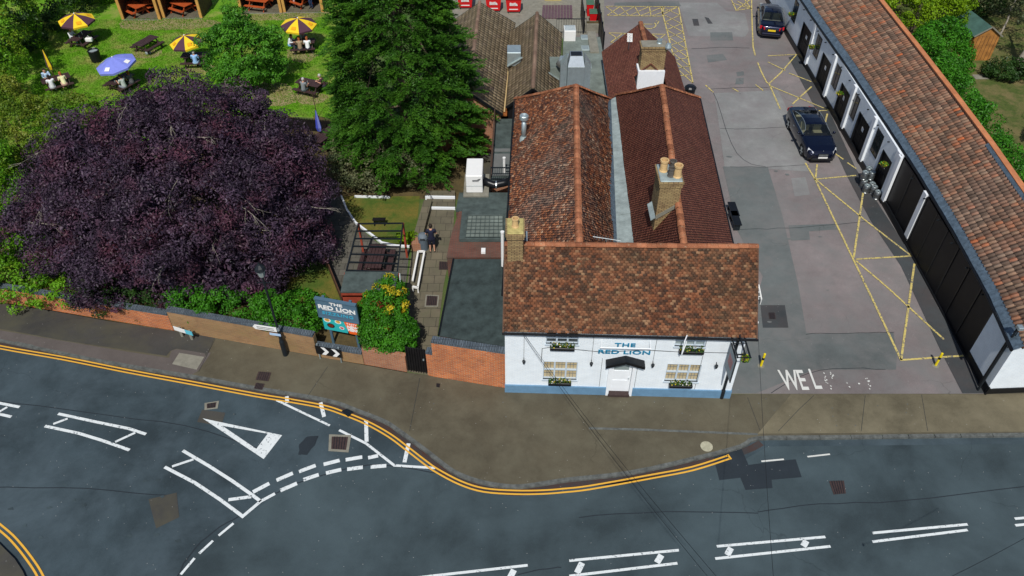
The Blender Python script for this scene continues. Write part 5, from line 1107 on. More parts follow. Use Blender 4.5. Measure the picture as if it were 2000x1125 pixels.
# right hand side garden beyond the stable block
bush('tree', 'sunlit lime green tree behind the top of the pantile roof', 'tree', (1775, 75), 5.6, 3.2, 3.0, My, 330, 80, .5, .18, extra=[(-2.5, 3.0, 3, 2.6, 2.4, 2.2), (2.5, 4, 3, 2.5, 2.5, 2.3)])
bush('shrub', 'big mid green laurel beside the wooden shed', 'shrub', (1812, 165), 4.1, 1.9, 2.2, Mi, 280, 80, .42, .17, extra=[(-.2, -2.2, 1.5, 1.1, 1.6, 1.4), (.6, 1.3, 2.2, 1.3, 1.4, 1.7)])
c = G(1930, 250); r = thing('ivy_hedge', 'bright ivy clad hedge running down behind the orange parapet', 'hedge', Vector((25.4, 38, 0)))
foliage('foliage', r, Mi, [(26.1 - .13 * i, 46 - i * 1.75, 2.3, 1.45, 1.4, 2.7 - .02 * i) for i in range(9)], 480, 80, .4, .15, depth=.4)
m = MB(); [m.tube([(25.3, 46 - i * 3.2, 0), (25.2, 46 - i * 3.2, 2.2)], [.07, .03], 6) for i in range(5)]; m.build('stems', M['bark'], r)
bush('tree', 'dark evergreen tree behind the green shed roof', 'tree', (1880, 20), 7, 4.0, 3.2, Md, 330, 80, .6, .2, extra=[(5, 1, 3.5, 4, 3, 3.2), (-4, 4, 3, 3.5, 3, 3)])
bush('tree', 'dusty grey green tree in the top right corner with a leaning pale trunk', 'tree', (2040, 110), 6.5, 3.2, 4.2, Mk, 260, 65, .6, .18, extra=[(-1.5, 5, 4, 3, 3, 2.6), (1, -4.5, 3.8, 2.6, 2.2, 2.2)], z0=4.2)
bush('shrub', 'dark low shrub at the foot of the pale trunk', 'shrub', (1968, 152), 1.2, 1.7, 1.0, Md, 90, 60, .35, .15, trk=False)
p = G(1985, 135); r = thing('dead_tree', 'pale bare leaning trunk at the right edge of the neighbouring garden', 'tree trunk', p); trunk(r, p, p + Vector((1.6, 1.2, 5.5)), .28, M['bark_pale'])
p = G(1944, 82); r = thing('dead_tree', 'thin pale leaning branch beside the wooden shed', 'tree trunk', p); trunk(r, p, p + Vector((1.1, 1.4, 4.5)), .09, M['bark_pale'])
bush('tree', 'large tree beyond the frame casting dark shade in the neighbouring garden', 'tree', (2120, 330), 6, 2.2, 3.0, Md, 200, 70, .55, .2)
bush('shrub', 'strip of green shrubs behind the yard of red bins', 'shrub', (700, -40), 2, 2.5, 1, Md, 80, 60, .4, .16, trk=False)
# dry grass tufts and lawn blades: uncountable ground cover
def blades(name, poly, n, h, mat, z=.004):
    P = np.array([(p.x, p.y) for p in pp(poly)]); lo, hi = P.min(0), P.max(0); out = []
    while sum(len(o) for o in out) < n:
        q = lo + (hi - lo) * rng.random((n, 2)); ins = np.zeros(n, bool); j = len(P) - 1
        for i in range(len(P)):
            c_ = ((P[i, 1] > q[:, 1]) != (P[j, 1] > q[:, 1])) & (q[:, 0] < (P[j, 0] - P[i, 0]) * (q[:, 1] - P[i, 1]) / (P[j, 1] - P[i, 1] + 1e-9) + P[i, 0]); ins ^= c_; j = i
        out.append(q[ins])
    q = np.vstack(out)[:n]; hh = h * (.5 + rng.random(n)); p = np.column_stack([q, z + hh * .45]); N = unit(np.column_stack([rng.standard_normal((n, 2)), np.full(n, .6)])); T = unit(np.column_stack([rng.standard_normal((n, 2)) * .4, np.ones(n)]))
    N = unit(np.cross(T, unit(np.cross(N, T)))); V, F, rv = leaf_quads(p, N, h, .35, None, T); o = link(name, fast_mesh(name, V, F, {'rv': rv}), mat); tag(o, 'short green grass blades across the garden lawn', 'grass', kind='stuff'); return o
blades('grass', [(60, 330), (75, 40), (230, 38), (400, 35), (640, 22), (660, 60), (670, 235), (520, 222), (330, 240)], 70000, .10, leafmat('grass_blades', (.09, .26, .008), (.20, .46, .02), (.42, .40, .12), .4, .45, .56))

# ------------------------------------------------------------------ brick walls and gate along the pavement
def bwall(label, a, b, top_a, th, mat, hgt=None, coping=True):
    A, B = G(*a), G(*b); h = hgt or HG(a[0], a[1], top_a); d = (B - A).normalized(); nb = Vector((-d.y, d.x, 0)); r = thing('brick_wall', label, 'wall', (A + B) / 2)
    MB().prism([A, B, B + nb * th, A + nb * th], h - .11).build('brickwork', mat, r)
    m = MB(); n = int((B - A).length / .115)
    for i in range(n):
        p0, p1 = A.lerp(B, i / n), A.lerp(B, (i + .9) / n); o = Vector((0, 0, h - .11 + random.uniform(-.004, .004))); e = nb * -.025; f = nb * (th + .025)
        m.prism([p0 + e + o, p1 + e + o, p1 + f + o, p0 + f + o], .11)
    if coping: m.build('coping', M['brick_k'], r)
    return r
bwall('long low orange brick wall under the hedge at the left edge', (-160, 563), (340, 646), None, .24, M['brick_o'], 1.12)
bwall('tan brick wall with blue coping behind the lamp post', (341, 646), (621, 696), None, .24, M['brick_t'], 1.38)
bwall('short lower brick wall behind the black and white arrow sign', (622, 697), (711, 712), None, .24, M['brick_t'], .78)
bwall('red brick wall under the clipped hedge next to the gate', (712, 712), (795, 727), None, .24, M['brick_r'], 1.12, coping=False)
bwall('tall orange brick wall between the gate and the white pub front', (849, 736), (988, 758), None, .28, M['brick_o'], 2.32)
bwall('low narrow brick pier on the right side of the black gate', (836, 733), (849, 736), None, .28, M['brick_o'], 1.55)
A, B = G(796, 727), G(835, 733); r = thing('garden_gate', 'black boarded gate closing the gap in the brick wall', 'gate', A); m = MB(); nb_ = 8
for i in range(nb_): p0, p1 = A.lerp(B, i / nb_), A.lerp(B, (i + .93) / nb_); m.bar((p0 + p1) / 2 + Vector((0, .1, .04)), (p0 + p1) / 2 + Vector((0, .1, 1.55)), (p1 - p0).length * 1.06, .03)
m.prism([A + Vector((0, .12, .02)), B + Vector((0, .12, .02)), B + Vector((0, .15, .02)), A + Vector((0, .15, .02))], 1.5); m.build('boards', M['black_wood'], r); m = MB(); [m.bar(A + Vector((0, .17, z)), B + Vector((0, .14, z)), .04, .08) for z in (.2, .7, 1.2)]; m.build('ledges', M['black'], r)
MB().box(B.x - .14, B.x - .08, B.y + .05, B.y + .08, .9, 1.0).build('latch', M['galv'], r)
# ------------------------------------------------------------------ signs and lamp post
A, B = G(655, 671), G(707, 681); dv = (B - A).normalized(); nv = Vector((dv.y, -dv.x, 0))
r = thing('pub_sign', 'large blue grey post sign with food pictures above the low brick wall', 'sign', A)
tl, tr = A - dv * .42, A - dv * .42 + dv * 1.86; Z0, Z1, Zm = .95, 2.88, 1.80
def sb(mb, u0, u1, z0, z1, o0, o1): mb.prism([tl + dv * (1.86 * u0) + nv * o0 + Vector((0, 0, z0)), tl + dv * (1.86 * u1) + nv * o0 + Vector((0, 0, z0)), tl + dv * (1.86 * u1) + nv * o1 + Vector((0, 0, z0)), tl + dv * (1.86 * u0) + nv * o1 + Vector((0, 0, z0))], z1 - z0)
def SB(u, z, o=.1): return tl + dv * (1.86 * u) + nv * o + Vector((0, 0, z))
for u in (.18, .86): m = MB(); sb(m, u - .03, u + .03, 0, Z1 + .12, -.06, .02); m.build('post', M['grey_sign'], r)
m = MB(); sb(m, 0, 1, Zm, Z1, .02, .09); hb_ = m.build('header_board', M['grey_sign'], r); m = MB(); sb(m, -.02, 1.02, Z1 - .02, Z1 + .05, .0, .16); sb(m, -.02, 1.02, Zm - .06, Zm, .02, .12); sb(m, -.02, .0, Zm, Z1, .02, .11); sb(m, 1.0, 1.02, Zm, Z1, .02, .11); m.build('frame', M['grey_sign'], hb_)
text_part('lettering', 'THE', .22, M['plate_w'], hb_, SB(.5, Z1 - .20), dv, (0, 0, 1), .006, 1.5, bold=.006)
text_part('lettering', 'RED LION', .31, M['plate_w'], hb_, SB(.5, Z1 - .47), dv, (0, 0, 1), .006, 1.28, bold=.010)
text_part('lettering', 'SIZZLING', .24, M['cyan_text'], hb_, SB(.5, Z1 - .82), dv, (0, 0, 1), .006, 1.35, bold=.004, sp=1.1)
m = MB(); sb(m, .12, .88, Z1 - .635, Z1 - .62, .09, .096); m.build('rule', M['plate_w'], hb_)
m = MB(); sb(m, .05, .66, Z0, Zm - .08, .03, .06); bn = m.build('menu_banner', M['teal'], r); m = MB()
m.prism([SB(.60, Zm - .08, .06), SB(.97, Zm - .08, .06), SB(.97, Z0, .06), SB(.70, Z0, .06)], nv * .008); m.build('orange_panel', M['orange'], bn)
text_part('lettering', 'TASTY', .17, M['plate_w'], bn, SB(.80, Zm - .24, .075), dv, (0, 0, 1), .003, 1.0, bold=.002)
text_part('lettering', 'NEW', .21, M['plate_w'], bn, SB(.82, Zm - .42, .075), dv, (0, 0, 1), .003, 1.15, bold=.012)
text_part('lettering', 'MENU', .21, M['plate_w'], bn, SB(.83, Zm - .60, .075), dv, (0, 0, 1), .003, 1.0, bold=.012)
food = [plain('fried_food', (.62, .33, .06), .6, .4, 25), plain('pasta_food', (.6, .36, .08), .6, .5, 30), plain('stew_food', (.16, .03, .012), .4, .7, 30), plain('dessert_food', (.5, .12, .12), .5, .6, 30)]
for (u, z, rr, fm) in ((.17, Zm - .22, .17, 0), (.45, Zm - .22, .155, 1), (.24, Zm - .55, .185, 2), (.52, Zm - .58, .12, 3)):
    m = MB(); c = SB(u, z, .062); m.poly([c + dv * rr * math.cos(a) + Vector((0, 0, rr * .8 * math.sin(a))) for a in [R(20 * i) for i in range(18)]]); pl_ = m.build('printed_plate', M['plate_w'] if fm != 2 else M['black'], bn)
    m = MB(); c = SB(u, z, .066); m.poly([c + dv * rr * .72 * math.cos(a) * (1 + .12 * math.sin(3 * a)) + Vector((0, 0, rr * .55 * math.sin(a) * (1 + .1 * math.cos(5 * a)))) for a in [R(20 * i) for i in range(18)]]); m.build('printed_food', food[fm], pl_)
# arrow board
A, B = G(624, 700), G(669, 708); dv = (B - A).normalized(); nv = Vector((dv.y, -dv.x, 0)); r = thing('chevron_sign', 'low black board with white arrow chevrons pointing right, in front of the brick wall', 'road sign', A)
w_ = (B - A).length
for e in (.04, .96): c = A.lerp(B, e); m = MB(); m.tube([c, c + Vector((0, 0, .98))], .035, 8); m.build('post', M['galv'], r)
def cb(u, z, o): return A + dv * (w_ * u) + nv * o + Vector((0, 0, z))
m = MB(); m.prism([cb(-.04, .38, .04), cb(1.04, .38, .04), cb(1.04, .38, .065), cb(-.04, .38, .065)], .52); pn = m.build('panel', M['black'], r); m = MB()
for u in (.20, .66):
    for s in (0, 1):
        z0, z1, z2 = (.40, .64, .64) if s == 0 else (.88, .64, .64)
        m.poly([cb(u, z0, .07), cb(u + .17, z0, .07), cb(u + .34, .64, .07), cb(u + .17, .64, .07)] if s == 0 else [cb(u, z0, .07), cb(u + .17, .64, .07), cb(u + .34, .64, .07), cb(u + .17, z0, .07)])
m.build('white_chevrons', M['plate_w'], pn)
# street name plate
A, B = G(357, 657), G(376, 663); dv = (B - A).normalized(); nv = Vector((dv.y, -dv.x, 0)); r = thing('street_name_sign', 'low white and pale blue street name plate on two stubby concrete posts', 'street sign', A)
for c in (A, B): MB().prism([c + Vector((-.06, -.05, 0)), c + Vector((.06, -.05, 0)), c + Vector((.06, .06, 0)), c + Vector((-.06, .06, 0))], .6).build('post', M['concrete'], r, bevel=.01)
c = (A + B) / 2; m = MB(); m.prism([c - dv * .52 + nv * .07 + Vector((0, 0, .42)), c + dv * .12 + nv * .07 + Vector((0, 0, .42)), c + dv * .12 + nv * .09 + Vector((0, 0, .42)), c - dv * .52 + nv * .09 + Vector((0, 0, .42))], .25); m.build('name_panel', M['plate_w'], r)
m = MB(); m.prism([c + dv * .12 + nv * .07 + Vector((0, 0, .42)), c + dv * .52 + nv * .07 + Vector((0, 0, .42)), c + dv * .52 + nv * .09 + Vector((0, 0, .42)), c + dv * .12 + nv * .09 + Vector((0, 0, .42))], .25); m.build('blue_panel', plain('pale_blue_panel', (.12, .5, .62), .5), r)
# lamp post with finger boards
b = G(558, 693); r = thing('lamp_post', 'tall black lantern lamp post with two white direction arms beside the tan brick wall', 'street lamp', b)
h = 4.75; MB().lathe(b, [(.12, 0), (.12, .9), (.085, 1.0), (.075, 1.4), (.055, 1.6), (.045, h)], 12).build('column', M['iron'], r)
m = MB(); m.lathe(b + Vector((0, 0, h)), [(.05, 0), (.12, .08), (.19, .42), (.2, .44)], 8); lg = m.build('lantern', M['glass_b'], r); MB().lathe(b + Vector((0, 0, h + .44)), [(.25, 0), (.2, .12), (.08, .24), (.05, .3), (.02, .38)], 8).build('lantern_cap', M['iron'], lg)
m = MB(); m.bar(b + Vector((-.3, 0, h - .3)), b + Vector((.3, 0, h - .3)), .03, .03); m.build('ladder_bar', M['iron'], r)
fdv = (G(700, 708) - G(507, 678)).normalized(); fnv = Vector((fdv.y, -fdv.x, 0))
for z, lab in ((1.75, 'a'),):
    c = b + Vector((0, 0, z)) - fdv * 1.12 + fnv * .1; m = MB(); P_ = [c, c + fdv * .1 + Vector((0, 0, -.13)), c + fdv * 1.12 + Vector((0, 0, -.13)), c + fdv * 1.12 + Vector((0, 0, .13)), c + fdv * .1 + Vector((0, 0, .13))]; m.prism(P_, fnv * .03); fa = m.build('finger_board', M['plate_w'], r)
    for zz in (.045, -.045): m = MB(); m.bar(c + fdv * .2 + fnv * .036 + Vector((0, 0, zz)), c + fdv * 1.0 + fnv * .036 + Vector((0, 0, zz)), .006, .025); m.build('small_print', M['iron'], fa)
c = b + Vector((0, 0, 1.45)) - fdv * .12 + fnv * .12; m = MB(); m.prism([c + fdv * -.26 + Vector((0, 0, -.06)), c + fdv * .26 + Vector((0, 0, -.06)), c + fdv * .26 + Vector((0, 0, .06)), c + fdv * -.26 + Vector((0, 0, .06))], fnv * .03); m.build('small_plate', plain('pale_blue_plate', (.4, .55, .75), .5), r)
MB().tube([b + Vector((0, 0, 1.6)), b + Vector((0, 0, 1.8))], .07, 10).build('clamp', M['galv'], r)
# hanging pub sign on its post at the right of the front
b = G(1409, 777); r = thing('hanging_sign', 'black framed hanging sign on a tall post at the right of the pub front', 'sign', b)
hh = 4.0; MB().tube([b, b + Vector((0, 0, hh))], .06, 10).build('post', M['iron'], r)
MB().lathe(b, [(.09, 0), (.09, .5), (.06, .55)], 10).build('post_base', M['iron'], r)
m = MB(); y_ = Vector((0, -1, 0)); x_ = Vector((1, 0, 0))
for (dx, z) in ((-.28, 3.75), (.22, 3.75), (-.03, 3.95)): q = b + Vector((dx, .2, z)); m.bar(q, q + y_ * 1.25, .05, .07)
for k in (.3, 1.05): m.bar(b + Vector((-.32, -k, 3.76)), b + Vector((.26, -k, 3.76)), .03, .03)
m.bar(b + Vector((0, .3, 2.4)), b + Vector((-.03, -1.0, 3.9)), .05, .06); m.build('bracket', M['iron'], r)
m = MB(); m.box(b.x - .29, b.x - .25, b.y - 1.02, b.y - .08, 2.2, 3.55); sp2 = m.build('board_frame', M['iron'], r); m = MB(); m.box(b.x - .305, b.x - .292, b.y - .95, b.y - .15, 2.28, 3.47); m.build('board_panel', plain('grey_picture', (.20, .25, .28), .5), sp2)
m = MB(); m.box(b.x - .312, b.x - .306, b.y - .8, b.y - .3, 2.7, 3.2); m.build('board_picture', plain('faded_red_picture', (.35, .16, .16), .6, .5, 20), sp2)
# bollards
def bollard(px, lab):
    b = G(*px); r = thing('bollard', lab, 'bollard', b, 'yellow bollards at the car park entrance'); MB().lathe(b, [(.055, 0), (.055, .78), (.05, .82), (.01, .84)], 14).build('tube', plain('yellow_bollard_paint', (.75, .58, .01), .45), r); MB().lathe(b, [(.057, .44), (.057, .58)], 14).build('black_band', M['black'], r); MB().lathe(b, [(.16, 0), (.15, .02), (.05, .03)], 12).build('footing', M['concrete'], r)
bollard((1486, 715), 'yellow bollard with a black band nearest the pub wall'); bollard((1827, 714), 'yellow bollard with a black band standing on the yellow line near the stables')
# ------------------------------------------------------------------ planters and baskets
def plantbox(c, dx, w_, lab, name='window_box', group='window boxes of flowers on the pub front'):
    r = thing(name, lab, 'flower box', c, group); dx = Vector(dx).normalized(); nn = Vector((dx.y, -dx.x, 0)); m = MB(); m.prism([c - dx * w_ / 2, c + dx * w_ / 2, c + dx * w_ / 2 + nn * .2, c - dx * w_ / 2 + nn * .2], .17); m.build('box', M['black'], r, bevel=.02)
    n = 150; p = np.array(c + nn * .1 + Vector((0, 0, .2))) + np.array(dx) * ((rng.random(n) - .5) * w_ * .95)[:, None] + np.array(nn) * ((rng.random(n) - .5) * .22)[:, None] + np.array([0, 0, 1.0]) * (rng.random(n) * .16 - .02)[:, None]
    for nm, mt, k, s in (('leaves', Md, slice(0, 95), .10), ('flowers', Myf, slice(95, 128), .07), ('white_flowers', M['plate_w'], slice(135, 150), .06)):
        q = p[k]; V, F, rv = leaf_quads(q - np.array(ORG[r.name]), unit(rng.standard_normal((len(q), 3)) + np.array([0, -.4, 1.])), s, .7); link(nm, fast_mesh(nm, V, F, {'rv': rv}), mt, r)
for px, w_, lab in (((1098, 684), 1.0, 'flower box below the upper left window of the pub'), ((1093, 752), .98, 'flower box below the lower left window of the pub'), ((1350, 691), 1.0, 'flower box below the upper window with the open casement'), ((1329, 757), .98, 'flower box below the lower right window of the pub')):
    s_, z_ = WP(px[0], px[1], .16); plantbox(FW(s_, z_, .03), fd, w_, lab)
def basket(c, lab):
    r = thing('hanging_basket', lab, 'hanging basket', c, 'hanging baskets of flowers'); MB().lathe(c, [(.02, -.18), (.14, -.13), (.2, 0), (.19, .01)], 14).build('basket', M['rust'], r); n = 130; p = unit(rng.standard_normal((n, 3))) * .26 * (.6 + .4 * rng.random((n, 1))); p[:, 2] = np.abs(p[:, 2]) * .7; p += np.array(c)
    for nm, mt, k in (('leaves', Mi, slice(0, 85)), ('flowers', Myf, slice(85, 130))):
        V, F, rv = leaf_quads(p[k] - np.array(ORG[r.name]), unit(rng.standard_normal((len(p[k]), 3)) + np.array([0, 0, 1.])), .09, .6); link(nm, fast_mesh(nm, V, F, {'rv': rv}), mt, r)
    MB().tube([c + Vector((0, 0, .0)), c + Vector((0, 0, .6))], .008, 4).build('chain', M['iron'], r)
def onface(px, py, z):
    g = G(px, py, z); return Vector((SX(g.y) - .28, g.y, z))
basket(onface(1579, 92, 1.9), 'hanging basket nearest the far end of the stable block'); basket(onface(1627, 183, 1.9), 'hanging basket in the middle of the white stable walls'); basket(onface(1556, 28, 1.9), 'hanging basket beside the parked car at the top')
g = G(1458, 690, 2.0); g.x = Fr.x + .35; g.y = Fr.y + .45; basket(g, 'hanging basket on the right side wall of the pub')
basket(onface(1712, 322, 2.0), 'hanging basket of orange dried flowers above the kegs')
# ------------------------------------------------------------------ kegs
def keg(px, z, lab):
    c = G(px[0], px[1], z); r = thing('beer_keg', lab, 'keg', c, 'steel kegs by the stable door'); MB().lathe(c, [(.17, 0), (.185, .03), (.185, .07), (.165, .09), (.19, .14), (.2, .17), (.19, .2), (.19, .33), (.2, .36), (.19, .39), (.165, .45), (.185, .47), (.185, .51), (.17, .53), (.165, .5), (.15, .46), (.01, .45)], 18).build('barrel', M['keg'], r, smooth=False)
    MB().lathe(c + Vector((0, 0, .45)), [(.04, 0), (.04, .05), (.01, .06)], 10).build('spear_cap', M['iron'], r); m = MB(); m.lathe(c, [(.188, .475), (.188, .50)], 18); m.build('collar_band', M['galv'], r)
for px, z, lab in (((1690, 352), 0, 'keg at the back of the pile against the white wall'), ((1684, 366), 0, 'keg at the left side of the pile by the white wall'), ((1699, 372), 0, 'keg in the middle of the pile under a stacked one'), ((1689, 376), 0, 'front left keg of the pile touching the yellow line'), ((1710, 388), 0, 'nearest keg of the pile beside the black door'), ((1703, 378), 0, 'keg between the nearest keg and the middle of the pile'),
                   ((1686, 350), .53, 'upper left stacked keg'), ((1693, 342), .53, 'topmost keg of the pile near the basket'), ((1699, 350), .53, 'upper right stacked keg with a brown band')): keg(px, z, lab)
# ------------------------------------------------------------------ picnic tables, parasols, booths
def picnic(mt, lab, group='wooden picnic tables in the pub garden', L_=1.8):
    r = thing('picnic_table', lab, 'picnic table', (0, 0, 0), group, world=False); m = MB()
    for i in range(5): y = -.34 + i * .17; m.box(-L_ / 2, L_ / 2, y - .075, y + .075, .72, .76)
    m.build('table_top', mt, r)
    for s in (-1, 1):
        m = MB(); [m.box(-L_ / 2, L_ / 2, s * .72 + o - .065, s * .72 + o + .065, .42, .46) for o in (-.07, .07)]; m.build('seat', mt, r)
    for x in (-L_ * .36, L_ * .36):
        m = MB(); m.bar((x, -.8, .39), (x, .8, .39), .05, .1); m.bar((x, -.36, .69), (x, .36, .69), .05, .09)
        for s in (-1, 1): m.bar((x + .05, s * .25, .70), (x + .05, s * .68, .0), .05, .1)
        m.build('trestle', mt, r)
    return r
pt = picnic(M['wood_d'], 'x'); po = picnic(M['wood_o'], 'x', 'orange picnic tables in the garden booths')
used = {}
def place(proto, px, rot, lab, z=0):
    o = proto if proto.name not in used else copy_tree(proto); used[proto.name] = 1; p = G(*px, 0); o.location = (p.x, p.y, z); o.rotation_euler = (0, 0, rot); o['label'] = lab; return o
TB = {}
for key, px, rot, lab in (('t1', (164, 88), R(75), 'dark picnic table under the leftmost open yellow and maroon parasol'), ('t2', (291, 98), R(66), 'empty dark picnic table in the middle of the lawn'), ('t3', (385, 126), R(3), 'dark picnic table with a single person beside the round green tree'),
                          ('t4', (242, 173), R(62), 'dark picnic table under the blue open parasol'), ('t5', (594, 99), R(8), 'crowded dark picnic table beside the conifer'), ('t6', (608, 180), R(-22), 'dark picnic table with two grey haired people near the picket fence'),
                          ('t7', (117, 172), R(35), 'dark picnic table with the closed yellow parasol by the left hedge'), ('t8', (638, 283), R(60), 'dark picnic table just below the picket fence with a closed blue parasol'), ('t9', (737, 522), R(88), 'dark picnic table under the bare pergola frame')):
    TB[key] = place(pt, px, rot, lab)
for px, rot, lab in (((268, 27), R(-38), 'orange picnic table in the left booth'), ((296, 18), R(-70), 'orange picnic table end at the right side of the left booth'), ((358, 24), R(-30), 'orange picnic table in the second booth'), ((508, 17), R(-15), 'orange picnic table in the third booth'), ((588, 10), R(-35), 'orange picnic table in the fourth booth behind two standing people')): place(po, px, rot, lab, .03)
def parasol(base, R_, h, mats, lab, zb=0.0, closed=False, tilt=(0, 0), marks=None):
    c = Vector(base); r = thing('parasol', lab, 'parasol', c, None); MB().tube([c + Vector((0, 0, zb)), c + Vector((0, 0, h))], .022, 8).build('pole', M['plate_w'] if not closed else M['wood_b'], r); n = 8
    MB().lathe(c, [(.22, 0), (.22, .06), (.05, .09), (.04, .25)], 12).build('foot', M['iron'], r)
    if closed:
        for k in range(4):
            m = MB(); N_ = 12; P_ = []
            for (z, rr) in ((h + .05, .02), (h - .5, .09), (h - 1.1, .15), (h - 1.35, .10)): P_.append([c + Vector((rr * (1 + .25 * (i % 2)) * math.cos(2 * math.pi * i / N_), rr * (1 + .25 * (i % 2)) * math.sin(2 * math.pi * i / N_), z)) for i in range(k * 3, k * 3 + 4)])
            for a in range(3):
                for b_ in range(3): m.poly([P_[a][b_], P_[a][b_ + 1], P_[a + 1][b_ + 1], P_[a + 1][b_]])
            m.build('folded_panel', mats[k % 2], r)
        return r
    T = Matrix.Rotation(tilt[0], 3, 'X') @ Matrix.Rotation(tilt[1], 3, 'Y'); top = c + Vector((0, 0, h)); f = lambda rr, a, z: top + T @ Vector((rr * math.cos(a), rr * math.sin(a), z))
    for k in range(n):
        a0, a1 = 2 * math.pi * k / n + .2, 2 * math.pi * (k + 1) / n + .2; am = (a0 + a1) / 2; m = MB()
        m.poly([f(0, 0, 0), f(R_ * .55, a0, -.22), f(R_ * .52, am, -.24), f(R_ * .55, a1, -.22)]); m.poly([f(R_ * .55, a0, -.22), f(R_, a0, -.5), f(R_ * .93, am, -.49), f(R_ * .52, am, -.24)]); m.poly([f(R_ * .52, am, -.24), f(R_ * .93, am, -.49), f(R_, a1, -.5), f(R_ * .55, a1, -.22)])
        m.poly([f(R_, a0, -.5), f(R_ * .93, am, -.49), f(R_ * .92, am, -.62), f(R_ * .99, a0, -.64)]); m.poly([f(R_ * .93, am, -.49), f(R_, a1, -.5), f(R_ * .99, a1, -.64), f(R_ * .92, am, -.62)]); pn_ = m.build('canopy_panel', mats[k % 2], r)
        if marks and k in marks[1]:
            q = [f(R_ * .62, am - .2, -.262), f(R_ * .62, am + .2, -.262), f(R_ * .82, am + .17, -.385), f(R_ * .82, am - .17, -.385)]; m = MB(); m.poly(q); m.build('printed_mark', marks[0], pn_)
        m = MB(); m.bar(f(.03, a0, -.03), f(R_ * .98, a0, -.51), .015, .015); m.build('rib', M['galv'], r)
    MB().ball(top + Vector((0, 0, .03)), .05).build('finial', M['plate_w'], r); return r
lp = plain('orange_print_mark', (.75, .36, .01), .8)
def onT(k, dx=0, dy=0): p = TB[k].location; return (p.x + dx, p.y + dy, 0)
parasol(onT('t1', .1, .15), 1.28, 2.35, [M['par_y'], M['par_m']], 'open yellow and maroon parasol nearest the top left corner', marks=(lp, (0, 4, 6)), tilt=(R(3), R(2)))
parasol(onT('t3', -.35, .1), 1.2, 2.15, [M['par_y'], M['par_m']], 'open yellow and maroon parasol beside the round green tree', marks=(lp, (2, 4, 6)), tilt=(R(4), R(-4)))
parasol(onT('t5', -.1, .3), 1.3, 2.35, [M['par_m'], M['par_y']], 'open maroon and yellow parasol over the crowded table by the conifer', marks=(lp, (5, 7)), tilt=(R(3), R(2)))
parasol(onT('t4', -.1, .2), 1.35, 2.2, [M['par_b'], M['par_b']], 'open blue parasol with white marks above the purple beech', marks=(M['plate_w'], (3, 5, 7)), tilt=(R(4), R(-8)))
parasol(onT('t7', -.1, .1), 1, 2.7, [M['par_m'], M['par_y']], 'closed yellow and maroon parasol leaning by the left hedge', closed=True)
parasol(onT('t8', -.3, .1), 1, 2.3, [M['par_bd'], M['par_b']], 'closed blue parasol below the picket fence', closed=True)
# white bags and cups on the tables
def bag(p, s, lab, mt=None):
    r = thing('bag', lab, 'bag', p); m = MB(); m.prism([Vector(p) + Vector(q) for q in ((-s, -s * .6, 0), (s, -s * .6, 0), (s * .9, s * .6, 0), (-s * .9, s * .6, 0))], s * 1.1); m.build('sack', mt or M['plate_w'], r, bevel=s * .2); m = MB(); m.tube([Vector(p) + Vector((-s * .5, 0, s)), Vector(p) + Vector((0, 0, s * 1.7)), Vector(p) + Vector((s * .5, 0, s))], .015, 5); m.build('handle', mt or M['plate_w'], r)
bag(onT('t1', .75, -.35)[:2] + (.46,), .26, 'white bag on the bench of the leftmost yellow parasol table'); bag(onT('t2', .2, -.65)[:2] + (.0,), .2, 'pale bag under the empty table on the lawn', M['lead_l'])
bag(onT('t3', -.15, .1)[:2] + (.76,), .13, 'small pale box on the table beside the green tree', M['lead_l'])
for k, n_ in (('t1', 1), ('t4', 1), ('t5', 1), ('t6', 1), ('t7', 1)):
    for i in range(n_):
        a = TB[k].rotation_euler.z; u, v = random.uniform(-.6, .6), random.uniform(-.2, .2); p = Vector(onT(k)) + Vector((u * math.cos(a) - v * math.sin(a), u * math.sin(a) + v * math.cos(a), .762)); r = thing('drinking_glass', 'small drinking glass on ' + {'t1': 'the table under the leftmost open parasol', 't4': 'the table under the blue parasol', 't5': 'the crowded table beside the conifer', 't6': 'the table of the two grey haired people', 't7': 'the table with the closed yellow parasol'}[k], 'glass', p, 'glasses on the garden tables'); MB().lathe(p, [(.03, 0), (.035, .14), (.03, .14), (.025, .02)], 10).build('tumbler', M['glass_b'], r); MB().lathe(p, [(.028, .01), (.031, .1), (.001, .1)], 10).build('drink', M['clay'], r)
# round bin on the lawn
g = G(190, 120); r = thing('litter_bin', 'round black litter bin standing alone on the lawn', 'bin', g); MB().lathe(g, [(.3, 0), (.36, .05), (.4, .85), (.37, .9), (.34, .86), (.33, .7)], 12).build('bin_body', M['black'], r); MB().lathe(g, [(.33, .78), (.001, .74)], 12).build('liner', M['lead_l'], r)
# booths
def booth(pl, pr, lab, dp=2.6):
    A, B = G(*pl), G(*pr); B.y = A.y; W_ = B.x - A.x; r = thing('garden_booth', lab, 'shelter', (A.x + W_ / 2, A.y, 0), 'open fronted timber booths along the top of the lawn'); h = 2.35
    MB().box(A.x, B.x, A.y - .1, A.y + dp, .0, .03).build('deck_floor', M['slabs'], r); MB().box(A.x, B.x, A.y - .2, A.y - .1, 0, .05).build('threshold', M['concrete'], r)
    for s, x in ((1, A.x), (-1, B.x)):
        MB().box(min(x, x + s * .22), max(x, x + s * .22), A.y - .12, A.y + .02, 0, h).build('front_post', M['wood'], r, bevel=.01); MB().box(min(x, x + s * .06), max(x, x + s * .06), A.y + .02, A.y + dp, .03, h).build('side_panel', M['wood_b'], r)
    MB().box(A.x, B.x, A.y + dp - .08, A.y + dp, .03, h).build('back_panel', M['wood_b'], r); MB().prism([(A.x - .1, A.y - .15, h + .05), (B.x + .1, A.y - .15, h + .05), (B.x + .1, A.y + dp + .1, h - .1), (A.x - .1, A.y + dp + .1, h - .1)], .08).build('roof', M['flat'], r)
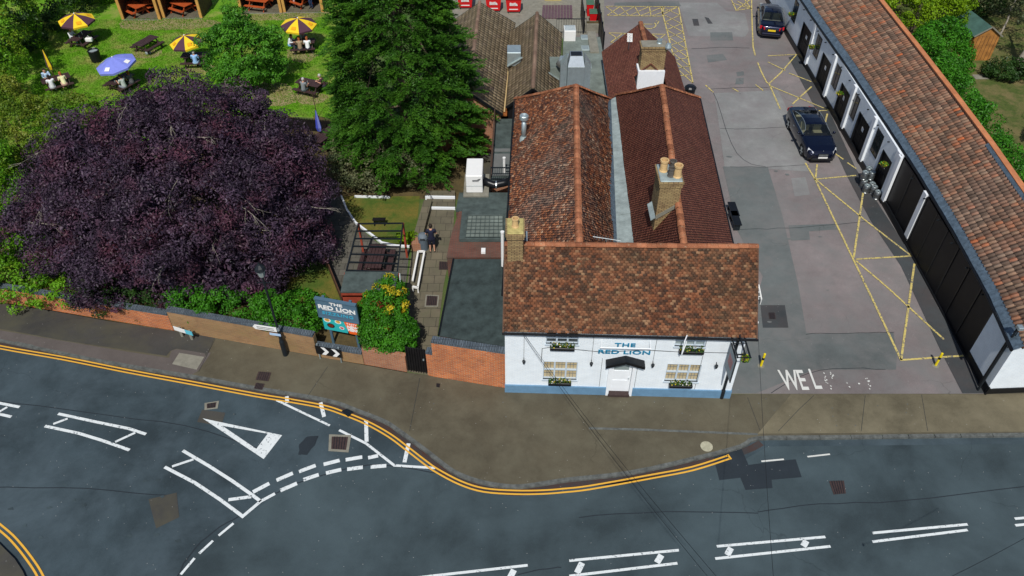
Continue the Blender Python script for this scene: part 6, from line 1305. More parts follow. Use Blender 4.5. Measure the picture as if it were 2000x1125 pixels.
booth((239, 38), (318, 35), 'leftmost open timber booth with orange tables at the top of the lawn'); booth((319, 35), (398, 33), 'second timber booth from the left at the top of the lawn'); booth((470, 25), (553, 24), 'third timber booth partly behind the round green tree'); booth((554, 24), (635, 20), 'rightmost timber booth with two people standing in it')
# picket fence, poles
A, B = G(520, 250), G(668, 262); r = thing('picket_fence', 'dark picket fence along the lower edge of the lawn', 'fence', A); n = 48
for k in range(n): c = A.lerp(B, k / n); m = MB() if k == 0 else m; m.prism([c + Vector((-.045, 0, .08)), c + Vector((.045, 0, .08)), c + Vector((.045, 0, .85)), c + Vector((0, 0, .95)), c + Vector((-.045, 0, .85))], Vector((0, .025, 0)))
m.build('pickets', M['black_wood'], r); m = MB(); [m.bar(A + Vector((0, .05, z)), B + Vector((0, .05, z)), .04, .07) for z in (.25, .68)]; m.build('rails', M['black_wood'], r)
for px, h in (((514, 222), 1.6), ((620, 232), 2.0)): b = G(*px); r = thing('thin_pole', 'thin dark pole at the lawn edge ' + ('near the round green tree' if px[0] < 600 else 'below the table of the two grey haired people'), 'pole', b); MB().tube([b, b + Vector((0, 0, h))], .025, 6).build('shaft', M['rust'], r); MB().ball(b + Vector((0, 0, h)), .04).build('tip', M['iron'], r)
# pergola and smoking shelter
pz = 2.25; c1, c2, c3, c4 = G(700, 437, pz), G(787, 436, pz), G(776, 532, pz), G(677, 528, pz)
r = thing('pergola', 'open black pergola frame on red posts above the patio table', 'pergola', (c1 + c3) / 2 * 1 - Vector((0, 0, pz)))
m = MB(); m.bar(c1, c4, .06, .09); m.bar(c2, c3, .06, .09); m.build('side_rails', M['iron'], r)
for i in range(7): a, b = c1.lerp(c4, i / 6), c2.lerp(c3, i / 6); MB().bar(a, b, .05, .07).build('rafter', M['iron'], r)
for c in (c1, c2): MB().bar(Vector((c.x, c.y, 0)), c, .1, .1).build('post', M['wood_r'], r)
for c in (c3, c4): MB().bar(Vector((c.x, c.y, 0)), c, .09, .09).build('post', M['iron'], r)
q = [G(674, 530, 2.3), G(778, 531, 2.3), G(770, 570, 2.2), G(665, 570, 2.2)]; r = thing('patio_shelter', 'small red timber shelter with grey felt roof behind the pub sign', 'shelter', gl((q[0] + q[2]) / 2))
MB().slab(q, .07).build('roof', M['flat'], r); m = MB(); m.bar(q[3] + Vector((0, .05, -.18)), q[2] + Vector((0, .05, -.18)), .05, .32); m.bar(gl(q[3]) + Vector((0.03, .05, 1.0)), gl(q[2]) + Vector((0, .05, 1.0)), .05, 1.9); m.build('back_boards', M['wood_r'], r)
for c in q[:2]: MB().bar(gl(c) + Vector((0, -.05, 0)), c + Vector((0, -.05, -.07)), .09, .09).build('post', M['wood_r'], r)
MB().bar(q[1] + Vector((.05, 0, -.1)), q[2] + Vector((.25, 0, -.9)), .05, .1).build('brace', M['lead_l'], r)
# white handrail / planter edging on the path
m = MB(); Pq = [G(817, 491, .35), G(829, 491, .35), G(816, 562, .35), G(806, 560, .35)]
r = thing('white_rail', 'low white rail rectangle on the path beside the patio', 'railing', gl(Pq[0])); m.bar(Pq[0], Pq[1], .09, .09); m.bar(Pq[1], Pq[2], .09, .09); m.bar(Pq[2], Pq[3], .09, .09); m.bar(Pq[0], G(806, 548, .35), .09, .09); m.build('rails', M['plate_w'], r)
m = MB(); [m.bar(gl(p), p, .06, .06) for p in Pq]; m.build('uprights', M['plate_w'], r)
A, B = G(829, 402), G(805, 484); r = thing('low_wall', 'low stone wall edging the small lawn beside the path', 'wall', A); MB().prism([A, A + Vector((.45, 0, 0)), B + Vector((.5, 0, 0)), B], .42).build('stonework', M['slabs'], r); MB().prism([B + Vector((0, -.3, 0)), B + Vector((.55, -.3, 0)), B + Vector((.55, .3, 0)), B + Vector((0, .3, 0))], .5).build('brick_pier', M['brick_r'], r)
A, B = G(640, 520), G(668, 590); r = thing('board_edging', 'brown timber board between the dry grass and the patio', 'fence', A); MB().bar(A + Vector((0, 0, .3)), B + Vector((0, 0, .3)), .05, .6).build('board', M['wood_b'], r); MB().bar(A, A + Vector((0, 0, .75)), .08, .08).build('post', M['wood_b'], r)
g = G(742, 440); r = thing('bench', 'small dark bench on the small lawn above the pergola', 'bench', g); m = MB(); m.box(g.x - .35, g.x + .35, g.y - .12, g.y + .12, .4, .44); m.build('seat', M['black_wood'], r); [MB().box(g.x + x_, g.x + x_ + .05, g.y - .1, g.y + .1, 0, .4).build('leg', M['black_wood'], r) for x_ in (-.3, .25)]
# grey litter bin beside the standing man
g = G(828, 486); r = thing('litter_bin', 'grey domed litter bin next to the standing man on the path', 'bin', g); MB().lathe(g, [(.24, 0), (.25, .05), (.24, .12), (.25, .14), (.25, .72), (.27, .74), (.27, .78)], 18).build('bin_body', plain('grey_bin', (.10, .13, .16), .45), r); MB().lathe(g, [(.265, .78), (.25, .9), (.2, .98), (.08, 1.03), (.07, 1.06), (.001, 1.07)], 18).build('lid', plain('grey_bin_lid', (.14, .17, .20), .4), r)
MB().box(g.x - .11, g.x + .13, g.y - .285, g.y - .25, .8, .86).build('slot', M['black'], r)
# shed
sx, sy = G(1912, 108), G(1935, 100); A = G(1885, 118); B = G(1926, 112); w_ = B.x - A.x; r = thing('garden_shed', 'orange brown timber shed with a curved dark green felt roof', 'shed', (A.x + w_ / 2, A.y, 0)); hE, hR = 1.9, 2.5
m = MB(); m.prism([(A.x, A.y, 0), (B.x, A.y, 0), (B.x, A.y, hE), (A.x + w_ / 2, A.y, hR), (A.x, A.y, hE)], Vector((-.3, 2.9, 0))); m.build('boarding', plain('weathered_orange_boards', (.36, .16, .04), .7, .5, 2.2), r)
m = MB(); o = Vector((-.3, 3.0, 0)); e = Vector((0, -.1, 0)); P1, P2, P3 = Vector((A.x - .15, A.y, hE - .05)), Vector((A.x + w_ / 2, A.y, hR + .06)), Vector((B.x + .15, B.y * 0 + A.y, hE - .05)); m.prism([P1 + e, P2 + e, P2 + e - Vector((0, 0, .05)), P1 + e - Vector((0, 0, .05))], o); m.prism([P2 + e, P3 + e, P3 + e - Vector((0, 0, .05)), P2 + e - Vector((0, 0, .05))], o); m.build('roof', M['sgreen'], r)
m = MB(); [m.box(L(A.x, B.x, t_) - .01, L(A.x, B.x, t_) + .01, A.y - .015, A.y, .05, hE - .02) for t_ in (.15, .3, .45, .6, .75, .9)]; m.build('board_joints', M['wood_b'], r); m = MB(); m.bar(P1 + e * 1.2, P2 + e * 1.2, .03, .09); m.bar(P2 + e * 1.2, P3 + e * 1.2, .03, .09); m.build('barge_boards', M['concrete'], r)
g = G(1915, 150, .02); r = thing('stepping_stone', 'single pale slab lying in the dry grass in front of the shed', 'paving slab', g); MB().box(g.x - .5, g.x + .45, g.y - .35, g.y + .3, .004, .05).build('slab', M['concrete'], r, bevel=.02)
# red bins
def bigbin(px, lab, rot=0, wide=1.25):
    g = G(*px); r = thing('red_skip_bin', lab, 'bin', g, 'large red wheeled bins in the yard'); h = 1.15; w_ = wide / 2
    m = MB(); m.add([(g.x - w_ * .82, g.y, .15), (g.x + w_ * .82, g.y, .15), (g.x + w_ * .82, g.y + .8, .15), (g.x - w_ * .82, g.y + .8, .15), (g.x - w_, g.y - .12, h), (g.x + w_, g.y - .12, h), (g.x + w_, g.y + .9, h), (g.x - w_, g.y + .9, h)], [[0, 1, 2, 3], [4, 5, 6, 7], [0, 1, 5, 4], [1, 2, 6, 5], [2, 3, 7, 6], [3, 0, 4, 7]]); b = m.build('tub', M['red'], r)
    MB().prism([(g.x - w_ - .03, g.y - .16, h), (g.x + w_ + .03, g.y - .16, h), (g.x + w_ + .03, g.y + .94, h + .12), (g.x - w_ - .03, g.y + .94, h + .12)], .05).build('lid', M['red'], r)
    for s in (-1, 1): MB().tube([Vector((g.x + s * w_ * .7, g.y + .02, .08)), Vector((g.x + s * w_ * .7 + .05, g.y + .02, .08))], .08, 10).build('wheel', M['tyre'], r)
    text_part('lettering', 'Biffa', .34, M['plate_w'], b, (g.x, g.y - .105, .76), (1, 0, 0), (0, -.12, 1), .006, 1.1, bold=.012); m = MB(); m.box(g.x - .35, g.x + .35, g.y - .03, g.y - .015, .3, .37); m.build('label', M['plate_w'], b)
bigbin((1003, 26), 'large red wheeled bin furthest right in the yard, white lettering on its front'); bigbin((964, 24), 'large red wheeled bin in the middle, just above the brown ridge'); bigbin((909, 18), 'large red wheeled bin beside the top of the conifer')
for px, lab in (((1151, 30), 'small red wheelie bin with green lid, the farther of two'), ((1157, 48), 'small red wheelie bin with green lid, the nearer of two by the timber box')):
    g = G(*px); r = thing('wheelie_bin', lab, 'bin', g, 'small red wheelie bins'); m = MB(); m.add([(g.x - .2, g.y - .22, .03), (g.x + .2, g.y - .22, .03), (g.x + .2, g.y + .22, .03), (g.x - .2, g.y + .22, .03), (g.x - .29, g.y - .33, 1.0), (g.x + .29, g.y - .33, 1.0), (g.x + .29, g.y + .36, 1.0), (g.x - .29, g.y + .36, 1.0)], [[0, 1, 2, 3], [4, 5, 6, 7], [0, 1, 5, 4], [1, 2, 6, 5], [2, 3, 7, 6], [3, 0, 4, 7]]); m.build('tub', M['red'], r)
    MB().prism([(g.x - .31, g.y - .36, 1.0), (g.x + .31, g.y - .36, 1.0), (g.x + .31, g.y + .4, 1.06), (g.x - .31, g.y + .4, 1.06)], .05).build('lid', M['green_lid'], r, bevel=.015); m = MB(); m.tube([Vector((g.x - .28, g.y + .43, 1.02)), Vector((g.x + .28, g.y + .43, 1.02))], .02, 6); m.build('handle', M['red'], r)
g = G(1080, -2); r = thing('yellow_skip', 'yellow box at the top edge of the yard between the bins', 'box', g); MB().box(g.x - .7, g.x + .7, g.y - .3, g.y + .4, 0, .7).build('box', M['yplate'], r, bevel=.02); MB().box(g.x - .72, g.x + .72, g.y - .32, g.y + .42, .7, .75).build('lid', M['yplate'], r)
# black benches and small sign at the right side of the pub
for px, lab in (((1432, 418), 'black bench against the right side of the pub, the farther of two'), ((1436, 436), 'black bench against the right side of the pub, the nearer of two')):
    g = G(*px); r = thing('black_bench', lab, 'bench', g, 'black benches beside the pub'); m = MB(); m.box(g.x - .3, g.x + .12, g.y - .75, g.y + .5, .42, .47); m.build('seat', M['black'], r); [MB().box(g.x - .25, g.x + .08, y, y + .06, 0, .42).build('leg', M['iron'], r) for y in (g.y - .65, g.y + .35)]
g = G(1484, 588); r = thing('folding_ladder', 'white metal ladder frame leaning out beside the pub roof', 'ladder', g); m = MB(); a0, a1 = g + Vector((-.25, .1, 1.0)), g + Vector((-.05, -.25, .35)); m.bar(a0, a1, .05, .04); m.bar(a0 + Vector((-.16, 0, 0)), a1 + Vector((-.16, 0, 0)), .05, .04); m.build('stiles', M['plate_w'], r); m = MB(); [m.bar(a0.lerp(a1, t_), a0.lerp(a1, t_) + Vector((-.16, 0, 0)), .03, .03) for t_ in (.2, .5, .8)]; m.bar(a0, gl(a0), .03, .03); m.bar(a1, gl(a1), .03, .03); m.build('rungs', M['plate_w'], r)
# overhead cables
def cable(a, b, lab, sag=.3, r_=.007):
    a, b = Vector(a), Vector(b); r = thing('overhead_cable', lab, 'cable', a, 'overhead cables'); P = [a.lerp(b, i / 14) - Vector((0, 0, 4 * sag * (i / 14) * (1 - i / 14))) for i in range(15)]; MB().tube(P, r_, 5).build('wire', M['black'], r); MB().lathe(a - Vector((0, 0, .06)), [(.03, 0), (.04, .06), (.02, .12)], 8).build('insulator', M['plate_w'], r)
cable(G(1016, 642, 3.85), G(1420, 1150, 6.0), 'black cable from the pub eaves crossing the pavement, the upper of a close pair'); cable(G(1013, 642, 3.8), G(1402, 1150, 5.6), 'black cable from the pub eaves crossing the pavement, the lower of a close pair')
cable(G(1480, 630, 3.6), G(1513, 1160, 6.2), 'black cable running straight down from the right corner of the pub roof', .15)
cable(G(1850, 1130, 5.0), G(2030, 1035, 5.0), 'thin black cable crossing the bottom right corner of the road', .1)

# ------------------------------------------------------------------ parked cars
def make_car(lab, rearview):
    r = thing('parked_car', lab, 'car', (0, 0, 0), 'dark blue saloon cars in the car park', world=False); N = 150; Lc = 4.9
    X = np.linspace(-Lc / 2, Lc / 2, N)              # +x is the front
    hw = np.interp(X, [-2.45, -2.36, -2.1, -1.4, 0, 1.2, 1.9, 2.2, 2.36, 2.45], [.58, .74, .87, .925, .93, .925, .88, .80, .68, .50])
    deck = np.interp(X, [-2.45, -2.38, -2.2, -1.75, -1.35, .75, 1.2, 1.9, 2.25, 2.4, 2.45], [.72, .93, 1.02, 1.06, 1.08, 1.02, .99, .90, .78, .66, .56])
    roof = np.interp(X, [-1.75, -1.45, -1.05, -.6, -.2, .25, .45, .85, 1.15], [0, .13, .27, .37, .40, .385, .345, .15, 0]); sh = np.interp(X, [-2.45, 0, 2.45], [.03, .06, .05])
    rw = np.interp(X, [-1.75, -1.0, 0, .6, 1.15], [.76, .62, .585, .60, .76]); zb = np.interp(X, [-2.45, -2.2, 2.2, 2.45], [.34, .20, .18, .30])
    prof = []
    for i in range(N):
        w_, d, h = hw[i], deck[i], roof[i]; zs = d - sh[i] - .05
        pts = [(w_ * .9, zb[i]), (w_ * .985, zb[i] + .12), (w_, .55), (w_ * 1.0, .68), (w_ * .975, zs), (w_ * .93, zs + .05), (w_ * .86, d - .005)]
        if h > .02:
            a = min(w_ * .86, rw[i] + (w_ * .86 - rw[i]) * (1 - h / .4) * .6); pts += [(L(w_ * .86, a, .5), d + h * .45), (a, d + h * .88), (a * .9, d + h * .975), (a * .5, d + h * 1.02), (0, d + h * 1.03)]
        else: pts += [(w_ * .80, d), (w_ * .70, d + .004), (w_ * .55, d + .008), (w_ * .28, d + .016), (0, d + .018)]
        prof.append(pts)
    K = len(prof[0]); V = []
    for i in range(N):
        for (y, z) in prof[i]: V.append((X[i], y, z))
        for (y, z) in prof[i]: V.append((X[i], -y, z))
    cat = {k: [] for k in ('body', 'side', 'front', 'rear')}; wx = (1.50, -1.38)
    for i in range(N - 1):
        xm = (X[i] + X[i + 1]) / 2
        for s in (0, 1):
            for j in range(K - 1):
                a = i * 2 * K + s * K + j; f = [a, a + 1, a + 2 * K + 1, a + 2 * K]; f = f if s else f[::-1]; z = (V[a][2] + V[a + 1][2]) / 2
                if j < 5 and any((xm - q) ** 2 + (z - .33) ** 2 < .37 ** 2 for q in wx): continue
                c_ = 'body'
                if roof[i] > .03 and roof[i + 1] > .03:
                    if 6 <= j <= 7 and -1.28 < xm < .85 and not (-.32 < xm < -.22): c_ = 'side'
                    elif j >= 8 and .40 < xm < 1.10: c_ = 'front'
                    elif j >= 8 and -1.62 < xm < -.82: c_ = 'rear'
                cat[c_].append(f)
    for i in (0, N - 1):
        b_ = i * 2 * K; ring = [b_ + j for j in range(K)] + [b_ + K + j for j in range(K - 1)][::-1]; cat['body'].append(ring)
    def sub(name, fs, mat, par):
        idx = sorted({v for f in fs for v in f}); mp = {v: k for k, v in enumerate(idx)}; m = MB(); m.v = [V[v] for v in idx]; m.f = [[mp[v] for v in f] for f in fs]; o = m.build(name, mat, par, smooth=True); return o
    body = sub('body', cat['body'], M['car'], r); sub('side_windows', cat['side'], M['car_glass'], r); sub('windscreen', cat['front'], M['car_glass'], r); sub('rear_window', cat['rear'], M['car_glass'], r)
    m = MB(); m.box(-2.2, 2.2, -.80, .80, .22, .5); m.build('underbody', M['black'], r)
    for x, yy in ((.05, .36), (.05, -.36), (-.95, 0)):
        wd = .25 if yy else .62; m = MB(); m.box(x - .25, x + .25, yy - wd, yy + wd, .5, .72); m.prism([(x - .3, yy - wd, .7), (x - .18, yy - wd, .7), (x - .18, yy + wd, .7), (x - .3, yy + wd, .7)], Vector((-.12, 0, .45 if yy else .30))); m.build('seat', M['cream'], r, bevel=.04)
    MB().box(.5, 1.15, -.72, .72, .55, .90).build('dashboard', M['tyre'], r, bevel=.05); MB().lathe((.42, -.36, .88), [(.17, 0), (.19, .02), (.17, .04)], 14).build('steering_wheel', M['black'], r)
    m = MB(); m.box(-1.5, -1.05, -.62, .62, .86, .93); m.build('parcel_shelf', M['lead_l'] if rearview else M['tyre'], r)
    for qx in wx:
        for s in (-1, 1):
            m = MB(); k = len(m.v); n = 24
            for (y, rr) in ((.70, .30), (.70, .335), (.90, .335), (.915, .31), (.915, .235)):
                for j in range(n): a = 2 * math.pi * j / n; m.v.append((qx + rr * math.cos(a), s * y, .335 + rr * math.sin(a)))
            for i in range(4):
                for j in range(n): m.f.append([i * n + j, i * n + (j + 1) % n, (i + 1) * n + (j + 1) % n, (i + 1) * n + j])
            wh = m.build('wheel', M['tyre'], r, smooth=False); m = MB(); c = Vector((qx, s * .905, .335)); m.tube([c - Vector((0, s * .03, 0)), c], .06, 10)
            for j in range(5): a = 2 * math.pi * j / 5; m.bar(c, c + Vector((.23 * math.cos(a), 0, .23 * math.sin(a))), .07, .02, (0, 1, 0))
            m.build('rim', M['steel'], wh)
    for s in (-1, 1):
        hd = MB().add([(2.05, s * .80, .66), (2.33, s * .60, .60), (2.30, s * .55, .74), (2.0, s * .76, .84), (2.12, s * .83, .66), (2.40, s * .60, .60), (2.36, s * .54, .75), (2.05, s * .79, .86)], [[0, 1, 2, 3], [4, 5, 6, 7], [0, 1, 5, 4], [1, 2, 6, 5], [2, 3, 7, 6], [3, 0, 4, 7]]).build('headlight', M['clear_lamp'], r)
        MB().add([(-2.30, s * .80, .74), (-2.45, s * .52, .72), (-2.45, s * .52, .90), (-2.26, s * .80, .94), (-2.22, s * .87, .74), (-2.48, s * .5, .72), (-2.47, s * .5, .92), (-2.2, s * .86, .96)], [[0, 1, 2, 3], [4, 5, 6, 7], [0, 1, 5, 4], [1, 2, 6, 5], [2, 3, 7, 6], [3, 0, 4, 7]]).build('tail_light', M['red_lamp'], r)
        m = MB(); m.ball((.72, s * 1.03, 1.03), .09, 10, 6); m.bar((.75, s * .88, .98), (.75, s * 1.0, 1.02), .05, .04); m.build('mirror', M['car'], r, smooth=True)
        m = MB(); [m.bar((x, s * (.935), .80), (x + .16, s * .935, .80), .02, .025) for x in (-.5, .45)]; m.build('door_handle', M['steel'], r)
        m = MB(); pts = [(X[i], s * (prof[i][6][0] + .006), prof[i][6][1] + .01) for i in range(N) if -1.35 < X[i] < .95][::4]; m.tube(pts, .012, 5); pts = [(X[i], s * (prof[i][8][0] + .012), prof[i][8][1]) for i in range(N) if -1.35 < X[i] < .80][::4]; m.tube(pts, .012, 5); m.build('window_trim', M['steel'], r)
    MB().box(2.40, 2.475, -.28, .28, .56, .68).build('grille', M['black'], r, bevel=.02); m = MB(); [m.box(2.47, 2.485, -.26, .26, z, z + .012) for z in (.58, .61, .64)]; m.build('grille_bars', M['steel'], r); MB().box(2.42, 2.50, -.62, .62, .24, .40).build('front_bumper', M['black'], r, bevel=.03)
    MB().box(-2.52, -2.40, -.66, .66, .30, .52).build('rear_bumper', M['car'], r, bevel=.04)
    MB().prism([(2.49, -.26, .42), (2.50, .26, .42), (2.51, .26, .53), (2.50, -.26, .53)], Vector((.012, 0, 0))).build('number_plate', M['plate_w'], r); MB().box(-2.495, -2.475, -.27, .27, .66, .78).build('number_plate', M['yplate'], r)
    MB().box(2.30, 2.33, -.02, .02, .78, .81).build('badge', M['steel'], r)
    return r
car1 = make_car('dark blue saloon at the top showing red tail lights and a yellow plate', True)
a, b = G(1503, 78), G(1500, 18); v = (b - a).normalized(); c = a + v * 2.5; car1.scale = (1.03,) * 3; car1.location = (c.x, c.y, 0.01); car1.rotation_euler = (0, 0, math.atan2(v.y, v.x))
car2 = make_car('dark blue saloon with cream seats showing its headlights and white plate', False)
b, a = G(1602, 321), G(1546, 214); v = (b - a).normalized(); c = b - v * 2.56; car2.scale = (1.05,) * 3; car2.location = (c.x, c.y, 0.01); car2.rotation_euler = (0, 0, math.atan2(v.y, v.x))
# ------------------------------------------------------------------ people
def capsule(m, a, ra, b, rb, n=9):
    a, b = Vector(a), Vector(b); d = (b - a); l_ = max(1e-4, d.length); d = d / l_; path = []; rs = []
    for t_ in (85, 55, 25): path.append(a - d * ra * math.sin(R(t_))); rs.append(ra * math.cos(R(t_)))
    for i in range(5): path.append(a + d * l_ * i / 4); rs.append(L(ra, rb, i / 4))
    for t_ in (25, 55, 85): path.append(b + d * rb * math.sin(R(t_))); rs.append(rb * math.cos(R(t_)))
    m.tube(path, rs, n)
def fuse(name, parts, mat, parent, vox=.016, extra=None):
    m = MB()
    for p in parts: capsule(m, *p)
    if extra: extra(m)
    me = bpy.data.meshes.new('t'); me.from_pydata(m.v, [], m.f); bm = bmesh.new(); bm.from_mesh(me); bmesh.ops.recalc_face_normals(bm, faces=bm.faces); bm.to_mesh(me); bm.free()
    t_ = bpy.data.objects.new('t', me); C.objects.link(t_); md = t_.modifiers.new('r', 'REMESH'); md.mode = 'VOXEL'; md.voxel_size = vox; sm = t_.modifiers.new('s', 'SMOOTH'); sm.iterations = 2; sm.factor = .5
    out = bpy.data.meshes.new_from_object(t_.evaluated_get(bpy.context.evaluated_depsgraph_get())); bpy.data.objects.remove(t_); out.name = name; return link(name, out, mat, parent, True)
hairc = {'dark': plain('dark_hair', (.02, .014, .010), .7), 'grey': plain('grey_hair', (.45, .44, .42), .7), 'red': plain('auburn_hair', (.35, .10, .03), .7), 'brown': plain('brown_hair', (.10, .05, .025), .7)}
mcol = {}
def cl(c):
    if c not in mcol: mcol[c] = plain('fabric', c, .85, .12, 9)
    return mcol[c]
def person(loc, rot, pose, lab, top, legs, hair='dark', short=False, lean=.15, long_sleeve=False, turn=0, s=1.0, topmat=None, vox=.018):
    r = thing('person', lab, 'person', (0, 0, 0), None, world=False); sit = pose == 'sit'
    hz = .52 if sit else .92; hip = Vector((0, 0, hz)); up = Vector((math.sin(lean), 0, math.cos(lean))); ch = hip + up * .38; nk = hip + up * .54; hd = nk + up * .13 + Vector((.035, 0, 0)); hc = Vector((math.cos(turn), math.sin(turn), 0)); hs = Vector((-hc.y, hc.x, 0))
    J = {}
    for q in (-1, 1):
        J['hip', q] = hip + Vector((0, q * .10, -.02)); J['sh', q] = nk + Vector((-.01, q * .185, -.06))
        if sit: J['kn', q] = Vector((.44, q * .13, .50)); J['an', q] = Vector((.42 + .05 * q, q * .13, .09))
        else: J['kn', q] = Vector((.03, q * .10, .50)); J['an', q] = Vector((-.01, q * .11, .09))
        if pose == 'stand': J['el', q] = nk + Vector((.02, q * .27, -.30)); J['wr', q] = nk + Vector((.20, q * .20, -.42))
        else: J['el', q] = nk + up * -.28 + Vector((.10, q * .24, 0)); J['wr', q] = J['el', q] + Vector((.22, -q * .07, .06 + .03 * q))
    B = [(hip, .125, ch, .135), (ch, .13, nk - up * .02, .09), (nk, .055, hd, .055), (hd + Vector((0, 0, .0)) - hc * .012, .088, hd + Vector((0, 0, .07)) - hc * .018, .096), (hd + hc * .035 - Vector((0, 0, .04)), .05, hd + hc * .03, .07), (hd + hc * .09 + Vector((0, 0, .01)), .012, hd + hc * .10 - Vector((0, 0, .012)), .016)]
    B += [(hd + hs * .092 * q + Vector((0, 0, .02)), .012, hd + hs * .095 * q - Vector((0, 0, .015)), .012) for q in (-1, 1)]
    hands = []
    for q in (-1, 1):
        B += [(J['hip', q], .092, J['kn', q], .06), (J['kn', q], .058, J['an', q], .038), (J['sh', q], .058, J['el', q], .042), (J['el', q], .041, J['wr', q], .028), (J['sh', q], .06, ch + Vector((0, q * .08, .06)), .09)]
        d = (J['wr', q] - J['el', q]).normalized(); sd = d.cross(Vector((0, 0, 1))).normalized() * q; w0 = J['wr', q]; B.append((w0 + d * .02, .026, w0 + d * .075, .034))
        for k in range(4):
            o = sd * (k - 1.5) * .019; ln = (.062, .072, .068, .052)[k]; k0 = w0 + d * .085 + o; k1 = k0 + d * ln * .55 - Vector((0, 0, .008)); B += [(k0, .0105, k1, .0095), (k1, .0095, k1 + d * ln * .4 - Vector((0, 0, .022)), .0085)]
        B += [(w0 + d * .035 - sd * .03, .012, w0 + d * .075 - sd * .052, .010), (w0 + d * .075 - sd * .052, .010, w0 + d * .10 - sd * .05 - Vector((0, 0, .012)), .009)]
        B.append((J['an', q] + Vector((-.04, 0, -.03)), .034, J['an', q] + Vector((.13, q * .02, -.06)), .028))
    body = fuse('body', B, M['skin'], r, vox * .62)
    T = [(hip + up * .02, .155, ch, .158), (ch, .155, nk - up * .055, .098)]
    for q in (-1, 1):
        e = J['el', q] if long_sleeve else J['sh', q].lerp(J['el', q], .62); T += [(J['sh', q], .074, e, .056), (J['sh', q], .078, ch + Vector((0, q * .08, .06)), .105)]
        if long_sleeve: T.append((J['el', q], .055, J['el', q].lerp(J['wr', q], .9), .038))
    fuse('shirt', T, topmat or cl(top), body, vox)
    Lg = [(hip + Vector((0, -.03, -.02)), .15, hip + Vector((0, .03, -.02)), .15)]
    for q in (-1, 1):
        kn = J['kn', q]; e = J['hip', q].lerp(kn, .92 if short else 1); Lg.append((J['hip', q], .112, e, .082))
        if not short: Lg.append((kn, .078, J['an', q].lerp(kn, .05), .055))
    fuse('shorts' if short else 'trousers', Lg, cl(legs), body, vox)
    for q in (-1, 1): fuse('shoe', [(J['an', q] + Vector((-.05, 0, -.045)), .045, J['an', q] + Vector((.16, q * .02, -.055)), .037)], M['black'] if not short else M['tyre'], body, vox)
    H_ = [(hd - hc * .03 + Vector((0, 0, .06)), .098, hd - hc * .025 + Vector((0, 0, .085)), .103), (hd - hc * .06 + Vector((0, 0, .04)), .08, hd - hc * .055 - Vector((0, 0, .01)), .07)]
    if hair in ('dark', 'red') and sit: H_.append((hd - hc * .06, .085, hd - hc * .08 - Vector((0, 0, .14)), .06))
    fuse('hair', H_, hairc[hair], body, vox)
    for q in (-1, 1):
        e = hd + hc * .083 + hs * .03 * q + Vector((0, 0, .03)); MB().ball(e, .010, 8, 5).build('eye', M['black'], body, smooth=True)
    m = MB(); m.bar(hd + hc * .083 - hs * .022 - Vector((0, 0, .04)), hd + hc * .083 + hs * .022 - Vector((0, 0, .04)), .008, .006); m.build('mouth', plain('lips', (.35, .10, .09), .5), body)
    r.location = loc; r.rotation_euler = (0, 0, rot); r.scale = (s, s, s); return r
def seat_at(k, side, u, **kw):                    # sits on one bench of a table, facing across it
    o = TB[k]; a = o.rotation_euler.z; ly = side * .70; p = (o.location.x + u * math.cos(a) - ly * math.sin(a), o.location.y + u * math.sin(a) + ly * math.cos(a), 0)
    return dict(loc=p, rot=a - side * math.pi / 2)
def sitter(k, side, u, lab, **kw): q = seat_at(k, side, u); return person(q['loc'], q['rot'] + kw.pop('dr', 0), 'sit', lab, **kw)
g = G(845, 492)
person((g.x, g.y, .02), R(95), 'stand', 'man in dark navy top and shorts standing on the path beside the grey bin', (.012, .014, .035), (.010, .012, .028), 'dark', short=True, lean=.10, s=1.0, vox=.016)
sitter('t1', 1, -.15, 'person in white shirt seated under the leftmost yellow parasol', top=(.75, .78, .8), legs=(.25, .4, .6), hair='dark', long_sleeve=True)
sitter('t3', -1, .2, 'person in pale blue shirt seated with back to the street beside the green tree', top=(.28, .48, .80), legs=(.3, .45, .6), hair='grey', long_sleeve=True)
sitter('t4', -1, .3, 'person with auburn hair on the right bench under the blue parasol', top=(.12, .12, .13), legs=(.05, .05, .06), hair='red'); sitter('t4', -1, -.35, 'person in pale grey top on the right bench under the blue parasol', top=(.45, .50, .48), legs=(.2, .22, .25), hair='brown')
sitter('t7', 1, -.45, 'person in light blue shirt at the far left of the table with the closed parasol', top=(.45, .62, .80), legs=(.15, .3, .5), hair='dark', long_sleeve=True); sitter('t7', -1, -.4, 'person in white shirt in the middle of the table with the closed parasol', top=(.75, .76, .8), legs=(.4, .42, .45), hair='dark')
sitter('t7', -1, .35, 'person in cream and pink top leaning forward at the table with the closed parasol', top=(.70, .68, .38), legs=(.5, .3, .25), hair='red', lean=.6)
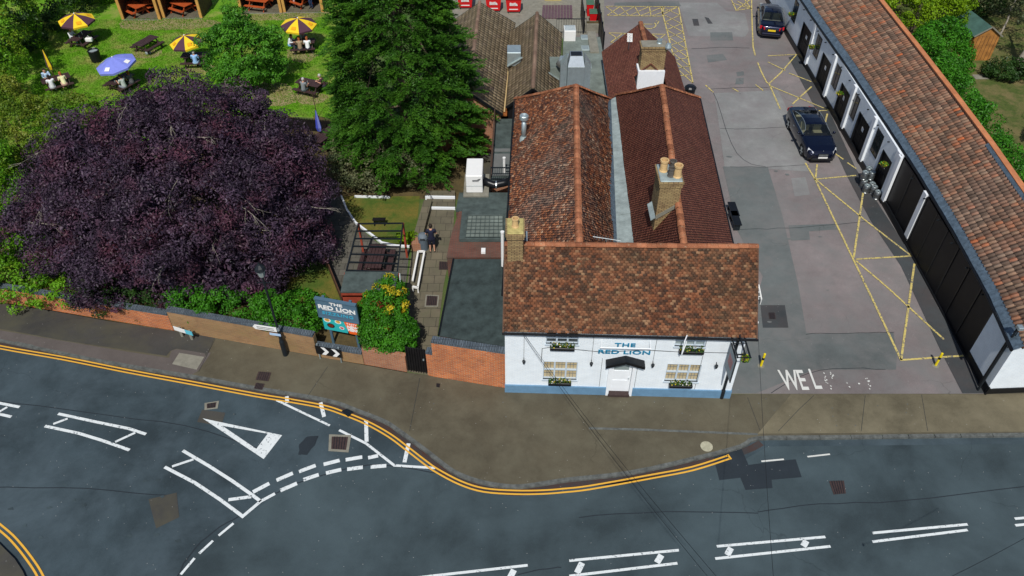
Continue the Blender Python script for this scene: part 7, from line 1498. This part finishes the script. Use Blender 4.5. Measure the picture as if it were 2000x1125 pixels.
leo = NT('leopard_fabric'); lv = leo.n('TexVoronoi'); lv.inputs['Scale'].default_value = 26; leo.l(leo.coord('Object'), lv.inputs['Vector']); leo = leo.out(leo.ramp(lv.outputs['Distance'], [(.25, (.05, .03, .02)), (.4, (.35, .26, .16))]), .9)
person(Vector(onT('t5', -.95, -.05)), R(-10), 'sit', 'person in white shirt and light jeans at the left end of the crowded table', (.75, .80, .84), (.18, .38, .55), 'dark', long_sleeve=True, lean=.3)
sitter('t5', -1, -.15, 'person in leopard print top with back to the street at the crowded table', top=(.3, .25, .2), legs=(.06, .05, .05), hair='red', topmat=leo, lean=.25); sitter('t5', -1, .4, 'person in white tee shirt with back to the street at the crowded table', top=(.80, .82, .84), legs=(.03, .03, .05), hair='red', lean=.3)
sitter('t5', 1, .1, 'person in grey top on the far side of the crowded table', top=(.3, .32, .33), legs=(.05, .05, .06), hair='grey', lean=.35)
sitter('t6', -1, -.05, 'grey haired person in grey tee shirt sitting with back to the street', top=(.20, .22, .24), legs=(.05, .07, .07), hair='grey', short=True, lean=.2); person(Vector(onT('t6', .95, .05)), R(185), 'sit', 'white haired person in dark patterned top at the right end of the table', (.07, .03, .04), (.03, .03, .04), 'grey', lean=.3)
g = G(577, 14); person((g.x, g.y, .03), R(200), 'stand', 'person in pink and white clothes standing in the rightmost booth', (.70, .50, .52), (.6, .42, .42), 'brown', short=True, lean=.1)
g = G(609, 17); person((g.x, g.y, .03), R(240), 'stand', 'person in blue top and navy trousers standing in the rightmost booth', (.04, .10, .25), (.02, .04, .10), 'dark', lean=.05)

# neighbour's outbuilding at the right edge
a, b = Vector((29.6, 33.5, 0)), Vector((29.6, 38.5, 0)); nb = gable_house('brown tiled outbuilding at the right edge of the neighbouring garden', Vector((29.6, 31.0, 3.3)), Vector((29.6, 36.2, 3.3)), Vector((27.4, 31.0, 2.1)), Vector((27.4, 36.2, 2.1)), Vector((31.8, 31.0, 2.1)), Vector((31.8, 36.2, 2.1)), roofB, M['ridge_b'], M['brick_r'])
